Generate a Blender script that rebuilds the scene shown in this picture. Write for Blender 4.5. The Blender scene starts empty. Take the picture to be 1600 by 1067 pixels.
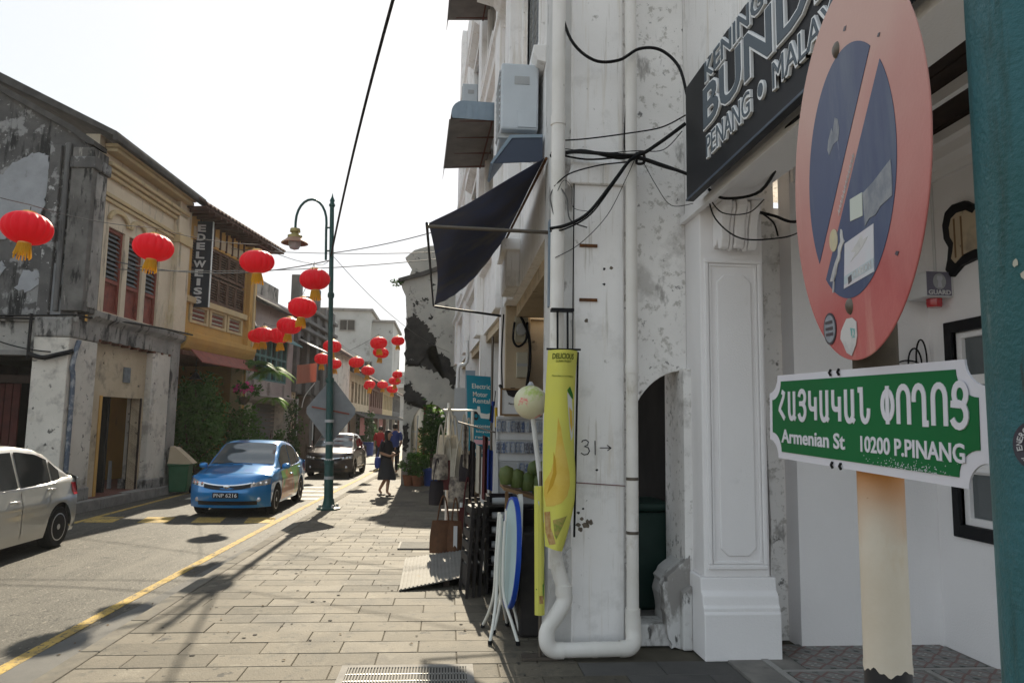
import bpy, bmesh, math, random
from mathutils import Matrix, Vector
rnd = random.Random(7)
PI = math.pi
R_ = math.radians
sc = bpy.context.scene

# ---------------------------------------------------------------- camera, sky, sun, exposure
cam_d = bpy.data.cameras.new('camera'); cam = bpy.data.objects.new('camera', cam_d)
sc.collection.objects.link(cam); sc.camera = cam
cam_d.sensor_width = 36.0; cam_d.lens = 26.0; cam_d.clip_start = 0.02; cam_d.clip_end = 2000.0
cam.matrix_world = Matrix.Translation((0, 0, 1.75)) @ Matrix.Rotation(R_(-4.9), 4, 'Z') @ Matrix.Rotation(R_(96.45), 4, 'X') @ Matrix.Rotation(R_(0.85), 4, 'Z')

SUN_EL, SUN_AZ = 36.0, -1.2          # degrees; azimuth from +Y towards +X
w = bpy.data.worlds.new('World'); sc.world = w; w.use_nodes = True
wn = w.node_tree.nodes; wl = w.node_tree.links
for n in list(wn): wn.remove(n)
sky = wn.new('ShaderNodeTexSky'); sky.sky_type = 'NISHITA'; sky.sun_disc = False
sky.sun_elevation = R_(SUN_EL); sky.sun_rotation = R_(SUN_AZ)
sky.air_density = 1.0; sky.dust_density = .8; sky.ozone_density = 1.0
bg = wn.new('ShaderNodeBackground'); bg.inputs['Strength'].default_value = 0.15
wo = wn.new('ShaderNodeOutputWorld')
hz = wn.new('ShaderNodeHueSaturation'); hz.inputs['Saturation'].default_value = 1.35      # saturation and gamma even out brightness over the whole sky
gm = wn.new('ShaderNodeGamma'); gm.inputs['Gamma'].default_value = .13
wl.new(sky.outputs[0], hz.inputs['Color']); wl.new(hz.outputs[0], gm.inputs[0])
wl.new(gm.outputs[0], bg.inputs[0]); wl.new(bg.outputs[0], wo.inputs[0])

sun_d = bpy.data.lights.new('sun', 'SUN'); sun_d.energy = 2.0; sun_d.angle = R_(0.6); sun_d.color = (1.0, 0.89, 0.70)
sun = bpy.data.objects.new('sun', sun_d); sc.collection.objects.link(sun)
_sd = Vector((math.sin(R_(SUN_AZ)) * math.cos(R_(SUN_EL)), math.cos(R_(SUN_AZ)) * math.cos(R_(SUN_EL)), math.sin(R_(SUN_EL))))
sun.rotation_euler = (-_sd).to_track_quat('-Z', 'Y').to_euler(); sun.location = (0, 0, 30)

sc.view_settings.view_transform = 'Standard'; sc.view_settings.look = 'None'
sc.view_settings.exposure = 2.4; sc.view_settings.gamma = 1.0
sc.view_settings.use_curve_mapping = False
sc.cycles.max_bounces = 7; sc.cycles.diffuse_bounces = 4; sc.cycles.use_denoising = True

# ---------------------------------------------------------------- materials
MATS = {}
def _lnk(nt, a, b): nt.links.new(a, b)
def mat(name, c1, c2=None, scale=4.0, lo=.35, hi=.65, rough=.8, bump=0., bscale=30., metal=0., stains=(), coat=0., spec=None, rand=0., stretch=(1,1,1), alpha=1., trans=0., transl=0., detail=6, world=False):
    """Principled material: c1/c2 mixed by noise, then stain layers (colour, scale, lo, hi, stretch)."""
    if name in MATS: return MATS[name]
    if spec is None: spec = .5 if (coat or metal or rough < .3) else (.3 if rough < .55 else .15)
    m = bpy.data.materials.new(name); m.use_nodes = True; nt = m.node_tree
    for n in list(nt.nodes): nt.nodes.remove(n)
    N = nt.nodes.new
    out = N('ShaderNodeOutputMaterial'); p = N('ShaderNodeBsdfPrincipled')
    tc = N('ShaderNodeTexCoord')
    crd = N('ShaderNodeNewGeometry').outputs['Position'] if world else tc.outputs['Object']
    def noise(sc_, st, det=detail, ro=.6):
        mp = N('ShaderNodeMapping'); mp.inputs['Scale'].default_value = st
        _lnk(nt, crd, mp.inputs[0])
        nz = N('ShaderNodeTexNoise'); nz.inputs['Scale'].default_value = sc_
        nz.inputs['Detail'].default_value = det; nz.inputs['Roughness'].default_value = ro
        _lnk(nt, mp.outputs[0], nz.inputs[0]); return nz.outputs[0]
    def mix(fac, a, b):
        mx = N('ShaderNodeMix'); mx.data_type = 'RGBA'
        _lnk(nt, fac, mx.inputs[0])
        for s, v in ((6, a), (7, b)):
            if isinstance(v, tuple): mx.inputs[s].default_value = (*v[:3], 1)
            else: _lnk(nt, v, mx.inputs[s])
        return mx.outputs[2]
    def ramp(fac, a, b):
        mr = N('ShaderNodeMapRange'); mr.inputs[1].default_value = a; mr.inputs[2].default_value = b
        _lnk(nt, fac, mr.inputs[0]); return mr.outputs[0]
    col = c1
    if c2 is not None: col = mix(ramp(noise(scale, stretch), lo, hi), c1, c2)
    for s in stains:
        c, ss, sl, sh = s[:4]; st = s[4] if len(s) > 4 else (1, 1, 1)
        col = mix(ramp(noise(ss, st, 8, .65), sl, sh), col, c)
    if rand > 0:
        oi = N('ShaderNodeObjectInfo'); hs = N('ShaderNodeHueSaturation')
        mr = N('ShaderNodeMapRange'); mr.inputs[3].default_value = 1 - rand; mr.inputs[4].default_value = 1 + rand
        _lnk(nt, oi.outputs['Random'], mr.inputs[0]); _lnk(nt, mr.outputs[0], hs.inputs['Value'])
        if isinstance(col, tuple): hs.inputs['Color'].default_value = (*col, 1)
        else: _lnk(nt, col, hs.inputs['Color'])
        col = hs.outputs[0]
    if isinstance(col, tuple): p.inputs['Base Color'].default_value = (*col, 1)
    else: _lnk(nt, col, p.inputs['Base Color'])
    p.inputs['Roughness'].default_value = rough; p.inputs['Metallic'].default_value = metal
    p.inputs['Specular IOR Level'].default_value = spec
    if coat: p.inputs['Coat Weight'].default_value = coat; p.inputs['Coat Roughness'].default_value = .06
    if trans: p.inputs['Transmission Weight'].default_value = trans
    if alpha < 1: p.inputs['Alpha'].default_value = alpha
    if bump:
        b = N('ShaderNodeBump'); b.inputs['Strength'].default_value = bump; b.inputs['Distance'].default_value = .01
        _lnk(nt, noise(bscale, (1, 1, 1), 5, .6), b.inputs['Height']); _lnk(nt, b.outputs[0], p.inputs['Normal'])
    if transl:
        tr = N('ShaderNodeBsdfTranslucent'); ms = N('ShaderNodeMixShader'); ms.inputs[0].default_value = transl
        if isinstance(col, tuple): tr.inputs[0].default_value = (*col, 1)
        else: _lnk(nt, col, tr.inputs[0])
        _lnk(nt, p.outputs[0], ms.inputs[1]); _lnk(nt, tr.outputs[0], ms.inputs[2]); _lnk(nt, ms.outputs[0], out.inputs[0])
    else: _lnk(nt, p.outputs[0], out.inputs[0])
    MATS[name] = m
    return m

M = {}
M['asphalt'] = mat('asphalt', (.056, .052, .045), (.080, .074, .063), 1.6, .35, .65, .68, 1.0, 40, stains=(((.040, .038, .034), .55, .52, .66), ((.15, .138, .115), 17, .565, .65, (1, .4, 1)), ((.022, .021, .02), 21, .565, .65, (1, .4, 1)), ((.10, .092, .078), .3, .52, .66, (3.5, .25, 1)), ((.022, .021, .02), 2.1, .64, .66), ((.20, .185, .155), 40, .62, .69, (1, .5, 1))))
M['slab'] = mat('slab', (.120, .104, .080), (.100, .088, .069), 2.6, .35, .65, .72, .5, 60, stains=(((.062, .056, .047), .8, .50, .64), ((.070, .064, .053), 6, .54, .66), ((.165, .148, .118), 3.1, .58, .72), ((.032, .03, .027), 15, .625, .66), ((.028, .026, .024), 2.4, .64, .67), ((.17, .155, .125), 40, .62, .68)), rand=.12, world=True)
M['slab_b'] = mat('slab_dark', (.104, .091, .071), (.088, .078, .062), 2.6, .35, .65, .75, .5, 60, stains=(((.062, .056, .047), .8, .50, .64), ((.070, .064, .053), 6, .54, .66), ((.165, .148, .118), 3.1, .58, .72), ((.032, .03, .027), 15, .625, .66), ((.028, .026, .024), 2.4, .64, .67), ((.17, .155, .125), 40, .62, .68)), rand=.12, world=True)
M['slab_c'] = mat('slab_pale', (.134, .117, .091), (.11, .097, .077), 2.6, .35, .65, .7, .5, 60, stains=(((.062, .056, .047), .8, .50, .64), ((.070, .064, .053), 6, .54, .66), ((.165, .148, .118), 3.1, .58, .72), ((.032, .03, .027), 15, .625, .66), ((.028, .026, .024), 2.4, .64, .67), ((.17, .155, .125), 40, .62, .68)), rand=.12, world=True)
M['bed'] = mat('joint_mortar', (.078, .068, .053), (.10, .089, .07), 5, rough=.95)
M['kerb'] = mat('kerb_stone', (.145, .132, .108), (.11, .10, .085), 6, rough=.85, bump=.5, bscale=40, stains=(((.10, .095, .085), 4, .53, .66), ((.06, .057, .052), 14, .61, .67)), rand=.14, world=True)
M['yellow'] = mat('road_yellow', (.40, .275, .075), (.30, .21, .075), 5, .4, .65, .75, .6, 90, stains=(((.085, .078, .066), 16, .56, .66, (1, .5, 1)), ((.13, .11, .075), 1.7, .56, .68), ((.07, .066, .056), 40, .56, .64, (1, .5, 1))))
M['roadwhite'] = mat('road_white', (.55, .53, .47), (.40, .38, .34), 9, rough=.75, stains=(((.2, .19, .17), 18, .58, .7),))
M['plaster'] = mat('white_plaster', (.88, .86, .85), (.82, .80, .785), 1.6, rough=.9, bump=.25, bscale=45, stains=(((.64, .62, .60), 2.3, .55, .72), ((.44, .42, .40), 8, .65, .72), ((.66, .60, .52), 1.6, .56, .74, (7, 7, .35)), ((.28, .27, .25), 24, .675, .71), ((.60, .57, .53), 3.5, .58, .68, (6, 6, .3))))
M['plaster_clean'] = mat('fresh_white_plaster', (.88, .86, .86), (.84, .82, .82), 1.2, rough=.88, bump=.35, bscale=70, stains=(((.54, .53, .53), 2.0, .64, .85),))
M['plaster_old'] = mat('old_white_plaster', (.87, .85, .83), (.78, .76, .74), 1.3, rough=.92, bump=.45, bscale=28, stains=(((.58, .56, .54), 1.9, .54, .63), ((.38, .365, .35), 3.2, .60, .67, (1.6, 1.6, .6)), ((.22, .21, .205), 9, .63, .68), ((.52, .50, .47), 14, .56, .64)))
M['plaster_peel'] = mat('peeling_plaster', (.66, .65, .64), (.53, .52, .50), 2, rough=.92, bump=.6, bscale=24, stains=(((.30, .285, .27), 2.6, .56, .62, (1, 1, .5)), ((.12, .115, .11), 4.5, .64, .69, (1.6, 1.6, .5)), ((.06, .06, .06), 12, .68, .72)))
M['plaster_cream'] = mat('cream_plaster', (.55, .45, .32), (.45, .36, .25), 1.4, rough=.9, bump=.3, bscale=35, stains=(((.26, .22, .17), 2.2, .54, .70), ((.12, .10, .08), 4, .61, .67)))
M['mould_wall'] = mat('mouldy_wall', (.075, .072, .072), (.13, .125, .12), 1.6, .35, .65, .95, .8, 18, stains=(((.25, .245, .24), 2.2, .54, .585), ((.38, .37, .36), 5, .615, .65), ((.03, .03, .03), 1.3, .54, .62, (2.5, 2.5, .5)), ((.42, .41, .40), 11, .645, .67)))
M['mould_light'] = mat('mouldy_light', (.36, .34, .31), (.22, .21, .20), 1.6, rough=.95, bump=.7, bscale=20, stains=(((.07, .068, .065), 1.8, .52, .60, (2, 2, .7)), ((.03, .03, .03), 5, .62, .68)))
M['ruin_wall'] = mat('ruined_wall', (.52, .50, .44), (.40, .385, .35), 1.4, rough=.95, bump=.8, bscale=14, stains=(((.025, .025, .025), .62, .64, .65), ((.20, .195, .18), 4, .58, .66), ((.03, .03, .03), 3.2, .645, .66)))
M['cream'] = mat('cream_facade', (.66, .56, .42), (.56, .47, .35), 1.2, rough=.9, bump=.3, bscale=30, stains=(((.17, .155, .13), 1.8, .57, .70, (2.5, 2.5, .45)), ((.50, .38, .19), 1.1, .58, .78)))
M['ochre_trim'] = mat('ochre_trim', (.56, .43, .24), (.47, .37, .23), 3, rough=.9, bump=.3, bscale=30, stains=(((.17, .14, .10), 4, .62, .75),))
M['ochre'] = mat('ochre_facade', (.56, .33, .10), (.48, .29, .10), 1.5, rough=.85, bump=.2, bscale=30, stains=(((.20, .14, .08), 2.4, .6, .78, (2, 2, .6)),))
M['maroon'] = mat('maroon_paint', (.27, .075, .052), (.19, .055, .042), 5, rough=.6, bump=.2, bscale=60, stains=(((.05, .02, .018), 5, .62, .75),))
M['redbrown'] = mat('redbrown_wood', (.18, .075, .05), (.11, .05, .035), 6, rough=.7, bump=.3, bscale=40)
M['louvre'] = mat('grey_louvre', (.20, .215, .23), (.12, .13, .14), 8, rough=.7)
M['brown_wood'] = mat('brown_shutter', (.16, .095, .065), (.09, .055, .04), 8, rough=.75, stretch=(1, 1, .2))
M['rooftile'] = mat('roof_tile', (.11, .055, .042), (.065, .04, .034), 4, rough=.9, bump=.4, bscale=40, stains=(((.03, .028, .026), 3, .58, .7),))
M['roofdark'] = mat('roof_dark', (.055, .052, .05), (.09, .085, .08), 4, rough=.95, bump=.4, bscale=40)
M['rafter'] = mat('rafter_wood', (.10, .05, .04), (.065, .035, .028), 5, rough=.85)
M['teal_shutter'] = mat('teal_shutter', (.12, .24, .24), (.09, .18, .18), 5, rough=.7)
M['pinkwall'] = mat('pink_wall', (.42, .36, .34), (.34, .29, .275), 1.5, rough=.9, stains=(((.15, .14, .13), 2, .6, .75),))
M['greywall'] = mat('grey_wall', (.10, .098, .098), (.15, .147, .143), 1.5, rough=.9, stains=(((.045, .043, .042), 1.6, .56, .7, (2, 2, .5)),))
M['farwall'] = mat('far_wall', (.44, .44, .42), (.35, .35, .335), .5, rough=.9, stains=(((.20, .19, .17), .5, .58, .68), ((.15, .145, .135), 1.5, .62, .7)))
M['whitewall'] = mat('plain_white_wall', (.66, .61, .54), (.55, .51, .45), 1.0, rough=.9, bump=.3, bscale=30, stains=(((.33, .30, .27), 1.8, .53, .66), ((.13, .12, .11), 5, .61, .66), ((.40, .33, .24), 1.2, .6, .75)))
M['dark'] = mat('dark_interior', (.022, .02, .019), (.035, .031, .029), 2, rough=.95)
M['darkwood'] = mat('dark_wood', (.045, .03, .024), (.028, .02, .017), 6, rough=.8)
M['slate'] = mat('slate_slab', (.085, .082, .08), (.11, .105, .10), 3, rough=.75, bump=.25, bscale=90, rand=.12)
M['concrete'] = mat('concrete', (.27, .255, .235), (.19, .18, .17), 4, rough=.9, bump=.4, bscale=60, stains=(((.09, .085, .08), 3, .6, .72),), rand=.08)
M['galv'] = mat('galvanised', (.46, .46, .45), (.36, .36, .35), 12, rough=.45, metal=.7, bump=.1)
M['ramp_metal'] = mat('ramp_metal', (.23, .22, .20), (.185, .175, .16), 7, rough=.75, metal=.0, stains=(((.22, .18, .13), 9, .64, .74),))
M['grate_in'] = mat('grate_fill', (.07, .066, .06), (.045, .042, .04), 14, rough=.8)
M['pipe'] = mat('pipe_paint', (.80, .77, .74), (.70, .67, .62), 2.2, rough=.55, stains=(((.42, .37, .29), 4, .60, .75, (1, 1, .5)), ((.26, .24, .21), 15, .69, .74)))
M['teal'] = mat('teal_lamp_paint', (.018, .085, .085), (.03, .125, .15), 3.0, .35, .7, .4, .4, 130, stains=(((.012, .05, .045), 5, .54, .68, (5, 5, .5)), ((.07, .13, .13), 22, .64, .70, (2, 2, .4)), ((.03, .04, .035), 12, .62, .68, (3, 3, .35)), ((.42, .37, .27), 9, .72, .725)))
M['teal_far'] = mat('lamp_green_paint', (.008, .052, .048), (.012, .065, .06), 4, rough=.4)
M['lime'] = mat('lime_primer', (.38, .52, .10), (.28, .40, .08), 20, rough=.6)
M['sign_red'] = mat('faded_red', (.42, .075, .075), (.50, .15, .14), 2.4, .35, .72, .5, .06, 140, stains=(((.36, .045, .05), 3.0, .50, .72, (1, 1, .8)), ((.58, .30, .25), 7, .58, .76, (1, 1, .18)), ((.06, .035, .03), 26, .735, .75)))
def bleach(m, z0, z1, c, fmax=.8):     # sun-bleached paint: blends to c between two heights of the disc
    nt = m.node_tree; p = [n for n in nt.nodes if n.type == 'BSDF_PRINCIPLED'][0]; src = p.inputs['Base Color'].links[0].from_socket
    tc = nt.nodes.new('ShaderNodeTexCoord'); sp_ = nt.nodes.new('ShaderNodeSeparateXYZ'); nz = nt.nodes.new('ShaderNodeTexNoise'); nz.inputs['Scale'].default_value = 5
    ad = nt.nodes.new('ShaderNodeMath'); ad.operation = 'MULTIPLY_ADD'; ad.inputs[1].default_value = .22
    mr = nt.nodes.new('ShaderNodeMapRange'); mr.inputs[1].default_value = z0 + .11; mr.inputs[2].default_value = z1 + .11; mr.inputs[4].default_value = fmax; mx = nt.nodes.new('ShaderNodeMix'); mx.data_type = 'RGBA'; mx.inputs[7].default_value = (*c, 1)
    nt.links.new(tc.outputs['Object'], sp_.inputs[0]); nt.links.new(tc.outputs['Object'], nz.inputs[0]); nt.links.new(nz.outputs[0], ad.inputs[0]); nt.links.new(sp_.outputs[2], ad.inputs[2]); nt.links.new(ad.outputs[0], mr.inputs[0])
    nt.links.new(mr.outputs[0], mx.inputs[0]); nt.links.new(src, mx.inputs[6]); nt.links.new(mx.outputs[2], p.inputs['Base Color'])
bleach(M['sign_red'], 1.95, 2.32, (.58, .37, .32), .95)
M['sign_blue'] = mat('faded_blue', (.040, .060, .135), (.055, .080, .165), 3.5, rough=.48, stains=(((.10, .13, .19), 6, .56, .72, (1, 1, .22)), ((.24, .28, .35), 16, .65, .70, (1, 3, .35))))
M['alu'] = mat('sign_back', (.33, .33, .34), (.27, .27, .28), 8, rough=.5, metal=.4)
M['sign_green'] = mat('street_sign_green', (.004, .125, .035), (.004, .11, .030), 3, rough=.55, spec=.2)
M['sign_white'] = mat('street_sign_white', (.64, .63, .68), (.60, .59, .64), 3, rough=.45)
M['sticker_w'] = mat('sticker_white', (.58, .57, .56), (.42, .42, .43), 18, .4, .6, .55)
M['sticker_g'] = mat('sticker_grey', (.30, .315, .34), (.20, .22, .26), 30, .4, .6, .6)
M['sticker_paper'] = mat('sticker_pale_green', (.56, .60, .55), rough=.6)
M['sticker_pink'] = mat('sticker_pink', (.62, .56, .60), (.58, .62, .66), 9, rough=.45)
M['sticker_y'] = mat('sticker_yellow', (.60, .53, .30), (.50, .45, .33), 40, rough=.5)
M['sticker_k'] = mat('sticker_black', (.03, .028, .035), (.06, .05, .07), 40, rough=.4)
M['sticker_teal'] = mat('sticker_tealprint', (.16, .38, .37), rough=.5)
M['bolt'] = mat('bolt_steel', (.14, .12, .10), rough=.5, metal=.8)
M['postcream'] = mat('post_cream', (.66, .60, .51), (.58, .51, .41), 3.5, rough=.5, bump=.1, bscale=60, stains=(((.48, .35, .19), 3.6, .58, .75, (1, 1, .4)), ((.10, .065, .03), 45, .735, .75)))
M['post_top'] = mat('post_cream_top', (.66, .60, .51), (.58, .51, .41), 3.5, rough=.5, bump=.1, bscale=60, stains=(((.50, .36, .19), 3.6, .56, .72, (1, 1, .4)), ((.10, .065, .03), 45, .70, .72)))
bleach(M['post_top'], 1.545, 1.68, (.44, .16, .018), 1.0)
M['postrust'] = mat('post_rust', (.45, .20, .045), (.60, .48, .33), 9, .38, .66, .6, .2, 60, stains=(((.30, .11, .025), 12, .58, .7, (2, 2, .25)),))
M['postblack'] = mat('post_black', (.018, .018, .02), (.03, .03, .034), 6, rough=.45)
M['postbrown'] = mat('post_bare', (.05, .038, .028), (.085, .065, .045), 14, rough=.7, stains=(((.2, .18, .13), 18, .66, .72),))
M['black'] = mat('black_paint', (.012, .012, .014), rough=.55)
M['cable'] = mat('cable_black', (.012, .012, .013), rough=.6)
M['cable_grey'] = mat('cable_grey', (.12, .12, .12), rough=.6)
M['board_black'] = mat('signboard_black', (.009, .010, .013), (.013, .014, .018), 2, rough=.4, spec=.15)
M['let_grey'] = mat('letter_slate', (.085, .11, .135), rough=.5)
M['let_white'] = mat('letter_white', (.82, .83, .84), rough=.5)
M['ink'] = mat('marker_ink', (.03, .03, .035), rough=.8)
M['navy'] = mat('navy_canvas', (.10, .12, .19), (.125, .127, .155), 2.5, rough=.85, transl=.45, stains=(((.22, .195, .17), 1.1, .52, .75),))
M['lantern'] = mat('lantern_red', (.80, .010, .032), rough=.5, transl=.38, spec=.3)
M['tassel'] = mat('tassel_yellow', (.82, .52, .04), (.72, .42, .03), 40, rough=.8, transl=.4, stretch=(1, 1, .1))
M['gold'] = mat('lantern_gold', (.68, .44, .14), rough=.35, metal=.6)
M['glass_dark'] = mat('tinted_glass', (.012, .014, .016), rough=.06, spec=.8)
M['glass_screen'] = mat('windscreen_glass', (.055, .07, .08), rough=.04, spec=1.0)
M['glass_win'] = mat('window_glass', (.10, .115, .12), rough=.12, spec=.7)
M['chrome'] = mat('chrome', (.72, .72, .73), rough=.12, metal=1.0)
M['tyre'] = mat('tyre_rubber', (.018, .018, .018), rough=.85)
M['alloy'] = mat('alloy', (.50, .50, .51), rough=.3, metal=.8)
M['car_blue'] = mat('car_blue', (.004, .19, .50), rough=.28, metal=.3, coat=1.0)
M['car_silver'] = mat('car_silver', (.44, .44, .42), rough=.32, metal=.55, coat=1.0)
M['car_dark'] = mat('car_dark', (.035, .022, .022), rough=.3, metal=.3, coat=1.0)
M['car_black'] = mat('car_trim', (.012, .012, .013), rough=.5)
M['lamp_glass'] = mat('headlamp', (.55, .57, .60), rough=.12, metal=.6)
M['tail_red'] = mat('tail_lamp', (.45, .012, .022), rough=.15, spec=.8)
M['plate_black'] = mat('number_plate', (.012, .012, .014), rough=.4)
M['leaf'] = mat('leaf_green', (.045, .11, .022), (.075, .16, .03), 9, rough=.55, transl=.3)
M['leaf_dark'] = mat('leaf_dark', (.028, .075, .018), (.055, .12, .028), 7, rough=.55, transl=.25)
M['leaf_bright'] = mat('leaf_bright', (.17, .32, .04), (.10, .22, .03), 7, rough=.5, transl=.45)
M['pink'] = mat('flower_pink', (.85, .14, .42), (.62, .06, .25), 20, rough=.6, transl=.35)
M['bark'] = mat('bark', (.07, .05, .035), (.11, .08, .055), 12, rough=.95)
M['pot_blue'] = mat('pot_blue', (.02, .05, .22), rough=.4)
M['pot_terra'] = mat('pot_terracotta', (.26, .10, .05), (.18, .075, .04), 8, rough=.8)
M['bin_green'] = mat('bin_green', (.014, .085, .035), (.02, .10, .045), 5, rough=.5)
M['bin_dark'] = mat('bin_dark_green', (.008, .028, .022), (.012, .035, .028), 5, rough=.5)
M['plastic_w'] = mat('white_plastic', (.66, .66, .66), (.60, .60, .60), 4, rough=.45)
M['plastic_g'] = mat('grey_plastic', (.40, .41, .42), (.34, .35, .36), 5, rough=.5)
M['ban_yellow'] = mat('banner_yellow', (.74, .70, .13), (.68, .66, .15), 3, rough=.55, transl=.15)
M['ban_edge'] = mat('banner_white', (.66, .66, .62), rough=.6)
M['ban_blue'] = mat('banner_blue', (.015, .24, .33), (.02, .20, .29), 4, rough=.55, transl=.1)
M['mango'] = mat('fruit_print', (.62, .40, .05), (.70, .52, .13), 3.5, rough=.55)
M['print_green'] = mat('print_green', (.04, .16, .03), rough=.6)
M['print_brown'] = mat('print_brown', (.34, .17, .05), (.50, .36, .17), 22, rough=.6)
M['canvas'] = mat('canvas_bag', (.50, .46, .38), (.42, .38, .31), 14, rough=.9, transl=.1)
M['canvas_p'] = mat('printed_bag', (.36, .31, .25), (.12, .10, .09), 12, .4, .6, .9)
M['bag_brown'] = mat('brown_bag', (.13, .062, .032), (.09, .045, .026), 12, rough=.75)
M['bag_black'] = mat('black_bag', (.025, .02, .022), rough=.7)
M['bag_maroon'] = mat('maroon_bag', (.09, .025, .025), rough=.8)
M['tbl_blue'] = mat('table_edge_blue', (.010, .06, .38), rough=.4)
M['tbl_top'] = mat('table_top_pale', (.42, .55, .56), (.36, .49, .52), 4, rough=.45)
M['tubew'] = mat('white_tube', (.68, .67, .62), rough=.4)
M['rubber'] = mat('rubber_foot', (.015, .015, .016), rough=.9)
M['charcoal'] = mat('charcoal_plastic', (.03, .028, .028), (.045, .04, .038), 9, rough=.6)
M['coconut'] = mat('green_coconut', (.055, .085, .018), (.10, .12, .035), 6, rough=.5)
M['ball'] = mat('ice_ball', (.66, .62, .46), (.58, .56, .36), 3, rough=.45, stains=(((.40, .50, .13), 4.2, .56, .64), ((.70, .14, .15), 6.5, .60, .66)))
M['card'] = mat('card_blue', (.10, .16, .27), (.46, .47, .48), 22, .42, .58, .5)
M['frame_w'] = mat('frame_wood', (.20, .12, .06), rough=.6)
M['canopy_blue'] = mat('canopy_blue', (.26, .33, .40), (.20, .26, .32), 3, rough=.5)
M['canopy_brown'] = mat('canopy_brown', (.23, .205, .19), (.17, .15, .14), 3, rough=.7)
M['steel_red'] = mat('canopy_frame', (.12, .05, .04), rough=.7)
M['ac'] = mat('ac_white', (.56, .60, .64), (.50, .54, .58), 3, rough=.5)
M['meter'] = mat('meter_cream', (.45, .42, .33), rough=.6)
M['skin'] = mat('skin', (.40, .23, .15), rough=.6)
M['hair'] = mat('hair', (.012, .010, .009), rough=.5)
M['cloth_k'] = mat('cloth_black', (.014, .014, .018), rough=.9)
M['cloth_skirt'] = mat('cloth_charcoal', (.03, .031, .036), rough=.9)
M['cloth_red'] = mat('cloth_red', (.42, .018, .025), rough=.85)
M['cloth_blue'] = mat('cloth_blue', (.025, .05, .22), rough=.85)
M['cloth_pinkh'] = mat('cloth_pink_hang', (.50, .25, .22), (.40, .16, .15), 8, rough=.9, stretch=(3, 3, .3), transl=.2)
M['yellow_chair'] = mat('chair_yellow', (.60, .38, .02), rough=.5)
M['red_plastic'] = mat('red_plastic', (.40, .02, .02), rough=.4)
M['edel'] = mat('hanging_sign_navy', (.014, .02, .032), rough=.5)
M['edel_w'] = mat('hanging_sign_white', (.56, .57, .57), rough=.6)
M['salmon'] = mat('flag_salmon', (.58, .25, .18), rough=.8, transl=.35)
M['brass'] = mat('lamp_brass', (.35, .29, .10), (.28, .23, .09), 8, rough=.45, metal=.3)
M['lamp_bulb'] = mat('lamp_bowl', (.65, .66, .66), rough=.1, spec=.6, transl=.5)
M['bronze'] = mat('lamp_rim', (.28, .15, .09), rough=.5, metal=.3)
M['signgrey'] = mat('road_sign_back', (.21, .225, .24), (.17, .185, .20), 4, rough=.5)
M['rust'] = mat('rust_bar', (.16, .07, .03), (.09, .05, .03), 18, rough=.9)
M['wood_step'] = mat('wood_step', (.22, .13, .07), (.15, .09, .05), 9, rough=.8)
M['tile_red'] = mat('tile_red', (.13, .05, .042), (.10, .043, .037), 8, rough=.45)
M['redfloor'] = mat('red_floor', (.16, .06, .045), (.11, .045, .035), 5, rough=.6)
M['tile_bord'] = mat('tile_border', (.33, .32, .30), (.27, .26, .25), 8, rough=.5)

# patterned encaustic tile: rosette in four quarters, made from object coordinates
def tile_mat():
    m = bpy.data.materials.new('patterned_tile'); m.use_nodes = True; nt = m.node_tree; N = nt.nodes.new
    p = nt.nodes['Principled BSDF']; p.inputs['Roughness'].default_value = .45
    tc = N('ShaderNodeTexCoord'); sep = N('ShaderNodeSeparateXYZ'); nt.links.new(tc.outputs['Object'], sep.inputs[0])
    def mth(op, a, b=None):
        n = N('ShaderNodeMath'); n.operation = op
        for i, v in enumerate((a, b)):
            if v is None: continue
            if isinstance(v, (int, float)): n.inputs[i].default_value = v
            else: nt.links.new(v, n.inputs[i])
        return n.outputs[0]
    x = mth('MULTIPLY', sep.outputs[0], 10.0); y = mth('MULTIPLY', sep.outputs[1], 10.0)
    ax = mth('ABSOLUTE', x); ay = mth('ABSOLUTE', y)
    s = mth('ADD', ax, ay); d = mth('ABSOLUTE', mth('SUBTRACT', ax, ay))
    star = mth('LESS_THAN', mth('ABSOLUTE', mth('SUBTRACT', s, .92)), .13)
    petal = mth('LESS_THAN', mth('ADD', mth('MULTIPLY', d, 2.2), mth('ABSOLUTE', mth('SUBTRACT', s, .5))), .33)
    corner = mth('GREATER_THAN', mth('MINIMUM', ax, ay), .78)
    nz = N('ShaderNodeTexNoise'); nz.inputs['Scale'].default_value = 14; nt.links.new(tc.outputs['Object'], nz.inputs[0])
    def mix(f, a, b):
        mx = N('ShaderNodeMix'); mx.data_type = 'RGBA'
        if isinstance(f, float): mx.inputs[0].default_value = f
        else: nt.links.new(f, mx.inputs[0])
        for i, v in ((6, a), (7, b)):
            if isinstance(v, tuple): mx.inputs[i].default_value = (*v, 1)
            else: nt.links.new(v, mx.inputs[i])
        return mx.outputs[2]
    c = mix(nz.outputs[0], (.20, .20, .19), (.13, .13, .125))
    c = mix(star, c, (.14, .06, .05)); c = mix(petal, c, (.31, .31, .28)); c = mix(corner, c, (.05, .06, .05))
    nt.links.new(c, p.inputs['Base Color']); MATS['patterned_tile'] = m; return m
M['tile'] = tile_mat()

# ---------------------------------------------------------------- mesh helpers
COL = sc.collection
def link(o): COL.objects.link(o); return o
def tag(o, label=None, cat=None, group=None, kind=None):
    for k, v in (('label', label), ('category', cat), ('group', group), ('kind', kind)):
        if v: o[k] = v
    return o
def thing(name, label, cat, loc=(0, 0, 0), rz=0., group=None):
    o = bpy.data.objects.new(name, None); o.empty_display_size = .1; o.location = loc; o.rotation_euler = (0, 0, rz)
    return tag(link(o), label, cat, group)

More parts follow.
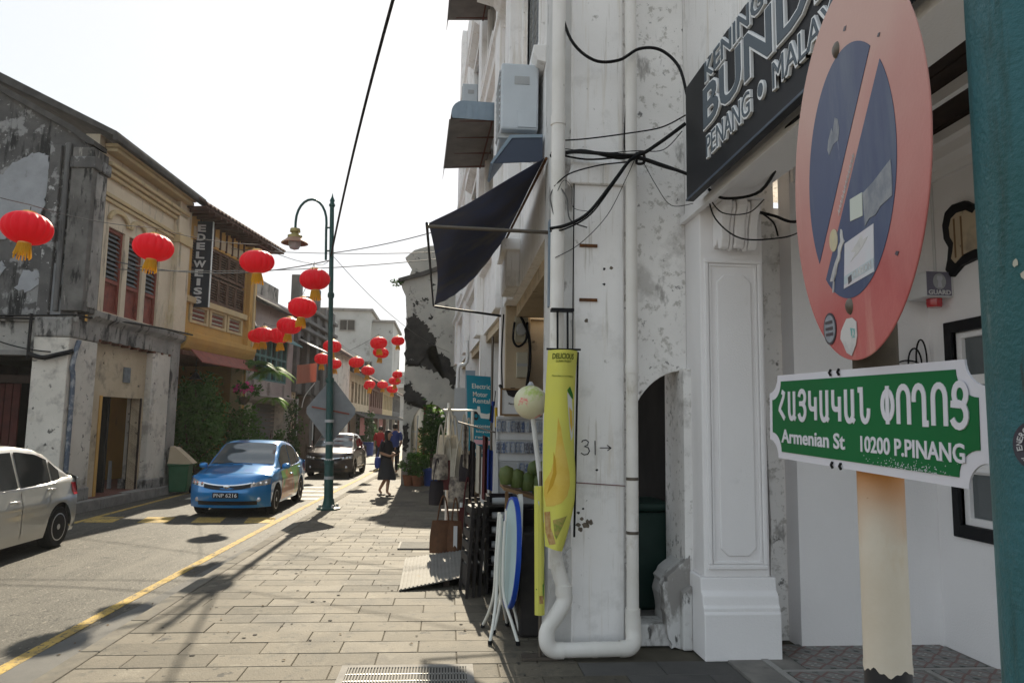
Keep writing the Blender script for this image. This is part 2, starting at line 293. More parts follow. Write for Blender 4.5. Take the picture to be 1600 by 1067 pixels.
WORLD = {}
def wthing(name, label, cat, loc, group=None):    # a thing whose parts are given in world coordinates
    o = thing(name, label, cat, loc, 0, group); WORLD[o.name] = Matrix.Translation(loc).inverted(); return o
def attach(o, parent):
    o.parent = parent
    if parent.name in WORLD: o.matrix_parent_inverse = WORLD[parent.name]
    return o

class MB:
    def __init__(s): s.v = []; s.f = []
    def add(s, vs, fs):
        b = len(s.v); s.v += [tuple(p) for p in vs]; s.f += [tuple(b + i for i in f) for f in fs]; return s
    def box(s, x0, x1, y0, y1, z0, z1):
        return s.add([(x0, y0, z0), (x1, y0, z0), (x1, y1, z0), (x0, y1, z0), (x0, y0, z1), (x1, y0, z1), (x1, y1, z1), (x0, y1, z1)],
                     [(0, 3, 2, 1), (4, 5, 6, 7), (0, 1, 5, 4), (1, 2, 6, 5), (2, 3, 7, 6), (3, 0, 4, 7)])
    def obox(s, c, size, rot):      # rot: Matrix 3x3
        a, b, d = [q / 2 for q in size]; c = Vector(c)
        vs = [c + rot @ Vector((x * a, y * b, z * d)) for x, y, z in ((-1, -1, -1), (1, -1, -1), (1, 1, -1), (-1, 1, -1), (-1, -1, 1), (1, -1, 1), (1, 1, 1), (-1, 1, 1))]
        return s.add(vs, [(0, 3, 2, 1), (4, 5, 6, 7), (0, 1, 5, 4), (1, 2, 6, 5), (2, 3, 7, 6), (3, 0, 4, 7)])
    def bar(s, p, q, wx, wy=None):  # square bar between two points
        p, q = Vector(p), Vector(q); d = q - p; L = d.length
        rot = d.to_track_quat('Z', 'Y').to_matrix()
        return s.obox((p + q) / 2, (wx, wy or wx, L), rot)
    def tube(s, pts, r, n=8, cap=True, closed=False):
        pts = [Vector(p) for p in pts]; m = len(pts); rs = r if isinstance(r, (list, tuple)) else [r] * m
        b = len(s.v); up = None
        for i, p in enumerate(pts):
            a = pts[(i - 1) % m] if closed or i else p; c = pts[(i + 1) % m] if closed or i < m - 1 else p
            t = (c - a).normalized() if (c - a).length > 1e-9 else Vector((0, 0, 1))
            if up is None:
                up = Vector((0, 0, 1)) if abs(t.z) < .9 else Vector((1, 0, 0))
            x = up.cross(t)
            if x.length < 1e-6: x = Vector((1, 0, 0)).cross(t)
            x.normalize(); y = t.cross(x).normalized(); up = y
            for k in range(n):
                an = 2 * PI * k / n; s.v.append(tuple(p + (x * math.cos(an) + y * math.sin(an)) * rs[i]))
        for i in range(m if closed else m - 1):
            j = (i + 1) % m
            for k in range(n):
                l = (k + 1) % n; s.f.append((b + i * n + k, b + i * n + l, b + j * n + l, b + j * n + k))
        if cap and not closed:
            s.f.append(tuple(b + k for k in range(n))[::-1]); s.f.append(tuple(b + (m - 1) * n + k for k in range(n)))
        return s
    def lathe(s, prof, n=16, c=(0, 0, 0), sx=1., sy=1., fn=None, cap=True):
        b = len(s.v); m = len(prof)
        for r, z in prof:
            for k in range(n):
                an = 2 * PI * k / n; p = (r * math.cos(an) * sx, r * math.sin(an) * sy, z)
                p = fn(*p) if fn else (p[0] + c[0], p[1] + c[1], p[2] + c[2]); s.v.append(tuple(p))
        for i in range(m - 1):
            for k in range(n):
                l = (k + 1) % n; s.f.append((b + i * n + k, b + i * n + l, b + (i + 1) * n + l, b + (i + 1) * n + k))
        if cap and prof[0][0] > 1e-5: s.f.append(tuple(b + k for k in range(n))[::-1])
        if cap and prof[-1][0] > 1e-5: s.f.append(tuple(b + (m - 1) * n + k for k in range(n)))
        return s
    def prism(s, poly, fn, w0, w1):     # poly (u,v) extruded w0..w1 through fn(u,v,w)
        n = len(poly); vs = [fn(u, v, w0) for u, v in poly] + [fn(u, v, w1) for u, v in poly]
        fs = [tuple(range(n))[::-1], tuple(range(n, 2 * n))] + [(i, (i + 1) % n, n + (i + 1) % n, n + i) for i in range(n)]
        return s.add(vs, fs)
    def grid(s, fn, nu, nv):
        vs = [fn(i / nu, j / nv) for i in range(nu + 1) for j in range(nv + 1)]
        fs = [(i * (nv + 1) + j, (i + 1) * (nv + 1) + j, (i + 1) * (nv + 1) + j + 1, i * (nv + 1) + j + 1) for i in range(nu) for j in range(nv)]
        return s.add(vs, fs)
    def sheet(s, fn, nu, nv, t):        # grid with thickness along given offset function t(vector)
        b0 = len(s.v); s.grid(fn, nu, nv); b1 = len(s.v)
        tv = Vector(t)
        s.grid(lambda a, b: tuple(Vector(fn(a, b)) + tv), nu, nv)
        W = nv + 1
        rim = [(0, j) for j in range(nv)] + [(i, nv) for i in range(nu)] + [(nu, j) for j in range(nv, 0, -1)] + [(i, 0) for i in range(nu, 0, -1)]
        ids = [i * W + j for i, j in rim]
        for a, b in zip(ids, ids[1:] + ids[:1]): s.f.append((b0 + a, b0 + b, b1 + b, b1 + a))
        return s
    def strokes(s, lines, wd, fn, h0, h1):   # thick polylines in the (u,v) plane
        for ln in lines:
            P = [Vector((p[0], p[1])) for p in ln]; n = len(P); Lf = []; Rt = []
            for i in range(n):
                a = P[i] - P[i - 1] if i else P[1] - P[0]; c = P[i + 1] - P[i] if i < n - 1 else P[-1] - P[-2]
                a = a.normalized(); c = c.normalized(); t = (a + c)
                t = t.normalized() if t.length > 1e-6 else a
                nn = Vector((-t.y, t.x)); k = max(.45, nn.dot(Vector((-a.y, a.x)))); o = nn * (wd / 2 / k)
                Lf.append(P[i] + o); Rt.append(P[i] - o)
            for i in range(n - 1):
                s.prism([tuple(Lf[i]), tuple(Rt[i]), tuple(Rt[i + 1]), tuple(Lf[i + 1])], fn, h0, h1)
        return s
    def wall(s, u0, u1, z0, z1, ops, fn, w0, w1):   # rectangle with rectangular openings (a,b,c,d)
        us = sorted({u0, u1, *[q for o in ops for q in o[:2] if u0 < q < u1]}); zs = sorted({z0, z1, *[q for o in ops for q in o[2:] if z0 < q < z1]})
        for a, b in zip(us, us[1:]):
            run = None
            for c, d in zip(zs, zs[1:]):
                hole = any(o[0] <= (a + b) / 2 <= o[1] and o[2] <= (c + d) / 2 <= o[3] for o in ops)
                if hole:
                    if run: s.prism([(a, run[0]), (b, run[0]), (b, run[1]), (a, run[1])], fn, w0, w1); run = None
                else: run = (run[0], d) if run else (c, d)
            if run: s.prism([(a, run[0]), (b, run[0]), (b, run[1]), (a, run[1])], fn, w0, w1)
        return s
    def mesh(s, name, m):
        me = bpy.data.meshes.new(name); me.from_pydata(s.v, [], s.f); me.materials.append(m); me.validate(); return me
    def build(s, name, m, parent=None, smooth=None, bevel=0., seg=2, fix=True):
        me = s.mesh(name, m)
        if fix:
            bm = bmesh.new(); bm.from_mesh(me); bmesh.ops.recalc_face_normals(bm, faces=bm.faces); bm.to_mesh(me); bm.free()
        if smooth is not None: me.shade_smooth(); me.set_sharp_from_angle(angle=R_(smooth))
        o = bpy.data.objects.new(name, me); link(o)
        if parent is not None: attach(o, parent)
        if bevel:
            b = o.modifiers.new('bevel', 'BEVEL'); b.width = bevel; b.segments = seg; b.limit_method = 'ANGLE'; b.angle_limit = R_(40)
        return o

def obj_from(me, name, parent=None, loc=(0, 0, 0), rz=0.):
    o = bpy.data.objects.new(name, me); link(o); o.location = loc; o.rotation_euler = (0, 0, rz)
    if parent is not None: attach(o, parent)
    return o
def copy_tree(o, parent=None):
    c = o.copy(); link(c); c.parent = parent
    for ch in list(o.children): copy_tree(ch, c)
    return c
def struct(o): o['kind'] = 'structure'; return o
def rbox(name, x0, x1, y0, y1, z0, z1, m, parent=None, bevel=0.):
    return MB().box(x0, x1, y0, y1, z0, z1).build(name, m, parent, bevel=bevel)
XYZ = lambda u, v, w: (u, v, w)

def text(body, u0, u1, v0, v1, fn, h0, h1, bold=0., mb=None):
    """lettering fitted into the box u0..u1, v0..v1 of a plane mapping fn(u,v,w)"""
    cu = bpy.data.curves.new('t', 'FONT'); cu.body = body; cu.offset = bold; cu.extrude = .5; cu.resolution_u = 3
    o = bpy.data.objects.new('t', cu); COL.objects.link(o)
    dg = bpy.context.evaluated_depsgraph_get(); me = bpy.data.meshes.new_from_object(o.evaluated_get(dg))
    bpy.data.objects.remove(o); bpy.data.curves.remove(cu)
    vs = [v.co.copy() for v in me.vertices]
    xs = [v.x for v in vs]; ys = [v.y for v in vs]; a, b, c, d = min(xs), max(xs), min(ys), max(ys)
    mb = mb or MB()
    mb.add([fn(u0 + (v.x - a) / (b - a) * (u1 - u0), v0 + (v.y - c) / (d - c) * (v1 - v0), h1 if v.z > 0 else h0) for v in vs], [tuple(p.vertices) for p in me.polygons])
    bpy.data.meshes.remove(me); return mb
def arc(cx, cy, rx, ry, a0, a1, n=10): return [(cx + rx * math.cos(R_(a0 + (a1 - a0) * i / n)), cy + ry * math.sin(R_(a0 + (a1 - a0) * i / n))) for i in range(n + 1)]
def rough(P, amp, n=4, seed=1):     # uneven outline: subdivide and jitter
    r_ = random.Random(seed); out = []
    for (a, b), (c, d) in zip(P, P[1:] + P[:1]):
        for k in range(n):
            t = k / n; j = amp if k else amp * .4
            out.append((a + (c - a) * t + r_.uniform(-j, j), b + (d - b) * t + r_.uniform(-j, j)))
    return out
def sag(p, q, s, n=14):
    p, q = Vector(p), Vector(q)
    return [p.lerp(q, i / n) + Vector((0, 0, -4 * s * (i / n) * (1 - i / n))) for i in range(n + 1)]
def smoothline(pts, n=6):   # Catmull-Rom
    P = [Vector(p) for p in pts]; out = []
    for i in range(len(P) - 1):
        a, b, c, d = P[max(i - 1, 0)], P[i], P[i + 1], P[min(i + 2, len(P) - 1)]
        for k in range(n):
            t = k / n; out.append(.5 * ((2 * b) + (c - a) * t + (2 * a - 5 * b + 4 * c - d) * t * t + (3 * b - a - 3 * c + d) * t ** 3))
    return out + [P[-1]]

# ---------------------------------------------------------------- ground
def kx(y):      # line of the right-hand kerb
    pts = ((-8, -2.62), (8, -2.58), (12, -2.52), (16, -2.45), (25, -2.22), (40, -1.9), (130, 0.4))
    for (a, b), (c, d) in zip(pts, pts[1:]):
        if y <= c: return b + (d - b) * (y - a) / (c - a)
    return pts[-1][1]
ys = [-8, 8, 12, 16, 25, 40, 130]
g = MB(); g.box(-400, 400, -200, 600, -.6, -.30); struct(g.build('ground', M['concrete']))
rd = MB(); P = [(-7.62, -8), (-7.62, 130)] + [(kx(y) - .14, y) for y in ys[::-1]]
rd.prism(P, XYZ, -.29, -.12); road = struct(rd.build('road', M['asphalt']))
def stripe(name, x_off, wd, y0, y1, m, left=False):
    yy = [y0] + [y for y in (8, 12, 16, 25, 40) if y0 < y < y1] + [y1]; b = MB()
    fx = (lambda y: x_off) if left else (lambda y: kx(y) + x_off)
    P = [(fx(y), y) for y in yy] + [(fx(y) + wd, y) for y in yy[::-1]]
    b.prism(P, XYZ, -.121, -.115); return b.build(name, m, road)
stripe('yellow_line', -.74, .115, -6, 60, M['yellow'])
stripe('yellow_line', -6.72, .11, -6, 60, M['yellow'], True)
rh = MB()       # low speed hump across the road with painted blocks
def hump_y(t): return 15.05 + t * 1.7
for i in range(4):
    x0 = -6.55 + i * .95; MB().prism([(x0, 14.35), (x0 + .52, 14.35), (x0 + .40, 15.15), (x0 - .12, 15.15)], XYZ, -.121, -.1145).build('yellow_block', M['yellow'], road)
for k, y in enumerate((18.6, 19.6, 20.7, 21.9)): MB().box(-6.2, -3.1, y, y + .42, -.121, -.1145).build('white_bar', M['roadwhite'], road)
M['patch'] = mat('asphalt_patch', (.10, .098, .094), (.135, .13, .122), 2, rough=.85, bump=.5, bscale=170)
MB().prism([(-3.3, 3.5), (-2.78, 3.5), (-2.76, 8.2), (-2.70, 11.5), (-2.92, 11.4), (-3.05, 8), (-3.22, 6.6)], XYZ, -.122, -.117).build('tar_strip', M['patch'], road)

# sidewalk: bed, kerb stones, slabs
sw = MB(); P = [(kx(y) - .005, y) for y in ys[:-1]] + [(6.5, 40), (6.5, -8)]
sw.prism(P, XYZ, -.29, -.012); side = struct(sw.build('sidewalk', M['bed']))
y = -2.0; i = 0
while y < 40:
    L = .9; a, b = kx(y), kx(y + L - .012)
    MB().prism([(a - .15, y), (a, y), (b, y + L - .012), (b - .15, y + L - .012)], XYZ, -.29, .0).build('kerb_stone', M['kerb'], side, bevel=.012 if y < 16 else 0)
    y += L
# right edge of the slab field follows the buildings
def sw_right(y): return 2.15 if y < 5.6 else (1.0 if y < 10.4 else (1.0 - .05 * (y - 10.4)))
rest = MB(); n = 0; row = 0; y = -7.2; RW, SL = .30, .60
me_cache = {}
while y < 24:
    x = kx(y) + .004 - (.30 if row % 2 else 0.)
    xr = sw_right(y)
    while x < xr:
        a = max(x, kx(y + .15) + .006); b = min(x + SL - .005, xr)
        if b - a > .04:
            grated = False
            dz = rnd.uniform(-.003, .0); dark = y < 4.9 and False
            mm = M['slate'] if (a > .9 and y < 5.9) else M[rnd.choice(('slab', 'slab', 'slab', 'slab_b', 'slab_c'))]
            if grated: pass
            elif n < 300 and y > 3.3:
                key = (round(b - a, 3), mm.name)
                if key not in me_cache:
                    L = b - a; q = .004
                    mb = MB(); mb.add([(0, 0, -.012), (L, 0, -.012), (L, RW - .005, -.012), (0, RW - .005, -.012), (0, 0, -q), (L, 0, -q), (L, RW - .005, -q), (0, RW - .005, -q), (q, q, 0), (L - q, q, 0), (L - q, RW - .005 - q, 0), (q, RW - .005 - q, 0)],
                        [(0, 1, 5, 4), (1, 2, 6, 5), (2, 3, 7, 6), (3, 0, 4, 7), (4, 5, 9, 8), (5, 6, 10, 9), (6, 7, 11, 10), (7, 4, 8, 11), (8, 9, 10, 11)])
                    me_cache[key] = mb.mesh('paving_slab', mm)
                o = obj_from(me_cache[key], 'paving_slab', side, (a, y, dz - .002)); o.rotation_euler = (rnd.uniform(-.004, .004), rnd.uniform(-.003, .003), rnd.uniform(-.003, .003)); n += 1
            else: rest.box(a, b, y, y + RW - .005, -.012, dz)
        x += SL
    y += RW; row += 1
tag(rest.build('paving_slabs', M['slab'], side), kind='stuff')

# slab strip in front of the near shop and its patterned tile floor
fw = MB(); fw.box(2.16, 6.4, -4, 5.94, -.012, .012); ff = struct(fw.build('five_foot_way_floor', M['concrete']))
MB().box(2.42, 2.47, -2, 5.7, .0125, .0185).build('tile_border', M['tile_bord'], ff)
MB().box(2.47, 4.09, 5.36, 5.405, .0125, .0185).build('tile_border', M['tile_bord'], ff)
MB().box(3.52, 3.565, -2, 5.355, .0125, .0185).build('tile_border', M['tile_bord'], ff)
tm = MB().box(-.098, .098, -.098, .098, -.008, 0).mesh('floor_tile', M['tile'])
tr = MB().box(-.098, .098, -.098, .098, -.008, 0).mesh('floor_tile', M['tile'])
def tile_field(x0, x1, y0, y1):
    x = x0
    while x < x1 - .05:
        y = y0
        while y < y1 - .05:
            obj_from(tm, 'floor_tile', ff, (x + .1, y + .1, .021), rnd.choice((0, PI / 2))); y += .2
        x += .2
tile_field(2.48, 3.5, 3.15, 5.34); tile_field(3.57, 4.08, 3.15, 5.34); tile_field(2.66, 4.08, 5.41, 5.9)

# drain grating in the slabs and the metal plates by the shop
dg = thing('drain_grating', 'square metal drain grating lying in the paving at the bottom of the view', 'drain cover', (-.24, 5.32, 0))
MB().wall(-.47, .47, -.33, .33, [(-.42, .42, -.28, .28)], XYZ, .0005, .012).build('grating_frame', M['concrete'], dg)
MB().box(-.42, .42, -.28, .28, .0008, .004).build('grating_bed', M['grate_in'], dg)
bar = MB().box(-.005, .005, -.28, .28, .004, .012).mesh('grating_bar', M['ramp_metal'])
for k in range(40): obj_from(bar, 'grating_bar', dg, (-.41 + k * .021, 0, 0))
for q in (-.14, 0, .14): MB().box(-.42, .42, q - .005, q + .005, .004, .010).build('cross_bar', M['galv'], dg)
cp = thing('cover_plate', 'flat pale metal plate lying on the paving behind the ramp', 'metal plate', (-.2, 11.0, 0))
MB().box(-.45, .4, -.3, .3, .002, .02).build('plate', M['ramp_metal'], cp, bevel=.004)
for k in range(9): MB().box(-.42, .37, -.27 + k * .065, -.245 + k * .065, .0202, .024).build('rib', M['ramp_metal'], cp)
rp = thing('metal_ramp', 'ribbed metal ramp laid from paving up to the shop floor', 'ramp', (0, 0, 0))
A, B, Cc, D = Vector((-.46, 8.1, .012)), Vector((.95, 8.55, .20)), Vector((.95, 10.05, .20)), Vector((-.5, 9.95, .012))
MB().sheet(lambda a, b: tuple(A.lerp(B, a).lerp(D.lerp(Cc, a), b)), 1, 1, (0, 0, -.01)).build('ramp_plate', M['ramp_metal'], rp)
for k in range(34):
    t = (k + .5) / 34
    p = A.lerp(B, t) + Vector((0, 0, .004)); q = D.lerp(Cc, t) + Vector((0, 0, .004)); MB().bar(p, q, .016, .01).build('ramp_rib', M['ramp_metal'], rp)
for t in (.35, .7):
    p = A.lerp(B, t) - Vector((0, 0, .012)); MB().box(p.x - .03, p.x + .03, p.y + .02, p.y + 1.2, 0, max(.02, p.z - .001)).build('support', M['darkwood'], rp)

# left-hand pavement: raised platform with a stone edge and red floor, following the house fronts
LFR = [(-7.5, 15.3), (-7.16, 20.3), (-6.46, 24.6), (-6.0, 29.2), (-5.6, 35.9), (-5.43, 41.5), (-5.05, 80), (-4.9, 130)]
lp = MB(); lp.prism([(x, y) for x, y in LFR] + [(-16, 130), (-16, 15.3)], XYZ, -.29, .10); lpv = struct(lp.build('pavement', M['redfloor']))
for (xa, ya), (xb, yb) in zip(LFR[:6], LFR[1:7]):
    L = math.hypot(xb - xa, yb - ya); nn = max(1, int(L / 1.1)); 
    if L > 30: nn = 12
    for k in range(nn):
        t0, t1 = k / nn, (k + 1) / nn - .012 / L
        p = [(xa + (xb - xa) * t, ya + (yb - ya) * t) for t in (t0, t1)]
        MB().prism([(p[0][0] - .1, p[0][1]), (p[0][0] + .2, p[0][1]), (p[1][0] + .2, p[1][1]), (p[1][0] - .1, p[1][1])], XYZ, -.29, .095 + rnd.uniform(-.012, .012)).build('edge_stone', M['concrete'], lpv, bevel=.015 if ya < 30 else 0)
ll = MB(); ll.box(-40, -7.62, -10, 15.3, -.29, -.112); struct(ll.build('side_lane', M['asphalt']))
MB().box(-7.60, -7.3, 1.2, 15.1, -.121, -.116).build('drain_strip', M['patch'], road)

# trodden gum and small litter on the paving
gum = MB()
for k in range(90):
    x, y = rnd.uniform(-2.4, .9), rnd.uniform(4.6, 13); q = rnd.uniform(.008, .024); n_ = 8
    gum.prism([(x + q * rnd.uniform(.6, 1.1) * math.cos(2 * PI * i / n_), y + q * rnd.uniform(.6, 1.1) * math.sin(2 * PI * i / n_)) for i in range(n_)], XYZ, .0005, .0022)
tag(gum.build('gum_spots', mat('old_gum', (.035, .033, .03), (.06, .055, .05), 30, rough=.9), side), kind='stuff')
lit = MB()
for k in range(70):
    x, y = (kx(8) - rnd.uniform(.15, .5), rnd.uniform(4.5, 16)) if k % 2 else (rnd.uniform(-2.4, .9), rnd.uniform(4.6, 12)); z = -.115 if k % 2 else .002; q = rnd.uniform(.012, .03); a = rnd.uniform(0, 6)
    lit.add([(x, y, z), (x + q * math.cos(a), y + q * math.sin(a), z + .008), (x + q * 1.6 * math.cos(a + .5), y + q * 1.6 * math.sin(a + .5), z + .002), (x + q * math.cos(a + 1), y + q * math.sin(a + 1), z + .006)], [(0, 1, 2), (0, 2, 3)])
tag(lit.build('dry_leaf_litter', mat('dry_leaf', (.14, .09, .04), (.08, .05, .03), 20, rough=.9), side), kind='stuff')

# ---------------------------------------------------------------- near shop (right foreground)
shop = wthing('white_shop', 'freshly whitewashed shop with panelled pilaster and black framed window behind the street sign', 'shop', (4.1, 3, 0))
YZ = lambda X: (lambda u, v, w: (X + w, u, v))           # wall parallel to the street: u = Y, v = Z
XZ = lambda Y: (lambda u, v, w: (u, Y + w, v))           # wall across the street: u = X, v = Z
MB().wall(1.2, 5.96, 0, 4.15, [(4.05, 5.66, 1.0, 2.56)], YZ(4.1), 0, .25).build('front_wall', M['plaster_clean'], shop)
MB().prism([(2.89, 0), (4.1, 0), (4.1, 4.15), (2.89, 4.15)], XZ(5.96), 0, .22).build('side_wall', M['plaster_clean'], shop)
MB().prism([(2.72, 0), (2.90, 0), (2.90, 3.6), (2.74, 3.6), (2.735, 1.9), (2.76, .9)], XZ(6.19), 0, .3).build('wall_end', M['plaster_old'], shop)
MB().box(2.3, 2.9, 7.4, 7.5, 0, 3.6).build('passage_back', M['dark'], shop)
MB().box(2.60, 2.8, 6.6, 6.9, 0, .18).build('step', M['wood_step'], shop, bevel=.01)
MB().box(2.60, 2.8, 6.7, 6.95, .18, .36).build('step', M['darkwood'], shop, bevel=.01)
MB().box(2.60, 2.8, 6.8, 7.0, .36, .50).build('step', M['wood_step'], shop, bevel=.01)
MB().box(2.02, 4.3, 6.5, 7.6, 3.6, 3.8).build('passage_lintel', M['plaster_old'], shop)
MB().box(2.57, 2.9, 6.3, 6.5, 3.2, 4.2).build('passage_head', M['plaster_old'], shop)
MB().box(2.37, 4.4, 1.2, 7.6, 4.21, 4.3).build('floor_slab', M['plaster_old'], shop)  # unseen slab over the ceiling boards, added to block light leaks
# ceiling of the covered way: dark boards between white beams
for k in range(6):
    x = 2.365 + k * .30; MB().box(x, x + .285, 1.2, 5.95, 4.16, 4.2).build('ceiling_board', M['darkwood'], shop)
MB().box(3.42, 3.47, 1.2, 5.95, 4.07, 4.155).build('ceiling_batten', M['plaster_clean'], shop)
MB().prism([(4.099, 3.86), (4.06, 3.86), (4.04, 3.92), (3.97, 3.97), (3.95, 4.05), (3.90, 4.07), (3.90, 4.15), (4.099, 4.15)], lambda u, v, w: (u, w, v), 1.2, 5.955).build('cornice', M['plaster_clean'], shop)
MB().prism([(2.9, 3.86), (4.05, 3.86), (4.05, 4.15), (2.9, 4.15)], XZ(5.9), 0, .058).build('cornice', M['plaster_clean'], shop)
# street beam, wall above
MB().box(2.02, 2.36, 1.2, 6.28, 3.56, 4.5).build('beam', M['plaster_clean'], shop)
MB().box(1.975, 2.02, 1.2, 6.28, 3.50, 3.56).build('beam_moulding', M['plaster_clean'], shop)
MB().box(2.02, 2.5, 1.2, 6.28, 4.5, 9.5).build('upper_wall', M['plaster'], shop)
# panelled pilaster with moulded frame, base and scroll bracket
MB().box(2.02, 2.55, 5.76, 6.3, .60, 3.56).build('pilaster', M['plaster_clean'], shop, bevel=.01)
def frame(mb, u0, u1, v0, v1, t, Y, d0, d1):
    f = XZ(Y)
    for a, b, c, d in ((u0, u1, v0, v0 + t), (u0, u1, v1 - t, v1), (u0, u0 + t, v0 + t, v1 - t), (u1 - t, u1, v0 + t, v1 - t)):
        mb.prism([(a, c), (b, c), (b, d), (a, d)], f, d0, d1)
frame(MB_ := MB(), 2.05, 2.53, .66, 3.12, .035, 5.76, -.022, .003); MB_.build('panel_frame', M['plaster_clean'], shop, bevel=.008)
frame(MB_ := MB(), 2.09, 2.49, .70, 3.08, .02, 5.76, -.012, .003); MB_.build('panel_frame', M['plaster_clean'], shop, bevel=.005)
u0, u1, v0, v1, c = 2.15, 2.44, .76, 2.99, .06
MB().prism([(u0 + c, v0), (u1 - c, v0), (u1, v0 + c), (u1, v1 - c), (u1 - c, v1), (u0 + c, v1), (u0, v1 - c), (u0, v0 + c)], XZ(5.76), -.018, .003).build('raised_panel', M['plaster_clean'], shop, bevel=.01, seg=3)
bs = MB()
MB().prism([(5.70, .0), (5.66, .0), (5.66, .34), (5.672, .36), (5.672, .385), (5.69, .40), (5.70, .47), (5.735, .50), (5.745, .60), (6.3, .60), (6.3, 0)], lambda u, v, w: (w, u, v), 1.985, 2.59).build('pilaster_base', M['plaster_clean'], shop, bevel=.008)
prof = [(5.76, 3.55), (5.50, 3.55), (5.49, 3.48), (5.53, 3.43), (5.56, 3.34), (5.565, 3.24), (5.59, 3.18), (5.62, 3.165), (5.65, 3.19), (5.66, 3.25), (5.70, 3.22), (5.76, 3.2)]
for k, (a, b, s) in enumerate(((2.13, 2.20, 0), (2.205, 2.235, .015), (2.24, 2.32, -.012), (2.325, 2.355, .015), (2.36, 2.43, 0))):
    MB().prism([(u + (s if u < 5.7 else 0), v - s * .6) for u, v in prof], lambda u, v, w: (w, u, v), a, b).build('scroll_rib', M['plaster_clean'], shop, bevel=.012, seg=3)
MB().box(2.11, 2.45, 5.47, 5.76, 3.551, 3.5605).build('bracket_cap', M['plaster_clean'], shop)
# black framed window in the front wall
wn_ = MB().wall(3.95, 5.74, .92, 2.64, [(4.05, 5.66, 1.02, 2.55)], YZ(4.1), -.03, .06).build('window', M['black'], shop, bevel=.006)
MB().wall(4.05, 5.66, 1.02, 2.55, [(4.11 + k * .31, 4.11 + k * .31 + .25, *z) for k in range(5) for z in ((1.08, 1.42), (1.52, 2.12), (2.20, 2.50))], YZ(4.12), 0, .06).build('sash', M['plaster_clean'], wn_, bevel=.006)
for k in range(5):
    for z in ((1.08, 1.42), (1.52, 2.12), (2.20, 2.50)): MB().box(4.155, 4.162, 4.11 + k * .31, 4.36 + k * .31, *z).build('pane', M['glass_win'], wn_)
MB().box(4.08, 4.13, 4.05, 5.66, 1.44, 1.50).build('window_rail', M['plaster_clean'], wn_, bevel=.006)
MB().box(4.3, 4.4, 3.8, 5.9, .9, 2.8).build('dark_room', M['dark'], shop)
# bat-shaped air vent above the window
half = [(0, .20), (.10, .27), (.24, .28), (.33, .24), (.37, .14), (.36, .02), (.31, -.06), (.33, -.16), (.36, -.24), (.30, -.31), (.18, -.24), (0, -.22)]
pv = [(5.30 + u, 3.31 + v) for u, v in half] + [(5.30 - u, 3.31 + v) for u, v in half[::-1][1:-1]]
pvo = [Vector(q) for q in pv]
vent = MB(); vent.prism(pv, YZ(4.1), -.045, .01); v_ = vent.build('air_vent', M['black'], shop, bevel=.01)
pin = [(5.30 + (u - 5.30) * .74, 3.31 + (v - 3.31) * .68) for u, v in pv]
MB().prism(pin, YZ(4.05), -.002, .004).build('vent_pane', M['print_brown'] if False else M['plaster_cream'], v_)
for q in (5.42, 5.50): MB().box(4.043, 4.049, q, q + .015, 3.14, 3.46).build('vent_bar', M['frame_w'], v_)
MB().box(4.07, 4.1, 5.2, 5.23, .62, .74).build('door_latch', M['black'], shop)

# alarm box with a red strobe
al = wthing('alarm_box', 'small white alarm box with red strobe and GUARD badge beside the window', 'alarm', (4.08, 5.8, 2.85))
MB().box(3.86, 4.1, 5.62, 5.87, 2.84, 3.05).build('housing', M['plastic_w'], al, bevel=.012)
bd = MB().box(3.865, 4.075, 5.614, 5.619, 2.85, 3.045).build('badge', mat('badge_grey', (.16, .15, .20), rough=.5), al)
MB().lathe([(0, 0), (.055, 0), (.055, .004), (0, .004)], 20, fn=lambda x, y, z: (3.97 + x, 5.612 - z, 2.965 + y * 1.2)).build('emblem', M['plastic_g'], bd)
MB().prism([(-.02, -.05), (.02, -.05), (.012, .0), (.025, .02), (.02, .045), (-.02, .045), (-.025, .02), (-.012, 0)], lambda u, v, w: (3.97 + u, 5.607 - w, 2.965 + v), 0, .003).build('emblem_figure', mat('badge_mark', (.5, .5, .55), rough=.5), bd)
text('GUARD', 3.875, 4.065, 2.856, 2.895, lambda u, v, w: (u, 5.614 - w, v), 0, .004, .02).build('lettering', M['plastic_w'], bd)
MB().lathe([(0, -.07), (.055, -.07), (.06, -.05), (.06, 0)], 18, c=(4.0, 5.73, 2.84)).build('strobe', M['tail_red'], al, smooth=40)
MB().tube([(4.09, 5.83, 3.05), (4.09, 5.83, 3.85)], .012, 6).build('conduit', M['plastic_w'], al)

# ---------------------------------------------------------------- three-storey house beyond (pier with 31, arch, pipes)
hs = wthing('old_white_house', 'tall weathered white shophouse with arched passage and numbered pier', 'house', (1.3, 8, 0))
pier = MB().box(1.02, 1.45, 6.0, 6.5, 0, 3.78).build('pier', M['plaster'], hs, bevel=.012)
MB().prism([(.99, 3.78), (.97, 3.81), (.97, 3.86), (1.0, 3.93), (1.0, 3.97), (1.47, 3.97), (1.47, 3.93), (1.48, 3.86), (1.48, 3.81), (1.46, 3.78)], lambda u, v, w: (u, w, v), 5.96, 6.5).build('pier_capital', M['plaster'], hs, bevel=.01)
MB().box(1.0, 1.45, 6.02, 6.5, 3.97, 10).build('upper_pier', M['plaster'], hs, bevel=.015)
# ragged foot of the pier
foot = [(1.45, 0), (1.50, .0), (1.49, .25), (1.51, .42), (1.48, .60), (1.46, .66), (1.45, .7)]
MB().prism(foot, XZ(6.05), 0, .4).build('pier_foot', M['plaster_peel'], hs)
MB().prism([(1.02, 0), (.80, 0), (.82, .22), (.86, .48), (.93, .70), (1.02, .78)], XZ(6.02), 0, .42).build('pier_foot', M['plaster_peel'], hs)
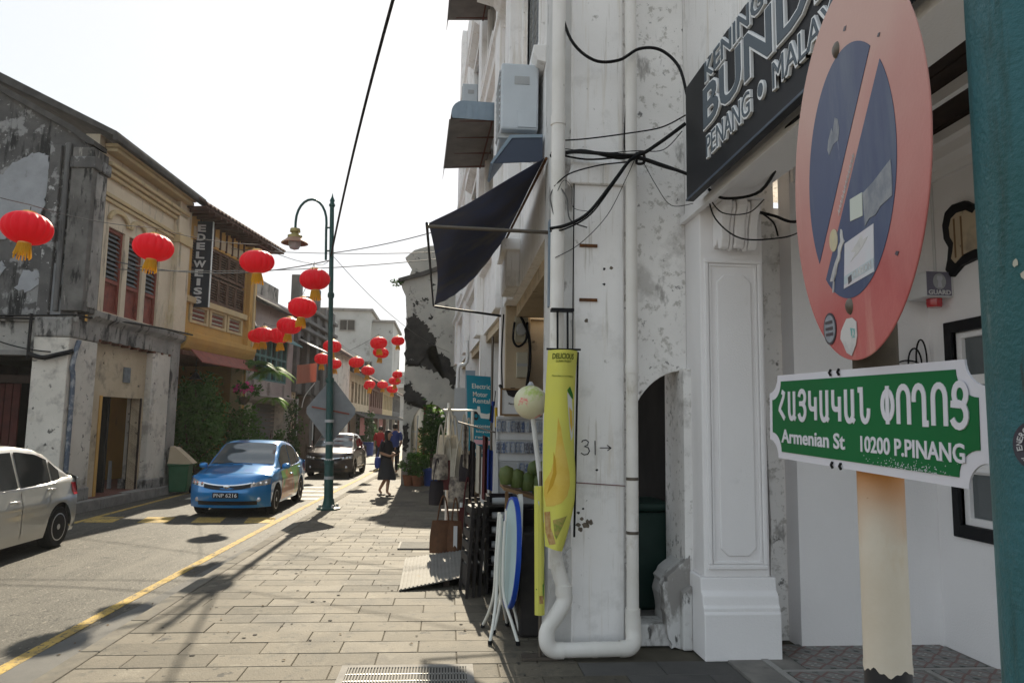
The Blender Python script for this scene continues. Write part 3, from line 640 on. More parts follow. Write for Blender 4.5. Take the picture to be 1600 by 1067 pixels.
# arch wall between pier and pilaster
ap = [(1.45, 0), (1.51, 0), (1.51, 1.62)] + arc(2.0, 1.62, .49, .61, 180, 90, 14) + [(2.02, 2.23), (2.02, 9.5), (1.45, 9.5)]
MB().prism(ap, XZ(6.12), 0, .26).build('arch_wall', M['plaster_old'], hs, bevel=.008)
MB().box(1.955, 2.02, 6.02, 6.55, 0, 2.24).build('arch_jamb', M['plaster_old'], hs)
MB().prism(rough([(1.985, 0), (1.83, 0), (1.80, .10), (1.77, .30), (1.76, .48), (1.82, .58), (1.93, .66), (1.985, .72)], .012, 4, 3), XZ(6.0), 0, .12).build('jamb_foot', M['plaster_peel'], hs, bevel=.012)
MB().prism(rough([(1.985, 0), (1.85, 0), (1.82, .12), (1.80, .34), (1.80, .50), (1.90, .62), (1.985, .68)], .012, 4, 5), XZ(6.12), 0, .3).build('jamb_foot', M['plaster_peel'], hs)
MB().prism([(1.985, .0), (1.90, 0), (1.90, .45), (1.985, .50)], XZ(5.93), 0, .2).build('jamb_foot', M['plaster_peel'], hs, bevel=.015)
MB().box(1.5, 1.86, 6.06, 6.35, 0, .17).build('doorstep', M['plaster_peel'], hs, bevel=.012)
MB().box(1.45, 3.0, 6.36, 9.6, 0, .15).build('passage_floor', M['concrete'], hs)
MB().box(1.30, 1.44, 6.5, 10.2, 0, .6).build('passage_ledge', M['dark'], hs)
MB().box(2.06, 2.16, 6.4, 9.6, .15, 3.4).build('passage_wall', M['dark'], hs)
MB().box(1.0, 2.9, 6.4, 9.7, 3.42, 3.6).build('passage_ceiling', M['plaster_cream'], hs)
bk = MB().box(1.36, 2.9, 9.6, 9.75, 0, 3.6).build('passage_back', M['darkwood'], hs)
vb = MB().wall(1.40, 2.3, 1.88, 2.32, [(1.42 + i * .115, 1.42 + i * .115 + .085, 1.91 + j * .10, 1.91 + j * .10 + .065) for i in range(7) for j in range(4)], XZ(8.3), 0, .04).build('vent_blocks', M['plaster_cream'], hs)
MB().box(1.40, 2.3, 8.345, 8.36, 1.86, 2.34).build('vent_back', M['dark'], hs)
MB().prism([(1.3, 1.87), (2.3, 1.87), (2.3, 1.40), (1.9, 1.62), (1.3, 1.55)], XZ(8.25), 0, .03).build('hanging_cloth', M['charcoal'], hs)
bn = thing('wheeled_bin', 'dark green wheeled bin standing in the gloom behind the arched doorway', 'bin', (1.72, 6.85, .15))
MB().prism([(-.24, 0), (.24, 0), (.29, .85), (-.29, .85)], lambda u, v, w: (u, w, v), -.25, .3).build('bin_body', M['bin_dark'], bn, bevel=.03)
MB().box(-.31, .31, -.29, .34, .855, .93).build('bin_lid', M['bin_dark'], bn, bevel=.03)
for s in (-1, 1): MB().lathe([(0, -.03), (.1, -.03), (.1, .03), (0, .03)], 16, fn=lambda x, y, z: (s * .26 + z, .25 + y, .1 + x)).build('wheel', M['rubber'], bn)
# black writing on the pier: 31 and an arrow
f31 = XZ(6.0); S = 1.565
MB().strokes([[(1.095, S + .055), (1.105, S + .07), (1.13, S + .075), (1.15, S + .06), (1.145, S + .035), (1.12, S + .022), (1.15, S + .012), (1.16, S - .015), (1.145, S - .04), (1.115, S - .045), (1.09, S - .03)], [(1.205, S + .07), (1.207, S - .045)]], .008, f31, -.0035, -.001).build('house_number', M['ink'], pier)
MB().strokes([[(1.245, S + .012), (1.335, S + .014)], [(1.305, S + .035), (1.337, S + .013), (1.308, S - .01)]], .007, f31, -.0035, -.001).build('arrow_mark', M['ink'], pier)
for z in (3.24, 2.78):
    MB().box(1.07, 1.22, 5.985, 5.999, z, z + .025).build('iron_bracket', M['rust'], pier)
for (a, z, q) in ((1.07, .965, .022), (1.10, 1.01, .018), (1.13, .96, .035), (1.17, .985, .028), (1.145, .99, .02), (1.09, .93, .025), (1.07, 1.06, .015), (1.11, 1.09, .012), (1.13, 2.62, .02), (1.28, 3.06, .015), (1.34, 3.07, .018), (1.28, 2.93, .014), (1.22, 1.40, .012)):
    nn_ = 9; MB().prism([(a + q * rnd.uniform(.6, 1.1) * math.cos(2 * PI * k / nn_), z + q * rnd.uniform(.5, 1) * math.sin(2 * PI * k / nn_)) for k in range(nn_)], f31, -.0028, -.0005).build('chipped_spot', mat('chip_render', (.20, .165, .13), (.10, .085, .07), 40, rough=.95) if q > .016 else M['ink'], pier)
MB().tube([(.8, 5.86, 1.302), (1.02, 5.985, 1.30), (1.45, 5.985, 1.275)], .004, 5).build('red_twine', mat('twine', (.16, .06, .06), rough=.9), pier)
# left end of the front: peeling corner strip
MB().box(.84, 1.02, 6.06, 6.5, .3, 10).build('corner_strip', M['plaster_peel'], hs)

# rain pipes: tall one, U-bend along the ground and the second riser
pp = wthing('rain_pipe', 'white painted rain pipes joined by a bend along the pavement', 'pipe', (1.1, 5.85, 0))
r = .056
a = MB().tube([(.865, 5.88, 9), (.865, 5.88, 4.32), (.865, 5.88, .98)], r, 18, False).build('pipe', M['pipe'], pp, smooth=50)
MB().tube(smoothline([(.868, 5.88, 4.30), (.868, 5.88, .98), (.872, 5.87, .72), (.90, 5.85, .60), (.93, 5.84, .50), (.935, 5.84, .46)], 5), r, 18, False).build('pipe', M['pipe'], pp, smooth=50)
MB().tube(smoothline([(.935, 5.84, .48), (.93, 5.83, .40), (.86, 5.80, .30), (.80, 5.78, .22), (.795, 5.77, .12), (.84, 5.77, .068), (.92, 5.77, .062)], 6), r + .006, 18, False).build('bend', M['pipe'], pp, smooth=50)
MB().tube([(.88, 5.77, .064), (1.40, 5.79, .064)], r, 18, False).build('ground_pipe', M['pipe'], pp, smooth=50)
MB().tube(smoothline([(1.36, 5.79, .064), (1.43, 5.80, .068), (1.475, 5.83, .10), (1.485, 5.87, .17), (1.485, 5.88, .28)], 5), r + .006, 18, False).build('bend', M['pipe'], pp, smooth=50)
MB().tube([(1.485, 5.885, .24), (1.485, 5.885, 9)], .048, 18, False).build('pipe', M['pipe'], pp, smooth=50)
for x, y, z, q in ((.865, 5.88, 4.28, .063), (.932, 5.84, .49, .066), (1.485, 5.885, .30, .058), (1.485, 5.885, 2.22, .053)):
    MB().lathe([(q, -.04), (q, .04)], 18, c=(x, y, z)).build('collar', M['pipe'], pp, smooth=50)
MB().lathe([(.0585, -.02), (.0585, .02)], 18, fn=lambda x, y, z: (1.16 + z, 5.78 + x, .064 + y)).build('collar', M['pipe'], pp, smooth=50)
for z in (1.34, .92): MB().lathe([(.051, -.012), (.051, .012)], 18, c=(1.485, 5.885, z)).build('pipe_strap', M['bolt'], pp, smooth=50)

# ---------------------------------------------------------------- upper front of the old white house (parallel to the street)
hx = .85
fz = YZ(hx)
MB().wall(6.5, 10.7, 3.45, 10, [(6.75, 8.35, 5.45, 7.1)], fz, 0, .3).build('street_front', M['plaster'], hs)
MB().box(hx + .1, 1.6, 6.5, 10.4, 3.28, 3.45).build('front_beam', M['plaster_cream'], hs)
wA = MB().wall(6.65, 8.45, 5.35, 7.2, [(6.75, 8.35, 5.45, 7.1)], fz, -.06, .05).build('window', M['plaster'], hs, bevel=.01)
for k, y in enumerate((6.76, 7.16, 7.56, 7.96)):
    lv = MB().wall(y, y + .385, 5.46, 7.09, [(y + .04, y + .345, 5.52, 7.03)], fz, .02, .06).build('shutter', M['louvre'], wA)
    for j in range(18):
        z = 5.53 + j * .083; MB().prism([(.02, z), (.06, z + .05), (.065, z + .042), (.025, z - .008)], lambda u, v, w: (hx + u, w, v), y + .042, y + .343).build('slat', M['louvre'], lv)
MB().prism([(0, 7.22), (-.10, 7.26), (-.13, 7.34), (-.22, 7.38), (-.24, 7.46), (0, 7.50)], lambda u, v, w: (hx + u, w, v), 6.55, 8.6).build('window_hood', M['plaster'], hs, bevel=.008)
MB().prism([(0, 5.16), (-.08, 5.18), (-.12, 5.26), (-.12, 5.33), (0, 5.34)], lambda u, v, w: (hx + u, w, v), 6.6, 8.5).build('window_sill', M['plaster'], hs, bevel=.008)
MB().prism([(0, 7.95), (-.2, 8.0), (-.3, 8.12), (-.55, 8.18), (-.55, 8.3), (0, 8.34)], lambda u, v, w: (hx + u, w, v), 6.1, 10.7).build('string_course', M['plaster'], hs)  # out of view; ledge made deeper to shade the no-parking disc
MB().box(hx - .17, hx, 8.95, 9.75, 3.45, 10).build('front_pilaster', M['plaster'], hs, bevel=.012)
MB().box(hx - .23, hx, 8.9, 9.8, 3.9, 4.05).build('pilaster_band', M['plaster'], hs, bevel=.012)
MB().box(hx - .08, hx, 9.95, 10.65, 3.45, 10).build('front_pilaster', M['plaster'], hs, bevel=.012)

def ac_unit(name, label, loc, dims=(.33, .85, .62)):
    a = thing(name, label, 'air conditioner', loc, 0, 'air conditioners on the white houses')
    d, l, h = dims
    MB().box(-d, 0, 0, l, 0, h).build('casing', M['ac'], a, bevel=.02)
    MB().box(-d - .006, -d, .05, l * .68, .05, h - .05).build('fan_guard', M['plastic_g'], a)
    for k in range(9): MB().box(-d - .016, -d - .006, .05, l * .68, .07 + k * (h - .14) / 8, .085 + k * (h - .14) / 8).build('guard_slat', M['ac'], a)
    MB().box(-d * .65, -d * .25, -.006, -.0005, h * .68, h * .80).build('hand_grip', M['plastic_g'], a)
    MB().box(-d * .55, -d * .05, -.012, -.0005, .02, h * .28).build('service_cover', M['ac'], a, bevel=.004)
    for y in (.1, l - .14): MB().box(-d - .02, .02, y, y + .04, -.05, -.002).build('bracket', M['galv'], a)
    return a
ac_unit('air_conditioner', 'large pale air conditioner on the white wall above the navy awning', (.80, 6.75, 4.55), (.36, .85, .66))

# small grey-blue fabric hood under the air conditioner
hd = wthing('wall_hood', 'small slate blue sloping hood beneath the air conditioner', 'awning', (.8, 7.1, 4.2))
MB().prism([(.83, 4.46), (.52, 4.44), (.34, 4.16), (.36, 4.15), (.54, 4.41), (.83, 4.43)], lambda u, v, w: (u, w, v), 6.62, 7.15).build('hood_sheet', M['canopy_blue'], hd)
MB().prism([(.83, 4.43), (.54, 4.41), (.37, 4.16), (.83, 4.2)], lambda u, v, w: (u, w, v), 6.63, 6.64).build('hood_cheek', mat('hood_slate', (.07, .085, .12), rough=.7), hd)

# navy canvas awning on an iron frame
aw = wthing('navy_awning', 'sagging navy canvas awning on an iron frame over the shop front', 'awning', (.3, 8, 3.45))
TN, TF, BF, BN = Vector((.80, 6.28, 4.10)), Vector((.66, 8.9, 4.05)), Vector((-.22, 10.5, 3.44)), Vector((-.20, 6.28, 3.47))
def cloth(a, b):
    p = TN.lerp(TF, a).lerp(BN.lerp(BF, a), b)
    p.z += -.05 * math.sin(PI * b) * (.4 + a) + .010 * math.sin(a * 23 + b * 6) * math.sin(PI * b) + .006 * math.sin(b * 40 + a * 9) * a
    p.y += .55 * math.sin(PI * b) * a * a
    p.x += .06 * math.sin(PI * a) * b
    return tuple(p)
MB().sheet(cloth, 26, 22, (0, 0, .004)).build('canvas', M['navy'], aw, smooth=60, fix=False)
MB().tube([tuple(TN + Vector((.02, 0, 0))), tuple(TF + Vector((.02, 0, 0)))], .014, 8).build('wall_bar', M['rust'], aw)
MB().tube([(.86, 6.28, 3.43), (-.22, 6.28, 3.445)], .017, 8).build('arm', M['bolt'], aw)
MB().tube([(.86, 10.55, 3.30), (-.22, 10.52, 3.42)], .017, 8).build('arm', M['black'], aw)
MB().tube([(-.215, 6.24, 3.46), (-.235, 10.55, 3.43)], .012, 8).build('front_bar', M['black'], aw)
MB().box(.83, .86, 6.1, 6.2, 2.75, 3.5).build('bracket_post', M['canopy_blue'], aw)

# ---------------------------------------------------------------- second white house, slightly turned
RB = R_(2.6)
hb = thing('balcony_white_house', 'pale blue-white three-storey house with metal window canopies', 'house', (.80, 10.7, 0), RB)
# local: u along -> y, x outward negative
fb = lambda u, v, w: (w, u, v)
MB().wall(0, 12.5, 3.45, 13.5, [(1.1, 2.7, 5.3, 7.0), (4.6, 6.2, 5.3, 7.0), (8.1, 9.7, 5.3, 7.0), (1.1, 2.7, 8.4, 10.1), (4.6, 6.2, 8.4, 10.1), (8.1, 9.7, 8.4, 10.1)], fb, 0, .3).build('street_front', M['plaster'], hb)
MB().box(.05, 3, 0, 12.5, 3.3, 3.449).build('floor_slab', M['plaster_cream'], hb)
for k, (y, z) in enumerate([(y, z) for y in (1.1, 4.6, 8.1) for z in (5.3, 8.4)]):
    wB = MB().wall(y - .12, y + 1.72, z - .12, z + 1.82, [(y, y + 1.6, z, z + 1.7)], fb, -.08, .04).build('window', M['plaster'], hb, bevel=.01)
    MB().box(.10, .12, y, y + 1.6, z, z + 1.7).build('pane', M['glass_win'], wB)
    for j in range(3): MB().box(.06, .1, y + .38 + j * .4, y + .42 + j * .4, z, z + 1.7).build('mullion', M['plaster_clean'], wB)
    MB().prism([(0, 0), (-.10, .02), (-.17, .10), (-.17, .16), (0, .18)], lambda u, v, w: (u, w, z - .32 + v), y - .2, y + 1.8).build('sill', M['plaster'], wB)
    if k != 1 and k != 0: MB().prism([(0, 0), (-.12, .05), (-.22, .12), (-.22, .2), (0, .22)], lambda u, v, w: (u, w, z + 1.85 + v), y - .2, y + 1.8).build('hood', M['plaster'], wB)
for y in (-.02, 3.35, 6.9, 10.4): MB().box(-.14, -.001, y, y + .65, 3.45, 13.5).build('front_pilaster', M['plaster'], hb, bevel=.012)
for z in (4.55, 7.75, 10.9): MB().prism([(0, 0), (-.10, .04), (-.12, .14), (-.18, .2), (-.18, .3), (0, .34)], lambda u, v, w: (u, w, z + v), -.05, 12.55).build('string_course', M['plaster'], hb)
for (y, z, nm) in ((.75, 6.62, 'lower'), (.75, 9.62, 'upper')):
    cn = thing('metal_canopy', 'curved metal window canopy on the white house, %s of two' % nm, 'canopy', (.80 - math.sin(RB) * y, 10.7 + y, z), RB, 'metal canopies on the white house')
    pf = [(0, .30), (-.62, .30)] + arc(-.62, .08, .20, .22, 90, 180, 6) + [(-.86, -.22)]
    inn = [(u + .004, v - .012) for u, v in pf[::-1]]
    MB().prism(pf + inn, lambda u, v, w: (u, w, v), 0, 2.35).build('sheet', M['canopy_brown'], cn)
    MB().prism(pf[:-1] + [(-.80, .0), (0, .0)], lambda u, v, w: (u, w, v), -.012, -.001).build('cheek', M['canopy_blue'], cn)
    for j in range(7): MB().box(-.72 + j * .11, -.70 + j * .11, -.02, -.012, .02, .27).build('cheek_rib', M['canopy_blue'], cn)
    for q in (.1, .8, 1.55, 2.25): MB().bar((-.02, q, .05), (-.84, q, .0), .03).build('frame_bar', M['steel_red'], cn)
    for q in (-.15, -.5, -.8): MB().bar((q, .02, .03), (q, 2.33, .03), .025).build('frame_bar', M['steel_red'], cn)
    MB().grid(lambda a, b: (-.85 + .80 * b, 2.33 * a + .01, -.02 + .07 * b - .0), 1, 1).build('underside', M['canopy_brown'], cn)
ac_unit('air_conditioner', 'distant weathered air conditioner high on the white house above the metal canopy', (.52, 16.2, 8.75), (.35, .9, .75))

# ground floor piers of both houses and the depth of the covered way
def gpier(x0, x1, y0, y1, m, par, name='pier'): return MB().box(x0, x1, y0, y1, 0, 3.45).build(name, m, par, bevel=.012)
p2 = gpier(.80, 1.16, 10.45, 10.95, M['plaster_cream'], hs)
MB().box(.74, .80, 10.5, 10.9, 0, 3.44).build('pier_strip', M['plaster_clean'], hs)
MB().box(1.17, 3.2, 10.8, 10.95, 0, 3.4).build('cross_wall', M['plaster_cream'], hs)
MB().box(3.0, 3.15, 6.4, 23, 0, 3.44).build('shop_wall', M['darkwood'], hs)
for (y, x) in ((14.0, .60), (17.5, .42), (21, .24)):
    MB().box(x, x + .4, y, y + .5, 0, 3.45).build('pier', M['plaster'], None).parent = hb
for o in [c for c in hb.children if c.name.startswith('pier')]: o.matrix_parent_inverse = (Matrix.Translation((.80, 10.7, 0)) @ Matrix.Rotation(RB, 4, 'Z')).inverted()
hbw = (Matrix.Translation((.80, 10.7, 0)) @ Matrix.Rotation(RB, 4, 'Z')).inverted()
def hb_part(mb, name, m, **k): o = mb.build(name, m, None, **k); o.parent = hb; o.matrix_parent_inverse = hbw; return o
# segmental arch ribs over the covered way
for (y, x) in ((14.0, .60), (17.5, .42), (21, .24)):
    pl = [(x + .4, 2.3), (x + .45, 2.6), (x + .7, 2.95), (x + 1.1, 3.15), (x + 2.4, 3.2), (x + 2.4, 3.44), (x + .4, 3.44)]
    hb_part(MB().prism(pl, XZ(y), .05, .4), 'arch_rib', M['plaster_clean'])
hb_part(MB().box(.9, 3.0, 14.3, 14.36, 0, 3.3), 'inner_wall', M['plaster'])
hb_part(MB().box(.3, 1.2, 22.9, 23.0, 0, 3.4), 'end_wall', M['plaster_cream'])
hb_part(MB().tube(smoothline([(.34, 13.7, 3.3), (.34, 13.7, 2.9), (.20, 13.7, 2.82), (.18, 13.7, 2.6), (.18, 13.7, 2.1), (.28, 13.7, 2.0), (.30, 13.7, 1.8), (.30, 13.7, .1)], 4), .035, 10), 'rain_pipe', M['plastic_w'], smooth=50)
hb_part(MB().box(.32, .5, 13.75, 13.8, 2.05, 2.75), 'blue_box', M['canopy_blue'])
# meters and cables on the second pier
mt = wthing('meter_box', 'cream electricity meter with a dial on the shaded pier', 'meter', (1.0, 10.42, 2.6))
MB().box(.96, 1.12, 10.38, 10.45, 2.42, 2.78).build('meter_case', M['meter'], mt, bevel=.01)
MB().box(.965, 1.115, 10.372, 10.379, 2.58, 2.62).build('label_strip', M['plastic_g'], mt)
mt2 = wthing('meter_box', 'round grey electricity meter above the cream one on the pier', 'meter', (1.0, 10.42, 3.0))
MB().box(.93, 1.12, 10.40, 10.45, 2.92, 3.30).build('meter_board', M['meter'], mt2, bevel=.01)
MB().lathe([(0, 0), (.07, 0), (.075, .02), (.06, .06), (0, .065)], 18, fn=lambda x, y, z: (1.02 + x, 10.40 - z, 3.10 + y * 1.25)).build('meter_dial', M['plastic_g'], mt2, smooth=40)

# ---------------------------------------------------------------- black shop signboard with raised letters
bo = wthing('shop_signboard', 'long black shop signboard with slate letters reading KENING BUNDLE PENANG MALAYSIA', 'signboard', (1.87, 3.8, 3.52))
MB().box(1.84, 1.895, 2.2, 5.53, 3.52, 4.45).build('board', M['board_black'], bo, bevel=.004)
MB().box(1.832, 1.8398, 2.2, 5.53, 3.52, 3.535).build('edge_trim', mat('trim_blue', (.05, .075, .11), rough=.35), bo)
bf = lambda u, v, w: (1.84 - w, -u, v)
def sign_word(s, a, b, z0, z1, b1, b2, nm='lettering', top=M['let_grey']):
    text(s, -a - .012, -b + .012, z0 - .012, z1 + .012, bf, .0, .018, b1).build(nm, M['let_white'], bo)
    text(s, -a, -b, z0, z1, bf, .018, .0225, b2).build(nm, top, bo)
sign_word('KENING', 5.03, 4.02, 4.26, 4.41, .055, .012)
sign_word('BUNDLE', 5.07, 2.86, 3.915, 4.215, .05, .018)
sign_word('PENANG', 5.02, 4.25, 3.69, 3.845, .065, -.004)
sign_word('MALAYSIA', 3.92, 2.93, 3.69, 3.845, .065, -.004)
MB().lathe([(.0, .0), (.06, .0), (.06, .018), (0, .018)], 18, fn=lambda x, y, z: (1.84 - z, 4.09 + x * .8, 3.765 + y)).build('dot', M['let_white'], bo)
MB().lathe([(.0, .018), (.042, .018), (.042, .0225), (0, .0225)], 18, fn=lambda x, y, z: (1.84 - z, 4.09 + x * .8, 3.765 + y)).build('dot', M['let_grey'], bo)

# ---------------------------------------------------------------- sign post in the foreground
sp = wthing('sign_post', 'rust-stained cream post carrying a faded no-parking disc and a green street name plate', 'sign post', (.702, 1.16, 0))
pr_ = .035
def pseg(z0, z1, m, nm='post'): return MB().tube([(.702, 1.16, z0), (.702, 1.16, z1)], pr_, 28, False).build(nm, m, sp, smooth=50)
pseg(-.01, 1.385, M['postblack'], 'black_band')
# ragged edge between the paint coats
rg = MB()
ez = [1.386 - .004 * (1 + math.sin(k * .42)) - .002 * (1 + math.sin(k * 1.3 + 1)) - rnd.uniform(0, .002) for k in range(72)]
for k in range(72):
    a = 2 * PI * k / 72; a2 = 2 * PI * (k + 1) / 72; q = pr_ + .0007
    rg.add([(.702 + q * math.cos(a), 1.16 + q * math.sin(a), 1.388), (.702 + q * math.cos(a2), 1.16 + q * math.sin(a2), 1.388), (.702 + q * math.cos(a2), 1.16 + q * math.sin(a2), ez[(k + 1) % 72]), (.702 + q * math.cos(a), 1.16 + q * math.sin(a), ez[k])], [(0, 1, 2, 3)])
rg.build('paint_edge', M['postcream'], sp)
pseg(1.385, 1.76, M['post_top'], 'rusty_post'); pseg(1.76, 2.52, M['postbrown'], 'bare_post')
MB().lathe([(pr_ - .002, 2.52), (pr_ - .001, 2.53), (.0, 2.536)], 20, c=(.702, 1.16, 0)).build('post_cap', M['postbrown'], sp)

Pp, Uu, Vv, Nn = Vector((.658, 1.083, 1.766)), Vector((-.008, -1, -.027)), Vector((0, -.027, 1)), Vector((-1, .008, 0))
k_ = .915
gf = lambda u, v, w: tuple(Pp + Uu * u * k_ + Vv * v * k_ + Nn * w)
def notched(u0, u1, v0, v1, ru, rv, n=8):
    P = []
    for cx, cy, a0 in ((u1, v0, 180), (u1, v1, 270), (u0, v1, 0), (u0, v0, 90)):
        P += [(cx + ru * math.cos(R_(a0 - 90 * i / n)), cy + rv * math.sin(R_(a0 - 90 * i / n))) for i in range(n + 1)]
    return P
pl = MB().prism(notched(-.43, .253, -.09, .089, .042, .038), gf, -.003, 0).build('street_name_plate', M['sign_white'], sp)
MB().prism(notched(-.414, .237, -.0755, .0755, .044, .040), gf, .0, .0012).build('green_field', M['sign_green'], pl)
# Armenian capitals drawn as strokes
def U_(w=.8): return [(.1, 1), (.1, .3)] + arc(.5, .3, .4, .28, 180, 360, 8)[1:] + [(.9, 1)]
GL = {
 'ho': [[(.42, 1.0), (.72, .93), (.66, .80), (.40, .60), (.12, .40), (.10, .33), (.45, .17), (.80, .0)]],
 'ayb': [[(.1, 1), (.1, .3)] + arc(.45, .3, .35, .28, 180, 320, 7)[1:] + [(.95, .0)], [(.80, 1), (.80, .16)]],
 'yi': [[(.10, .80)] + arc(.48, .78, .38, .22, 165, 0, 7) + arc(.48, .76, .38, .2, 0, -80, 4) + [(.12, .56)], [(.45, .56)] + arc(.47, .28, .42, .28, 80, -165, 10)],
 'ken': [[(.10, 1), (.10, .55)] + arc(.36, .55, .26, .17, 180, 270, 5)[1:] + [(.82, .38)], [(.82, .78), (.82, .0)]],
 'nu': [[(-.02, .97), (.30, .97), (.30, .3)] + arc(.62, .3, .32, .27, 180, 355, 8)[1:] + [(.95, .42)]],
 'pyur': [arc(.5, .5, .42, .37, 90, 450, 20), [(.5, 1.02), (.5, -.02)]],
 'vo': [[(.1, 0), (.1, .68)] + arc(.5, .68, .4, .30, 180, 0, 9)[1:] + [(.9, 0)]],
 'ghad': [[(.02, .58), (.02, .70)] + arc(.38, .70, .36, .28, 180, 0, 8)[1:] + [(.74, .04), (1.02, .04)]],
 'tso': [arc(.56, .75, .36, .25, -90, 270, 16), [(.0, .53), (.5, .51)], [(.45, .51)] + arc(.48, .27, .44, .27, 85, -160, 10)],
}
L1 = ['ho', 'ayb', 'yi', 'ken', 'ayb', 'ken', 'ayb', 'nu']; L2 = ['pyur', 'vo', 'ghad', 'vo', 'tso']
def armenian(seq, u0, u1, v0, v1, fill):
    pitch = (u1 - u0) / len(seq); wd = pitch * fill
    for i, gname in enumerate(seq):
        x = u0 + i * pitch
        ln = [[(x + a * wd, v0 + b * (v1 - v0)) for a, b in s] for s in GL[gname]]
        mb = MB()
        for q_, l_ in enumerate(ln): mb.strokes([l_], .0098, gf, .0012, .0022 + .0003 * q_)
        mb.build('letter', M['sign_white'], pl)
armenian(L1, -.378, -.015, -.005, .053, .74); armenian(L2, .010, .226, -.005, .055, .80)
text('Armenian St', -.368, -.108, -.056, -.027, gf, .0012, .0022, .022).build('lettering', M['sign_white'], pl)
text('10200 P.PINANG', -.056, .208, -.056, -.028, gf, .0012, .0022, .022).build('lettering', M['sign_white'], pl)
spk = MB()
for k in range(170):
    u = rnd.gauss(.08, .045); v = -.076 + abs(rnd.gauss(0, .007)); q = rnd.uniform(.0005, .0012)
    spk.prism([(u - q, v - q * .6), (u + q, v - q * .5), (u + q * .3, v + q)], gf, .0012, .0016)
tag(spk.build('white_speckle', M['sign_white'], pl), kind='stuff')
for u in (-.155, -.125):
    for v in (.0855, -.0865): MB().tube([gf(u, v + .006, .001), gf(u, v, .004), gf(u, v - .006, .001)], .0022, 6).build('wire_tie', M['cable'], pl)

Dc = Vector((.632, 1.105, 2.16)); _y = R_(-101.4); Du = Vector((math.cos(_y), math.sin(_y), 0)); _n = Vector((math.sin(_y), -math.cos(_y), 0))
Dv = Vector((0, 0, 1)) * math.cos(R_(2.1)) + _n * math.sin(R_(2.1)); Dn = Du.cross(Dv)
df = lambda u, v, w: tuple(Dc + Du * u + Dv * v + Dn * w)
dk = MB()
ring = [(.3, -.003), (.3, -.0005), (.299, .0)]
dk.add([df(r * math.cos(2 * PI * k / 96), r * math.sin(2 * PI * k / 96), w) for r, w in ((.2985, -.003), (.3, -.002), (.3, -.0006), (.2985, 0)) for k in range(96)],
       [(i * 96 + k, i * 96 + (k + 1) % 96, (i + 1) * 96 + (k + 1) % 96, (i + 1) * 96 + k) for i in range(3) for k in range(96)] + [tuple(range(96))[::-1], tuple(range(288, 384))])
disc = dk.build('no_parking_disc', M['sign_red'], sp)
MB().add([df(.2975 * math.cos(2 * PI * k / 64), .2975 * math.sin(2 * PI * k / 64), -.0036) for k in range(64)], [tuple(range(64))]).build('disc_back', M['alu'], disc)
# two blue segments either side of the slash
sa = R_(40); hw = .023
def seg(sign):
    P = []
    for i in range(41):
        t = math.asin(hw / .2) + (PI - 2 * math.asin(hw / .2)) * i / 40
        x, y = .2 * math.cos(t), .2 * math.sin(t) * sign; P.append((x * math.cos(sa) - y * math.sin(sa), x * math.sin(sa) + y * math.cos(sa)))
    return P
for s in (1, -1): MB().prism(seg(s), df, .0001, .0008).build('blue_segment', M['sign_blue'], disc)
def stick(poly, m, h=.0016, nm='sticker', bv=0): return MB().prism(poly, df, .0006, h).build(nm, m, disc)
wr = stick([(-.027, -.108), (.099, -.109), (.087, -.178), (-.046, -.179)], M['sticker_pink'])
MB().prism([(-.040, -.160), (.090, -.158), (.088, -.172), (-.043, -.173)], df, .0016, .0019).build('print_band', M['sticker_teal'] if False else mat('print_pale_blue', (.45, .52, .56), rough=.5), wr)
MB().prism([(.0, -.128), (.03, -.120), (.05, -.112), (.055, -.122), (.075, -.122), (.05, -.132), (.03, -.137), (-.005, -.143), (.02, -.133)], df, .0016, .0019).build('bird_print', M['sticker_w'], wr)
MB().prism([(-.022, -.165), (-.005, -.163), (-.006, -.174), (-.022, -.176)], df, .0019, .0022).build('dark_print', M['sticker_k'], wr)
text('CLARION', .0, .08, -.171, -.160, df, .0019, .0022, .01).build('print_lettering', M['sticker_w'], wr)
gp = [(.067, -.053), (.11, -.05), (.177, -.040), (.176, -.07), (.172, -.090), (.13, -.092), (.11, -.099), (.085, -.097), (.066, -.104)]
stick(gp, M['sticker_g']); stick([(.013, -.046), (.065, -.051), (.060, -.086), (.007, -.080)], M['sticker_paper'], .002)
stick([(-.080 + .021 * math.cos(2 * PI * k / 24), -.089 + .019 * math.sin(2 * PI * k / 24)) for k in range(24)], M['sticker_y'], .0018)
stick([(-.040, -.080), (-.034, -.084), (-.032, -.098), (-.027, -.104), (-.040, -.110), (-.050, -.118), (-.055, -.128), (-.068, -.134), (-.078, -.147), (-.098, -.160), (-.104, -.175), (-.098, -.176), (-.090, -.158), (-.112, -.154), (-.096, -.140), (-.080, -.128), (-.062, -.118), (-.058, -.106), (-.045, -.100), (-.044, -.088)], M['sticker_w'], .0022)
ov = stick([(-.134 + .034 * math.cos(2 * PI * k / 28), -.234 + .028 * math.sin(2 * PI * k / 28)) for k in range(28)], M['sticker_k'])
MB().prism([(-.134 + .029 * math.cos(2 * PI * k / 28), -.234 + .024 * math.sin(2 * PI * k / 28)) for k in range(28)], df, .0016, .0019).build('print', M['sticker_g'], ov)
for q in (-.245, -.235, -.224): MB().prism([(-.155, q), (-.115, q - .003), (-.115, q + .003), (-.155, q + .005)], df, .0019, .0022).build('print_line', M['sticker_k'], ov)
wb = stick([(-.045, -.229), (-.020, -.231), (-.002, -.240), (-.003, -.262), (-.012, -.276), (-.034, -.291), (-.056, -.284), (-.070, -.268), (-.082, -.258), (-.076, -.246), (-.066, -.240)], M['sticker_w'])
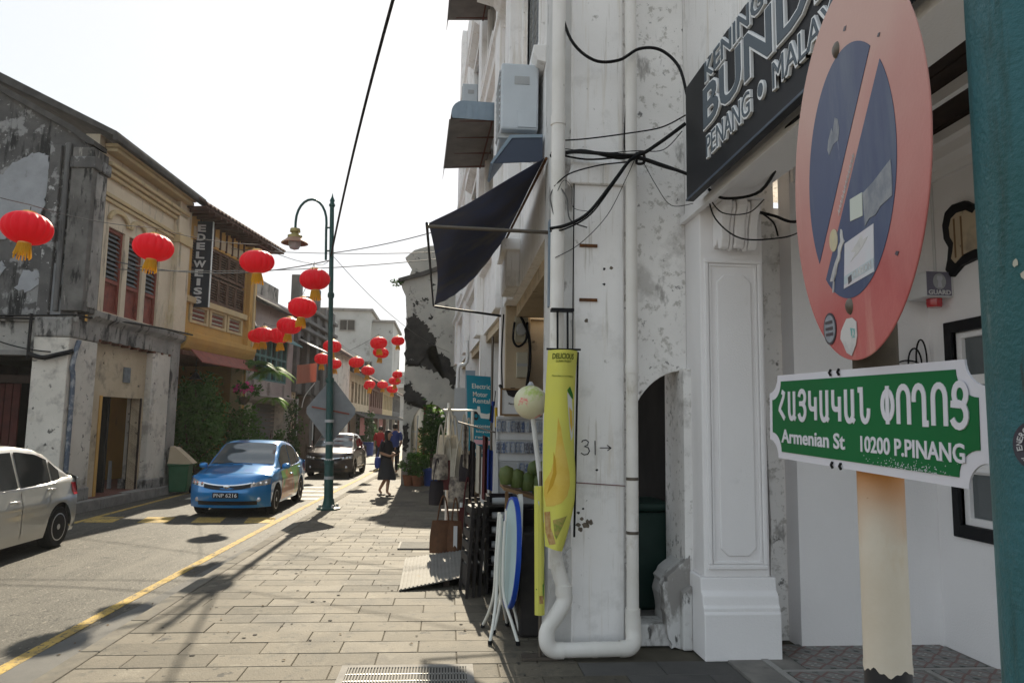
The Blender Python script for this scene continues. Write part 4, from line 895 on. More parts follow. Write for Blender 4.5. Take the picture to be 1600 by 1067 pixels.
MB().prism([(-.03, -.246), (-.010, -.250), (-.012, -.264), (-.03, -.262)], df, .0016, .0019).build('print', M['sticker_teal'], wb)
text('LA', -.03, -.012, -.262, -.250, df, .0019, .0022, .02).build('print_lettering', M['sticker_w'], wb)
stick([(-.07, .084), (-.05, .098), (-.045, .088), (-.03, .108), (-.017, .100), (-.012, .082), (-.022, .066), (-.045, .068), (-.072, .058), (-.078, .070)], M['sticker_g'], .0012)
# scratched graffiti along the slash and rivets
def gfx(u, v, w): return df(-.045 + u * math.cos(R_(38)) - v * math.sin(R_(38)), -.056 + u * math.sin(R_(38)) + v * math.cos(R_(38)), w)
MB().strokes([[(i * .0095, 0), (i * .0095 + .004, .010), (i * .0095 + .006, .001), (i * .0095 + .009, .008)] for i in range(12)], .0016, gfx, .0006, .001).build('scratched_writing', M['sticker_w'], disc)
for (u, v) in ((-.028, -.211), (.0, .211)):
    MB().lathe([(.0, .006), (.006, .006), (.012, .003), (.014, .0)], 18, fn=lambda x, y, z: df(u + x, v + y, z)).build('bolt', M['bolt'], disc, smooth=30)
for (u, v, q) in ((.044, .224, .008), (.17, .144, .006), (-.125, .151, .006), (.17, -.17, .007)):
    MB().prism([(u - q, v), (u - q * .2, v + q * .5), (u + q, v + q * .1), (u + q * .2, v - q * .6)], df, .0002, .0008).build('chip', M['sticker_k'], disc)
MB().box(.655, .70, 1.13, 1.19, 2.0, 2.03).build('clamp', M['postbrown'], sp); MB().box(.655, .70, 1.13, 1.19, 2.3, 2.33).build('clamp', M['postbrown'], sp)

# ---------------------------------------------------------------- teal lamp post close on the right
tp = wthing('lamp_post', 'thick teal lamp post in the right foreground with a round black sticker', 'lamp post', (.668, .752, 0))
tr_ = .072
body = MB(); zz = [-.01 + i * .05 for i in range(70)]
body.tube([(.668, .752, z) for z in (-.01, .3, 1.0, 2.2, 3.6, 5.2)], [tr_ + .002, tr_, tr_, tr_ - .001, tr_ - .004, tr_ - .006], 40, False)
body.build('shaft', M['teal'], tp, smooth=60)
MB().lathe([(.16, 0), (.16, .02), (.11, .05), (.09, .12), (tr_ + .003, .16)], 32, c=(.668, .752, 0)).build('base', M['teal'], tp, smooth=40)
def tpf(a, z, w): q = tr_ + w; return (.668 + q * math.cos(a), .752 + q * math.sin(a), z)
# angles measured from +X; the camera sees the side facing (-x,-y)
lm = MB(); A0, A1 = R_(160), R_(330)
for k in range(60):
    a = A0 + (A1 - A0) * k / 60; b = A0 + (A1 - A0) * (k + 1) / 60; z = 1.478 + .008 * math.sin(k * .7) + rnd.uniform(-.006, .008) - .0002 * k
    lm.add([tpf(a, 1.40, .0007), tpf(b, 1.40, .0007), tpf(b, z, .0007), tpf(a, z, .0007)], [(0, 1, 2, 3)])
lm.build('lime_paint', M['lime'], tp)
def cyl_disc(a, z, r, w0, m, nm, par):
    mb = MB(); n = 32
    mb.add([tpf(a, z, w0)] + [tpf(a + r * math.cos(2 * PI * k / n) / tr_, z + r * math.sin(2 * PI * k / n), w0) for k in range(n)], [(0, k + 1, (k + 1) % n + 1) for k in range(n)])
    return mb.build(nm, m, par)
SA, SZ = R_(211), 1.737
stk = cyl_disc(SA, SZ, .027, .0008, M['sticker_k'], 'round_sticker', tp)
cyl_disc(SA, SZ, .012, .0012, mat('sticker_violet', (.22, .19, .30), rough=.5), 'sticker_centre', stk)
ch = 'RK ENERGY DRINK '
word = 'RK ENERGY'
for i, cch in enumerate(word):
    if cch == ' ': continue
    th = R_(235 - i * 15)
    def lf(u, v, w, th=th):
        cx, cy = .0195 * math.cos(th), .0195 * math.sin(th); ex, ey = -math.sin(th) * -1, math.cos(th) * -1
        # tangent (reading clockwise) and outward
        tx, ty = math.sin(th), -math.cos(th); ox, oy = math.cos(th), math.sin(th)
        du = cx + u * tx + v * ox; dv = cy + u * ty + v * oy
        return tpf(SA + du / tr_, SZ + dv, w)
    text(cch, -.0022, .0022, -.003, .003, lf, .0012, .0016, .015).build('sticker_letter', M['sticker_w'], stk)
for (a, z, q) in ((190, 1.93, .010), (196, 1.915, .012), (197, 1.895, .006), (193, 1.70, .007), (190, 1.695, .003), (191, 1.68, .003), (192, 1.655, .003)):
    n = 9; mb = MB(); rr = [q * .62 * rnd.uniform(.5, 1.1) for _ in range(n)]
    mb.add([tpf(R_(a) + .2, z, .0006)] + [tpf(R_(a) + .2 + rr[k] * .6 * math.cos(2 * PI * k / n) / tr_, z + rr[k] * math.sin(2 * PI * k / n), .0006) for k in range(n)], [(0, k + 1, (k + 1) % n + 1) for k in range(n)])
    mb.build('paint_chip', mat('chip_primer', (.42, .40, .33), rough=.8), tp)

# ---------------------------------------------------------------- cables looping across the white wall
def cable(pts, r, label, m=None, n=6, sm=6, group='black cables across the white wall', nm='cable'):
    o = MB().tube(smoothline(pts, sm), r, n).build(nm, m or M['cable'], smooth=60); return tag(o, label, 'cable', group)
cable([(.86, 5.9, 5.36), (.96, 5.84, 4.98), (1.15, 5.82, 4.80), (1.36, 5.80, 4.80), (1.53, 5.78, 4.90), (1.70, 5.74, 4.88), (1.83, 5.66, 4.70), (1.87, 5.58, 4.42)], .013, 'thick black cable drooping from the pipe top to the signboard')
cable([(.82, 6.0, 4.02), (1.0, 5.86, 4.01), (1.3, 5.80, 3.98), (1.52, 5.78, 3.98), (1.68, 5.74, 4.07), (1.87, 5.62, 4.20)], .016, 'twisted bundle of black cables crossing the pier to the signboard')
cable([(.84, 6.0, 4.0), (1.05, 5.88, 4.03), (1.35, 5.82, 3.96), (1.50, 5.79, 3.965), (1.70, 5.72, 3.88), (1.90, 5.6, 3.76)], .014, 'black cable dipping behind the lower signboard corner')
cable([(.82, 5.98, 4.04), (1.1, 5.86, 3.95), (1.46, 5.80, 3.96), (1.72, 5.72, 3.86), (1.93, 5.56, 3.74)], .008, 'thin black cable alongside the dipping one to the board corner')
cable([(.80, 5.86, 3.35), (.93, 5.80, 3.37), (1.10, 5.79, 3.47), (1.28, 5.78, 3.70), (1.44, 5.78, 3.92), (1.54, 5.77, 3.99)], .014, 'black cable rising from the awning frame to the knot')
cable([(.80, 5.87, 3.33), (.92, 5.81, 3.34), (1.12, 5.79, 3.46), (1.31, 5.785, 3.72), (1.45, 5.785, 3.93)], .007, 'thin companion of the cable rising from the awning frame')
cable([(.84, 5.82, 3.10), (1.04, 5.80, 3.22), (1.26, 5.79, 3.46), (1.42, 5.79, 3.78), (1.50, 5.78, 3.97)], .003, 'hair-thin wire climbing the pier below the bundle', n=4)
cable([(.82, 5.95, 4.13), (1.1, 5.84, 4.12), (1.45, 5.80, 4.17), (1.70, 5.72, 4.20), (1.87, 5.62, 4.27)], .006, 'thin black wire above the cable bundle')
cable([(.82, 5.95, 4.08), (1.2, 5.83, 4.0), (1.5, 5.80, 4.02), (1.72, 5.75, 4.02), (1.86, 5.68, 4.16)], .004, 'fine wire just over the knot of cables', n=4)
cable([(.83, 5.84, 3.70), (.95, 5.80, 3.80), (1.2, 5.79, 3.88), (1.44, 5.78, 3.92), (1.53, 5.77, 3.98)], .006, 'thin wire sweeping up under the bundle')
cable([(.84, 5.84, 3.62), (.90, 5.80, 3.74), (.97, 5.80, 3.68), (.98, 5.80, 3.52), (1.1, 5.80, 3.49)], .003, 'hair-thin hooked wire by the rain pipe', n=4)
cable([(1.55, 5.78, 3.94), (1.66, 5.76, 3.72), (1.78, 5.74, 3.55), (1.95, 5.70, 3.56)], .003, 'hair-thin wire hanging below the knot', n=4)
cable([(1.53, 5.84, 4.0), (1.52, 5.84, 3.93), (1.57, 5.79, 3.92), (1.56, 5.79, 4.0), (1.50, 5.79, 3.99)], .012, 'knot where the black cables are tied to the pipe')
MB_ = None
cable([(1.47, 5.86, 5.5), (1.458, 5.93, 4.6), (1.452, 5.99, 4.15), (1.47, 5.90, 4.0)], .006, 'straight black wire running down beside the second pipe')
cable([(1.02, 5.99, 3.9), (1.015, 5.985, 2.6), (1.02, 5.985, 1.6)], .006, 'straight black wire down the edge of the numbered pier')
cable([(1.99, 5.45, 3.60), (2.08, 5.35, 3.50), (2.3, 5.2, 3.52), (2.2, 4.6, 3.60), (2.0, 4.2, 3.55), (1.97, 3.6, 3.52)], .012, 'black cable tucked under the signboard beam')
cable([(2.0, 5.5, 3.58), (2.06, 5.5, 3.38), (2.25, 5.46, 3.22), (2.6, 5.5, 3.25), (2.85, 5.7, 3.36)], .006, 'thin wire sagging across the scroll bracket')
cable([(2.0, 5.48, 3.55), (2.1, 5.46, 3.42), (2.3, 5.44, 3.42), (2.44, 5.46, 3.54)], .005, 'short wire loop over the scroll bracket')
cable([(2.45, 5.7, 3.52), (2.65, 5.75, 3.50), (2.8, 5.7, 3.44), (2.95, 5.6, 3.50)], .012, 'black cable bunch behind the red disc')
cable([(2.5, 5.7, 3.52), (2.6, 5.66, 3.42), (2.63, 5.64, 3.30)], .008, 'loose cable end beside the bracket')
# coil near the alarm
for k in range(3):
    cx, cz, rx, rz = 3.86 + .06 * k, 2.28 + .03 * k, .12 - .02 * k, .06 + .03 * k
    tag(MB().tube([(cx + rx * math.cos(t) * (1 if k == 0 else .6), 5.90, cz + rz * math.sin(t) * (1 if k == 0 else 1.5)) for t in [2 * PI * i / 24 for i in range(24)]], .007, 6, closed=True).build('cable_coil', M['cable'], smooth=60),
        ('wide', 'middle', 'narrow')[k] + ' loop of the black cable coil under the alarm', 'cable', 'cable coil under the alarm')
tag(MB().tube(smoothline([(3.62, 5.90, 2.45), (3.66, 5.88, 2.0), (3.7, 5.88, 1.9)], 4), .01, 6).build('cable', M['plastic_w'], smooth=60), 'white cable hanging on the wall right of the red disc', 'cable')

# ---------------------------------------------------------------- left-hand row of shophouses
def house(name, label, start, nxt):
    a = math.atan2(-(nxt[0] - start[0]), nxt[1] - start[1])
    return thing(name, label, 'house', (start[0], start[1], 0), a)
FL = lambda u, v, w: (w, u, v)          # facade plane: u along the street, v up, w out (towards the road = +)
XW = lambda u, v, w: (u, w, v)          # cross wall: u = x, v = z, w = y
def corr_roof(T, y0, y1, x_edge, z_edge, x_back, z_back, m, pitch=.22, nm='roof', th=.05):
    n = int((y1 - y0) / pitch * 4)
    def f(a, b): return (x_edge + (x_back - x_edge) * b, y0 + (y1 - y0) * a, z_edge + (z_back - z_edge) * b + .028 * math.cos(2 * PI * a * n / 4))
    return MB().sheet(f, n, 3, (0, 0, -th)).build(nm, m, T, smooth=60, fix=False)

# --- corner house with the mouldy gable
h1 = house('corner_shophouse', 'old corner shophouse with a black mouldy gable wall and cream street front', LFR[0], LFR[1])
LN = 4.98
gab = [(-6.8, 3.0), (-.02, 3.0), (-.02, 7.42), (-.35, 7.62), (-2.0, 8.52), (-3.4, 9.4), (-5.2, 10.6), (-6.8, 11.6)]
MB().prism(gab, XW, .2, .5).build('gable_wall', M['mould_wall'], h1)
# patch of render on the gable, uneven outline
pa = [(-1.95, 5.85), (-1.93, 6.4), (-1.75, 6.65), (-1.45, 6.75), (-1.30, 6.98), (-.95, 7.18), (-.62, 7.18), (-.50, 7.02), (-.46, 6.6), (-.52, 6.2), (-.60, 5.78), (-.80, 5.60), (-1.15, 5.72), (-1.28, 5.62), (-1.30, 5.36), (-1.52, 5.30), (-1.75, 5.36), (-1.72, 5.7), (-1.86, 5.74)]
M['render_patch'] = mat('grey_render', (.34, .345, .36), (.27, .275, .285), 2.5, rough=.9, bump=.4, bscale=25, stains=(((.16, .155, .15), 5, .62, .7),))
MB().prism(rough([(u - .25 if u < -.9 else u - .32, v) for u, v in pa], .05), XW, .17, .205).build('render_patch', M['render_patch'], h1, bevel=.02)
for pq in ([(-2.2, 3.9), (-1.9, 4.5), (-1.6, 4.9), (-1.52, 4.75), (-1.8, 4.2), (-2.05, 3.8)], [(-1.3, 4.35), (-1.15, 4.75), (-.85, 4.7), (-.8, 4.45), (-1.0, 4.3)], [(-.62, 3.72), (-.55, 4.9), (-.38, 4.88), (-.36, 3.72)]):
    MB().prism(rough(pq, .05), XW, .185, .205).build('render_patch', M['render_patch'], h1)
MB().box(-.78, -.55, .1, .205, 3.75, 7.35).build('wall_fin', M['mould_wall'], h1, bevel=.02)
MB().tube([(-.42, .14, 3.9), (-.42, .14, 7.4)], .055, 10).build('rain_pipe', M['greywall'], h1, smooth=50)
# coping along the gable
cpn = [(-.1, 7.42), (.1, 7.36), (.1, 7.46), (-.35, 7.76), (-2.0, 8.66), (-3.4, 9.54), (-5.2, 10.74), (-6.8, 11.74), (-6.8, 11.6), (-5.2, 10.6), (-3.4, 9.4), (-2.0, 8.52), (-.35, 7.62)]
MB().prism(cpn, XW, .1, .62).build('gable_coping', M['roofdark'], h1)
# lower band, beam and dark side shop
MB().prism([(-6.8, 3.0), (-.02, 3.0), (-.02, 3.75), (-6.8, 3.75)], XW, .08, .2).build('side_band', M['mould_light'], h1)
MB().prism([(-6.8, 2.98), (-.72, 2.98), (-.72, 3.08), (-6.8, 3.08)], XW, -.05, .1).build('side_ledge', M['concrete'], h1, bevel=.01)
MB().prism([(-6.8, 3.66), (.1, 3.66), (.1, 3.78), (-6.8, 3.78)], XW, .0, .085).build('side_ledge', M['mould_light'], h1, bevel=.01)
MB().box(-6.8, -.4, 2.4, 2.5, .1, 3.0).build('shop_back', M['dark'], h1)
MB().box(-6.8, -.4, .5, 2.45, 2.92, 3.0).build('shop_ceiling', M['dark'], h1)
for k in range(7):
    x = -1.42 - .16 * k; MB().box(x, x + .14, .62, .66, .1, 2.45).build('folding_door_panel', mat('dark_maroon', (.075, .022, .018), (.05, .017, .015), 5, rough=.7), h1, bevel=.008)
MB().box(-6.8, -.55, .5, .62, 2.46, 2.62).build('shop_lintel', M['darkwood'], h1)
MB().box(-.72, -.58, .3, .42, .1, 3.0).build('door_post', mat('ochre_post', (.18, .10, .05), rough=.8), h1)
sk = thing('sack_pile', 'pile of pale sacks stacked in the dark side shop', 'sacks', (-8.5, 16.3, .1))
for k, (x, z, q) in enumerate(((0, .12, .30), (.35, .1, .28), (.06, .33, .27), (.38, .31, .25), (.2, .5, .26), (.1, .68, .22), (.28, .85, .2))):
    MB().lathe([(0, -.11), (q * .75, -.10), (q, -.03), (q, .04), (q * .7, .1), (0, .11)], 12, c=(x, 0, z), sy=.7).build('sack', M['plastic_w'], sk, smooth=60)
# corner column
MB().box(-.68, .02, -.05, 1.0, .1, 3.35).build('corner_column', M['whitewall'], h1, bevel=.02)
MB().box(-.70, .04, -.07, 1.02, 3.35, 3.75).build('column_head', M['mould_light'], h1, bevel=.04)
MB().box(-.72, .05, -.10, 1.04, .08, .35).build('column_foot', M['mould_light'], h1, bevel=.03)
MB().tube(smoothline([(.06, .22, 3.3), (.07, .12, 3.1), (.06, .05, 2.75), (.07, .10, 2.4), (.06, .12, .4)], 5), .05, 8).build('cable_conduit', mat('conduit_blue', (.12, .14, .18), (.3, .31, .33), 7, .5, .6, rough=.6), h1, smooth=50)
# ground floor wall behind, doorway, yellow interior
MB().wall(.6, LN, .1, 3.45, [(1.62, 3.35, .1, 2.25)], lambda u, v, w: (-.14 + w, u, v), -.2, 0).build('ground_wall', M['mould_light'] if False else M['plaster_cream'], h1)
MB().box(-.36, -.12, 1.52, 1.62, .1, 2.26).build('door_jamb', M['ochre'], h1); MB().box(-.36, -.12, 3.35, 3.42, .1, 2.26).build('door_jamb', M['darkwood'], h1)
MB().box(-2.6, -2.5, 1.0, LN, .1, 3.0).build('room_back', M['darkwood'], h1)
MB().box(-2.48, -2.4, 1.9, 3.6, .3, 1.25).build('counter', M['ochre'], h1)
for z in (.3, .62, .95): MB().box(-2.4, -2.2, 1.9, 3.6, z, z + .04).build('shelf', M['ochre'], h1)
MB().box(-.139, -.11, 2.45, 2.75, 2.6, 2.95).build('vent_panel', M['louvre'], h1)
MB().box(-1.75, -1.72, 2.9, 3.05, 1.1, 2.1).build('inner_post', M['ochre'], h1)
nt_ = MB().box(-.74, -.735, 2.95, 3.15, 1.75, 2.1).build('paper_notice', M['plastic_w'], h1)
MB().lathe([(0, 0), (.06, 0), (.06, .003), (0, .003)], 16, fn=lambda x, y, z: (-.733 + z, 3.05 + x, 1.96 + y)).build('notice_mark', M['red_plastic'], nt_)
# second column / pier at the far end
MB().box(-.55, .02, 3.55, 4.75, .1, 3.45).build('pier', M['whitewall'], h1, bevel=.02)
MB().box(-.3, .06, 4.5, LN - .02, .08, 3.9).build('pier_edge', M['mould_light'], h1, bevel=.02)
MB().box(-.62, .05, 3.5, 4.8, .08, .32).build('pier_foot', M['mould_light'], h1, bevel=.03)
# floor ledge and fascia
MB().prism([(0, 3.42), (.04, 3.42), (.06, 3.76), (.18, 3.86), (.20, 3.98), (0, 4.02)], XW, .55, LN).build('floor_ledge', M['mould_light'], h1, bevel=.015)
MB().box(-.5, .0, .9, LN, 3.45, 3.6).build('soffit', M['redbrown'], h1)
for k in range(9): MB().box(-.48, .04, 1.0 + k * .42, 1.1 + k * .42, 3.38, 3.45).build('joist', M['redbrown'], h1)
M['mould_dk'] = mat('mouldy_pilaster', (.09, .085, .08), (.17, .16, .15), 2, rough=.95, bump=.7, bscale=20, stains=(((.03, .03, .03), 2.5, .54, .62, (2, 2, .5)), ((.30, .28, .25), 4, .62, .68, (2, 2, .4))))
# upper street front
wins = [(1.12, 1.82), (2.02, 2.72), (2.92, 3.58)]
MB().wall(.5, LN, 4.02, 7.75, [(a, b, 4.05, 5.92) for a, b in wins], FL, -.3, 0).build('street_front', M['cream'], h1)
for a, b in wins:
    wf = MB().wall(a, b, 4.05, 5.92, [(a + .07, b - .07, 4.80, 5.84), (a + .07, b - .07, 4.10, 4.72)], FL, -.16, -.05).build('window', M['maroon'], h1, bevel=.006)
    MB().box(-.14, -.11, a + .06, b - .06, 4.08, 4.74).build('lower_panel', M['maroon'], wf)
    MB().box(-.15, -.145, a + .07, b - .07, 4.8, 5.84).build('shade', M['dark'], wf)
    for j in range(10):
        z = 4.82 + j * .104; MB().prism([(-.14, z + .075), (-.065, z), (-.06, z + .01), (-.135, z + .085)], XW, a + .075, b - .075).build('slat', M['louvre'], wf)
def ogee(c): return [(c + .5 * math.sin(t) , 0) for t in (0,)]
for (c, ww) in ((1.47, .46), (2.37, .42), (3.25, .36)):
    P = arc(c, 6.06, ww, .30, 0, 180, 14); Q = arc(c, 6.06, ww - .10, .20, 180, 0, 14)
    MB().prism(P + Q, FL, .0005, .07).build('window_arch', M['ochre_trim'], h1, bevel=.015)
for z, d in ((6.42, .05), (6.52, .08), (6.95, .08), (7.05, .14), (7.15, .20), (7.45, .28), (7.55, .34)):
    MB().box(.0005, d, .7, LN - .25, z, z + .085).build('cornice_band', M['ochre_trim'], h1, bevel=.015)
MB().box(-.2, .14, 4.25, LN, 4.02, 7.7).build('front_pilaster', M['cream'], h1, bevel=.015)
MB().box(-.05, .20, 4.2, LN + .02, 6.35, 6.6).build('pilaster_band', M['ochre_trim'], h1, bevel=.015)
MB().box(-.3, .14, .08, .66, 3.9, 7.3).build('corner_pilaster', M['mould_dk'], h1, bevel=.02)
MB().box(.1405, .16, .22, .60, 4.0, 6.8).build('pilaster_face', M['mould_light'], h1, bevel=.01)
MB().box(-.32, .20, .04, .70, 6.85, 7.1).build('pilaster_head', M['mould_wall'], h1, bevel=.03)
# roof
MB().prism([(.45, 7.74), (-3.4, 9.62), (-6.8, 11.8), (-6.8, 11.55), (-3.4, 9.4), (.45, 7.62)], XW, .3, LN + .1).build('roof', M['roofdark'], h1)
MB().box(.36, .47, .3, LN + .1, 7.55, 7.70).build('gutter', M['roofdark'], h1, bevel=.02)
for (a, b, cc) in (((-6.8, -.02, 3.72), (.1, -.02, 3.80), .03), ((-6.8, -.03, 3.78), (.0, -.03, 3.70), .0)):
    MB().tube(sag(a, b, cc), .018, 6).build('wall_cable', M['cable'], h1)
MB().tube(sag((-2.2, -.05, 3.62), (-.3, -.1, 3.05), .12), .014, 6).build('wall_cable', M['cable'], h1)
MB().tube([(-.72, -.12, 3.8), (-.72, -.12, 2.9)], .03, 6).build('wall_cable', M['cable'], h1)
MB().tube(smoothline([(-.7, -.13, 3.0), (-.4, -.16, 2.93), (-.1, -.14, 3.0), (.07, .02, 3.08)], 5), .05, 6).build('wall_cable', M['cable'], h1)
MB().tube(sag((.06, -.02, 3.78), (.38, 4.9, 4.0), -.05), .022, 6).build('wall_cable', M['cable'], h1)

ych = thing('yellow_chair', 'yellow plastic chair inside the open doorway', 'chair', (-8.35, 18.15, .1), R_(-60))
for s in ((-.2, -.2), (.2, -.2), (-.2, .2), (.2, .2)): MB().bar((s[0] * 1.1, s[1] * 1.1, 0), (s[0], s[1], .44), .035).build('leg', M['yellow_chair'], ych)
MB().box(-.23, .23, -.23, .23, .43, .47).build('seat', M['yellow_chair'], ych, bevel=.015)
MB().wall(-.22, .22, .47, .88, [(-.15, -.03, .54, .80), (.03, .15, .54, .80)], XW, .2, .23).build('backrest', M['yellow_chair'], ych, bevel=.01)
tag(MB().prism([(0, .1), (.16, .1), (.10, .75), (.02, .75)], lambda u, v, w: (-8.08 + w, 18.75 + u, v), 0, .04).build('leaning_board', M['plastic_g']), 'pale grey board leaning in the doorway beside the yellow chair', 'board')

# --- ochre house with overhanging eave and shuttered bay
h2 = house('ochre_shophouse', 'ochre timber-fronted shophouse with brown shutters and a deep tiled eave', (-7.16, 20.32), LFR[2])
L2_ = 4.33
MB().wall(0, L2_, 3.95, 7.45, [(.35, L2_ - .55, 5.15, 6.75), (.35, L2_ - .55, 4.45, 4.92)], FL, -.25, 0).build('bay_front', M['ochre'], h2)
MB().box(-.02, .10, 0, L2_ - .3, 4.95, 5.12).build('sill_rail', M['ochre_trim'], h2, bevel=.015)
MB().prism([(0, 3.62), (.12, 3.7), (.2, 3.86), (.24, 3.98), (.24, 4.12), (0, 4.14)], XW, 0, L2_).build('bay_base', M['ochre'], h2, bevel=.015)
sh = []
n = 6; wd = (L2_ - .9) / n
for k in range(n):
    y = .35 + k * wd
    for (z0, z1) in ((5.17, 5.92), (5.98, 6.73)):
        s_ = MB().wall(y + .01, y + wd - .01, z0, z1, [(y + .06, y + wd - .06, z0 + .06, z1 - .06)], FL, -.12, -.03).build('shutter', M['brown_wood'], h2)
        for j in range(8):
            z = z0 + .065 + j * .078; MB().prism([(-.11, z + .06), (-.05, z), (-.045, z + .01), (-.105, z + .07)], XW, y + .06, y + wd - .06).build('slat', M['brown_wood'], s_)
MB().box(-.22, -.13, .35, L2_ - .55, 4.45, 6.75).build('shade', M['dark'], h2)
for k in range(3):
    y = .40 + k * 1.12
    pn = MB().wall(y, y + 1.05, 4.42, 4.95, [(y + .12, y + .93, 4.50, 4.88)], FL, -.12, .03).build('lower_frame', M['ochre_trim'], h2, bevel=.008)
    for j in range(6): MB().box(-.10, -.04, y + .12, y + .93, 4.50 + j * .065, 4.545 + j * .065).build('slat', M['canvas'] if j % 2 else M['maroon'], pn)
# light frieze between window and eave
for k in range(9):
    y = .35 + k * .40; MB().box(.0005, .02, y, y + .30, 6.82, 7.1).build('frieze_panel', M['plaster_cream'], h2)
    MB().box(.0005, .03, y + .31, y + .39, 6.78, 7.4).build('frieze_stud', M['rafter'], h2)
MB().box(-.1, .16, L2_ - .5, L2_ - .02, 3.98, 7.4).build('corner_pilaster', M['ochre'], h2, bevel=.015)
MB().box(-.02, .22, L2_ - .30, L2_ - .2, 3.98, 7.3).build('pilaster_rib', M['ochre_trim'], h2, bevel=.015)
corr_roof(h2, -.45, L2_ + .75, .75, 7.50, -3.6, 10.0, M['rooftile'])
for k in range(14): MB().bar((.70, -.2 + k * .35, 7.34), (-.1, -.2 + k * .35, 7.36), .07).build('rafter', M['rafter'], h2)
MB().prism([(.72, 7.38), (-.1, 7.40), (-.1, 7.42), (.72, 7.43)], XW, -.4, L2_ + .7).build('soffit_boards', M['rafter'], h2)
MB().box(-6, -.26, L2_ - .08, L2_ + .12, .1, 7.4).build('party_wall', M['ochre'], h2)
MB().box(-2.4, -2.3, 0, L2_, .1, 3.6).build('ground_wall', M['ochre'], h2)
MB().box(-2.4, .1, 0, L2_, 3.5, 3.62).build('soffit', M['redbrown'], h2)
MB().prism([(.22, 3.62), (.55, 3.30), (.55, 3.33), (.22, 3.66)], XW, .2, L2_ - .3).build('small_awning', M['maroon'], h2)
for k in range(3): MB().box(-.25, .14 - .03 * k, L2_ - .72 + .2 * k, L2_ - .58 + .2 * k, .1, 3.6).build('clustered_column', (M['ochre_trim'], M['ochre'], M['whitewall'])[k], h2, bevel=.03)
MB().box(-2.29, -2.2, 2.2, 3.2, .1, 2.2).build('door', M['teal_shutter'], h2)
lmp = thing('pendant_lamp', 'small black pendant lamp hanging under the ochre bay', 'lamp', (-7.05, 21.4, 2.9))
MB().lathe([(.18, 0), (.06, .16), (.03, .2)], 14).build('shade', M['black'], lmp, smooth=50); MB().tube([(0, 0, .18), (0, 0, .62)], .012, 5).build('cord', M['cable'], lmp)

# hanging vertical sign
ed = wthing('hanging_sign', 'tall navy hanging sign with white vertical letters EDELWEISS', 'sign', (-7.2, 20.9, 5.0))
Ye = 20.85
eb = MB().box(-7.24, -6.66, Ye, Ye + .09, 4.86, 7.28).build('board', M['edel'], ed, bevel=.01)
MB().box(-6.66, -6.645, Ye - .005, Ye + .095, 4.86, 7.28).build('edge', M['galv'], ed)
ef = lambda u, v, w: (u, Ye - w, v)
for k, chh in enumerate('EDELWEISS'):
    z = 7.20 - (k + 1) * .253 + .03; ww = .05 if chh == 'I' else (.17 if chh == 'W' else .115)
    text(chh, -6.95 - ww, -6.95 + ww, z, z + .20, ef, .0005, .006, .04).build('letter', M['edel_w'], eb)
for z in (5.0, 7.1): MB().tube([(-6.9, Ye + .05, z), (-7.35, Ye + .05, z)], .018, 6).build('arm', M['black'], ed)

# --- pale pink house with teal windows
h3 = house('teal_window_shophouse', 'pale shophouse with teal upper windows and a grey shutter below', LFR[2], LFR[3])
L3_ = 4.62
MB().wall(0, L3_, 2.55, 6.0, [(.5, L3_ - .7, 3.15, 4.75)], FL, -.3, 0).build('street_front', M['pinkwall'], h3)
for k in range(6):
    y = .5 + k * .57; f_ = MB().wall(y, y + .55, 3.15, 4.75, [(y + .06, y + .49, 3.22, 3.95), (y + .06, y + .49, 4.03, 4.68)], FL, -.15, -.02).build('window', M['teal_shutter'], h3)
    MB().box(-.12, -.11, y + .05, y + .5, 3.2, 4.7).build('pane', M['glass_win'] if k % 3 else M['dark'], f_)
MB().prism([(0, 4.75), (.5, 4.55), (.5, 4.60), (0, 4.9)], XW, .3, L3_ - .5).build('window_hood', M['teal_shutter'], h3)
MB().prism([(.45, 5.55), (-.2, 5.85), (-.2, 6.05), (.5, 5.62)], XW, -.1, L3_).build('eave', M['roofdark'], h3)
for k in range(22): MB().tube([(.46, .05 + k * .21, 5.62), (-1.0, .05 + k * .21, 6.25)], .06, 6).build('roof_tile_row', M['concrete'], h3)
MB().prism([(-.9, 6.0), (-.7, 6.0), (-.7, 6.9), (-.9, 7.0)], XW, 0, L3_).build('parapet', M['mould_light'], h3)
MB().prism([(0, 2.35), (.2, 2.45), (.26, 2.6), (0, 2.66)], XW, 0, L3_).build('string_course', M['pinkwall'], h3)
for y in (.35, 1.9, 3.5): MB().box(0.0005, .08, y, y + .22, 2.66, 3.1).build('corbel', M['pinkwall'], h3)
MB().box(-.45, .02, 0, .45, .1, 2.5).build('pier', M['whitewall'], h3); MB().box(-.45, .02, L3_ - .9, L3_ - .02, .1, 2.5).build('pier', M['whitewall'], h3)
for k in range(16): MB().box(-.38, -.32, .46, L3_ - .91, .12 + k * .15, .26 + k * .15).build('shutter_slat', M['greywall'] if False else mat('roller_shutter', (.17, .175, .18), rough=.6), h3)
fl_ = thing('flag', 'small salmon pennant on a white pole by the teal window house', 'flag', (-5.55, 29.0, 2.3))
MB().tube(smoothline([(0, 0, 0), (.1, 0, .45), (.45, 0, .95)], 4), .02, 6).build('pole', M['plastic_w'], fl_); MB().sheet(lambda a, b: (-.25 + .75 * a, .04 * math.sin(a * 5), 1.62 - .72 * b + .1 * a), 6, 2, (0, .01, 0)).build('cloth', M['salmon'], fl_)

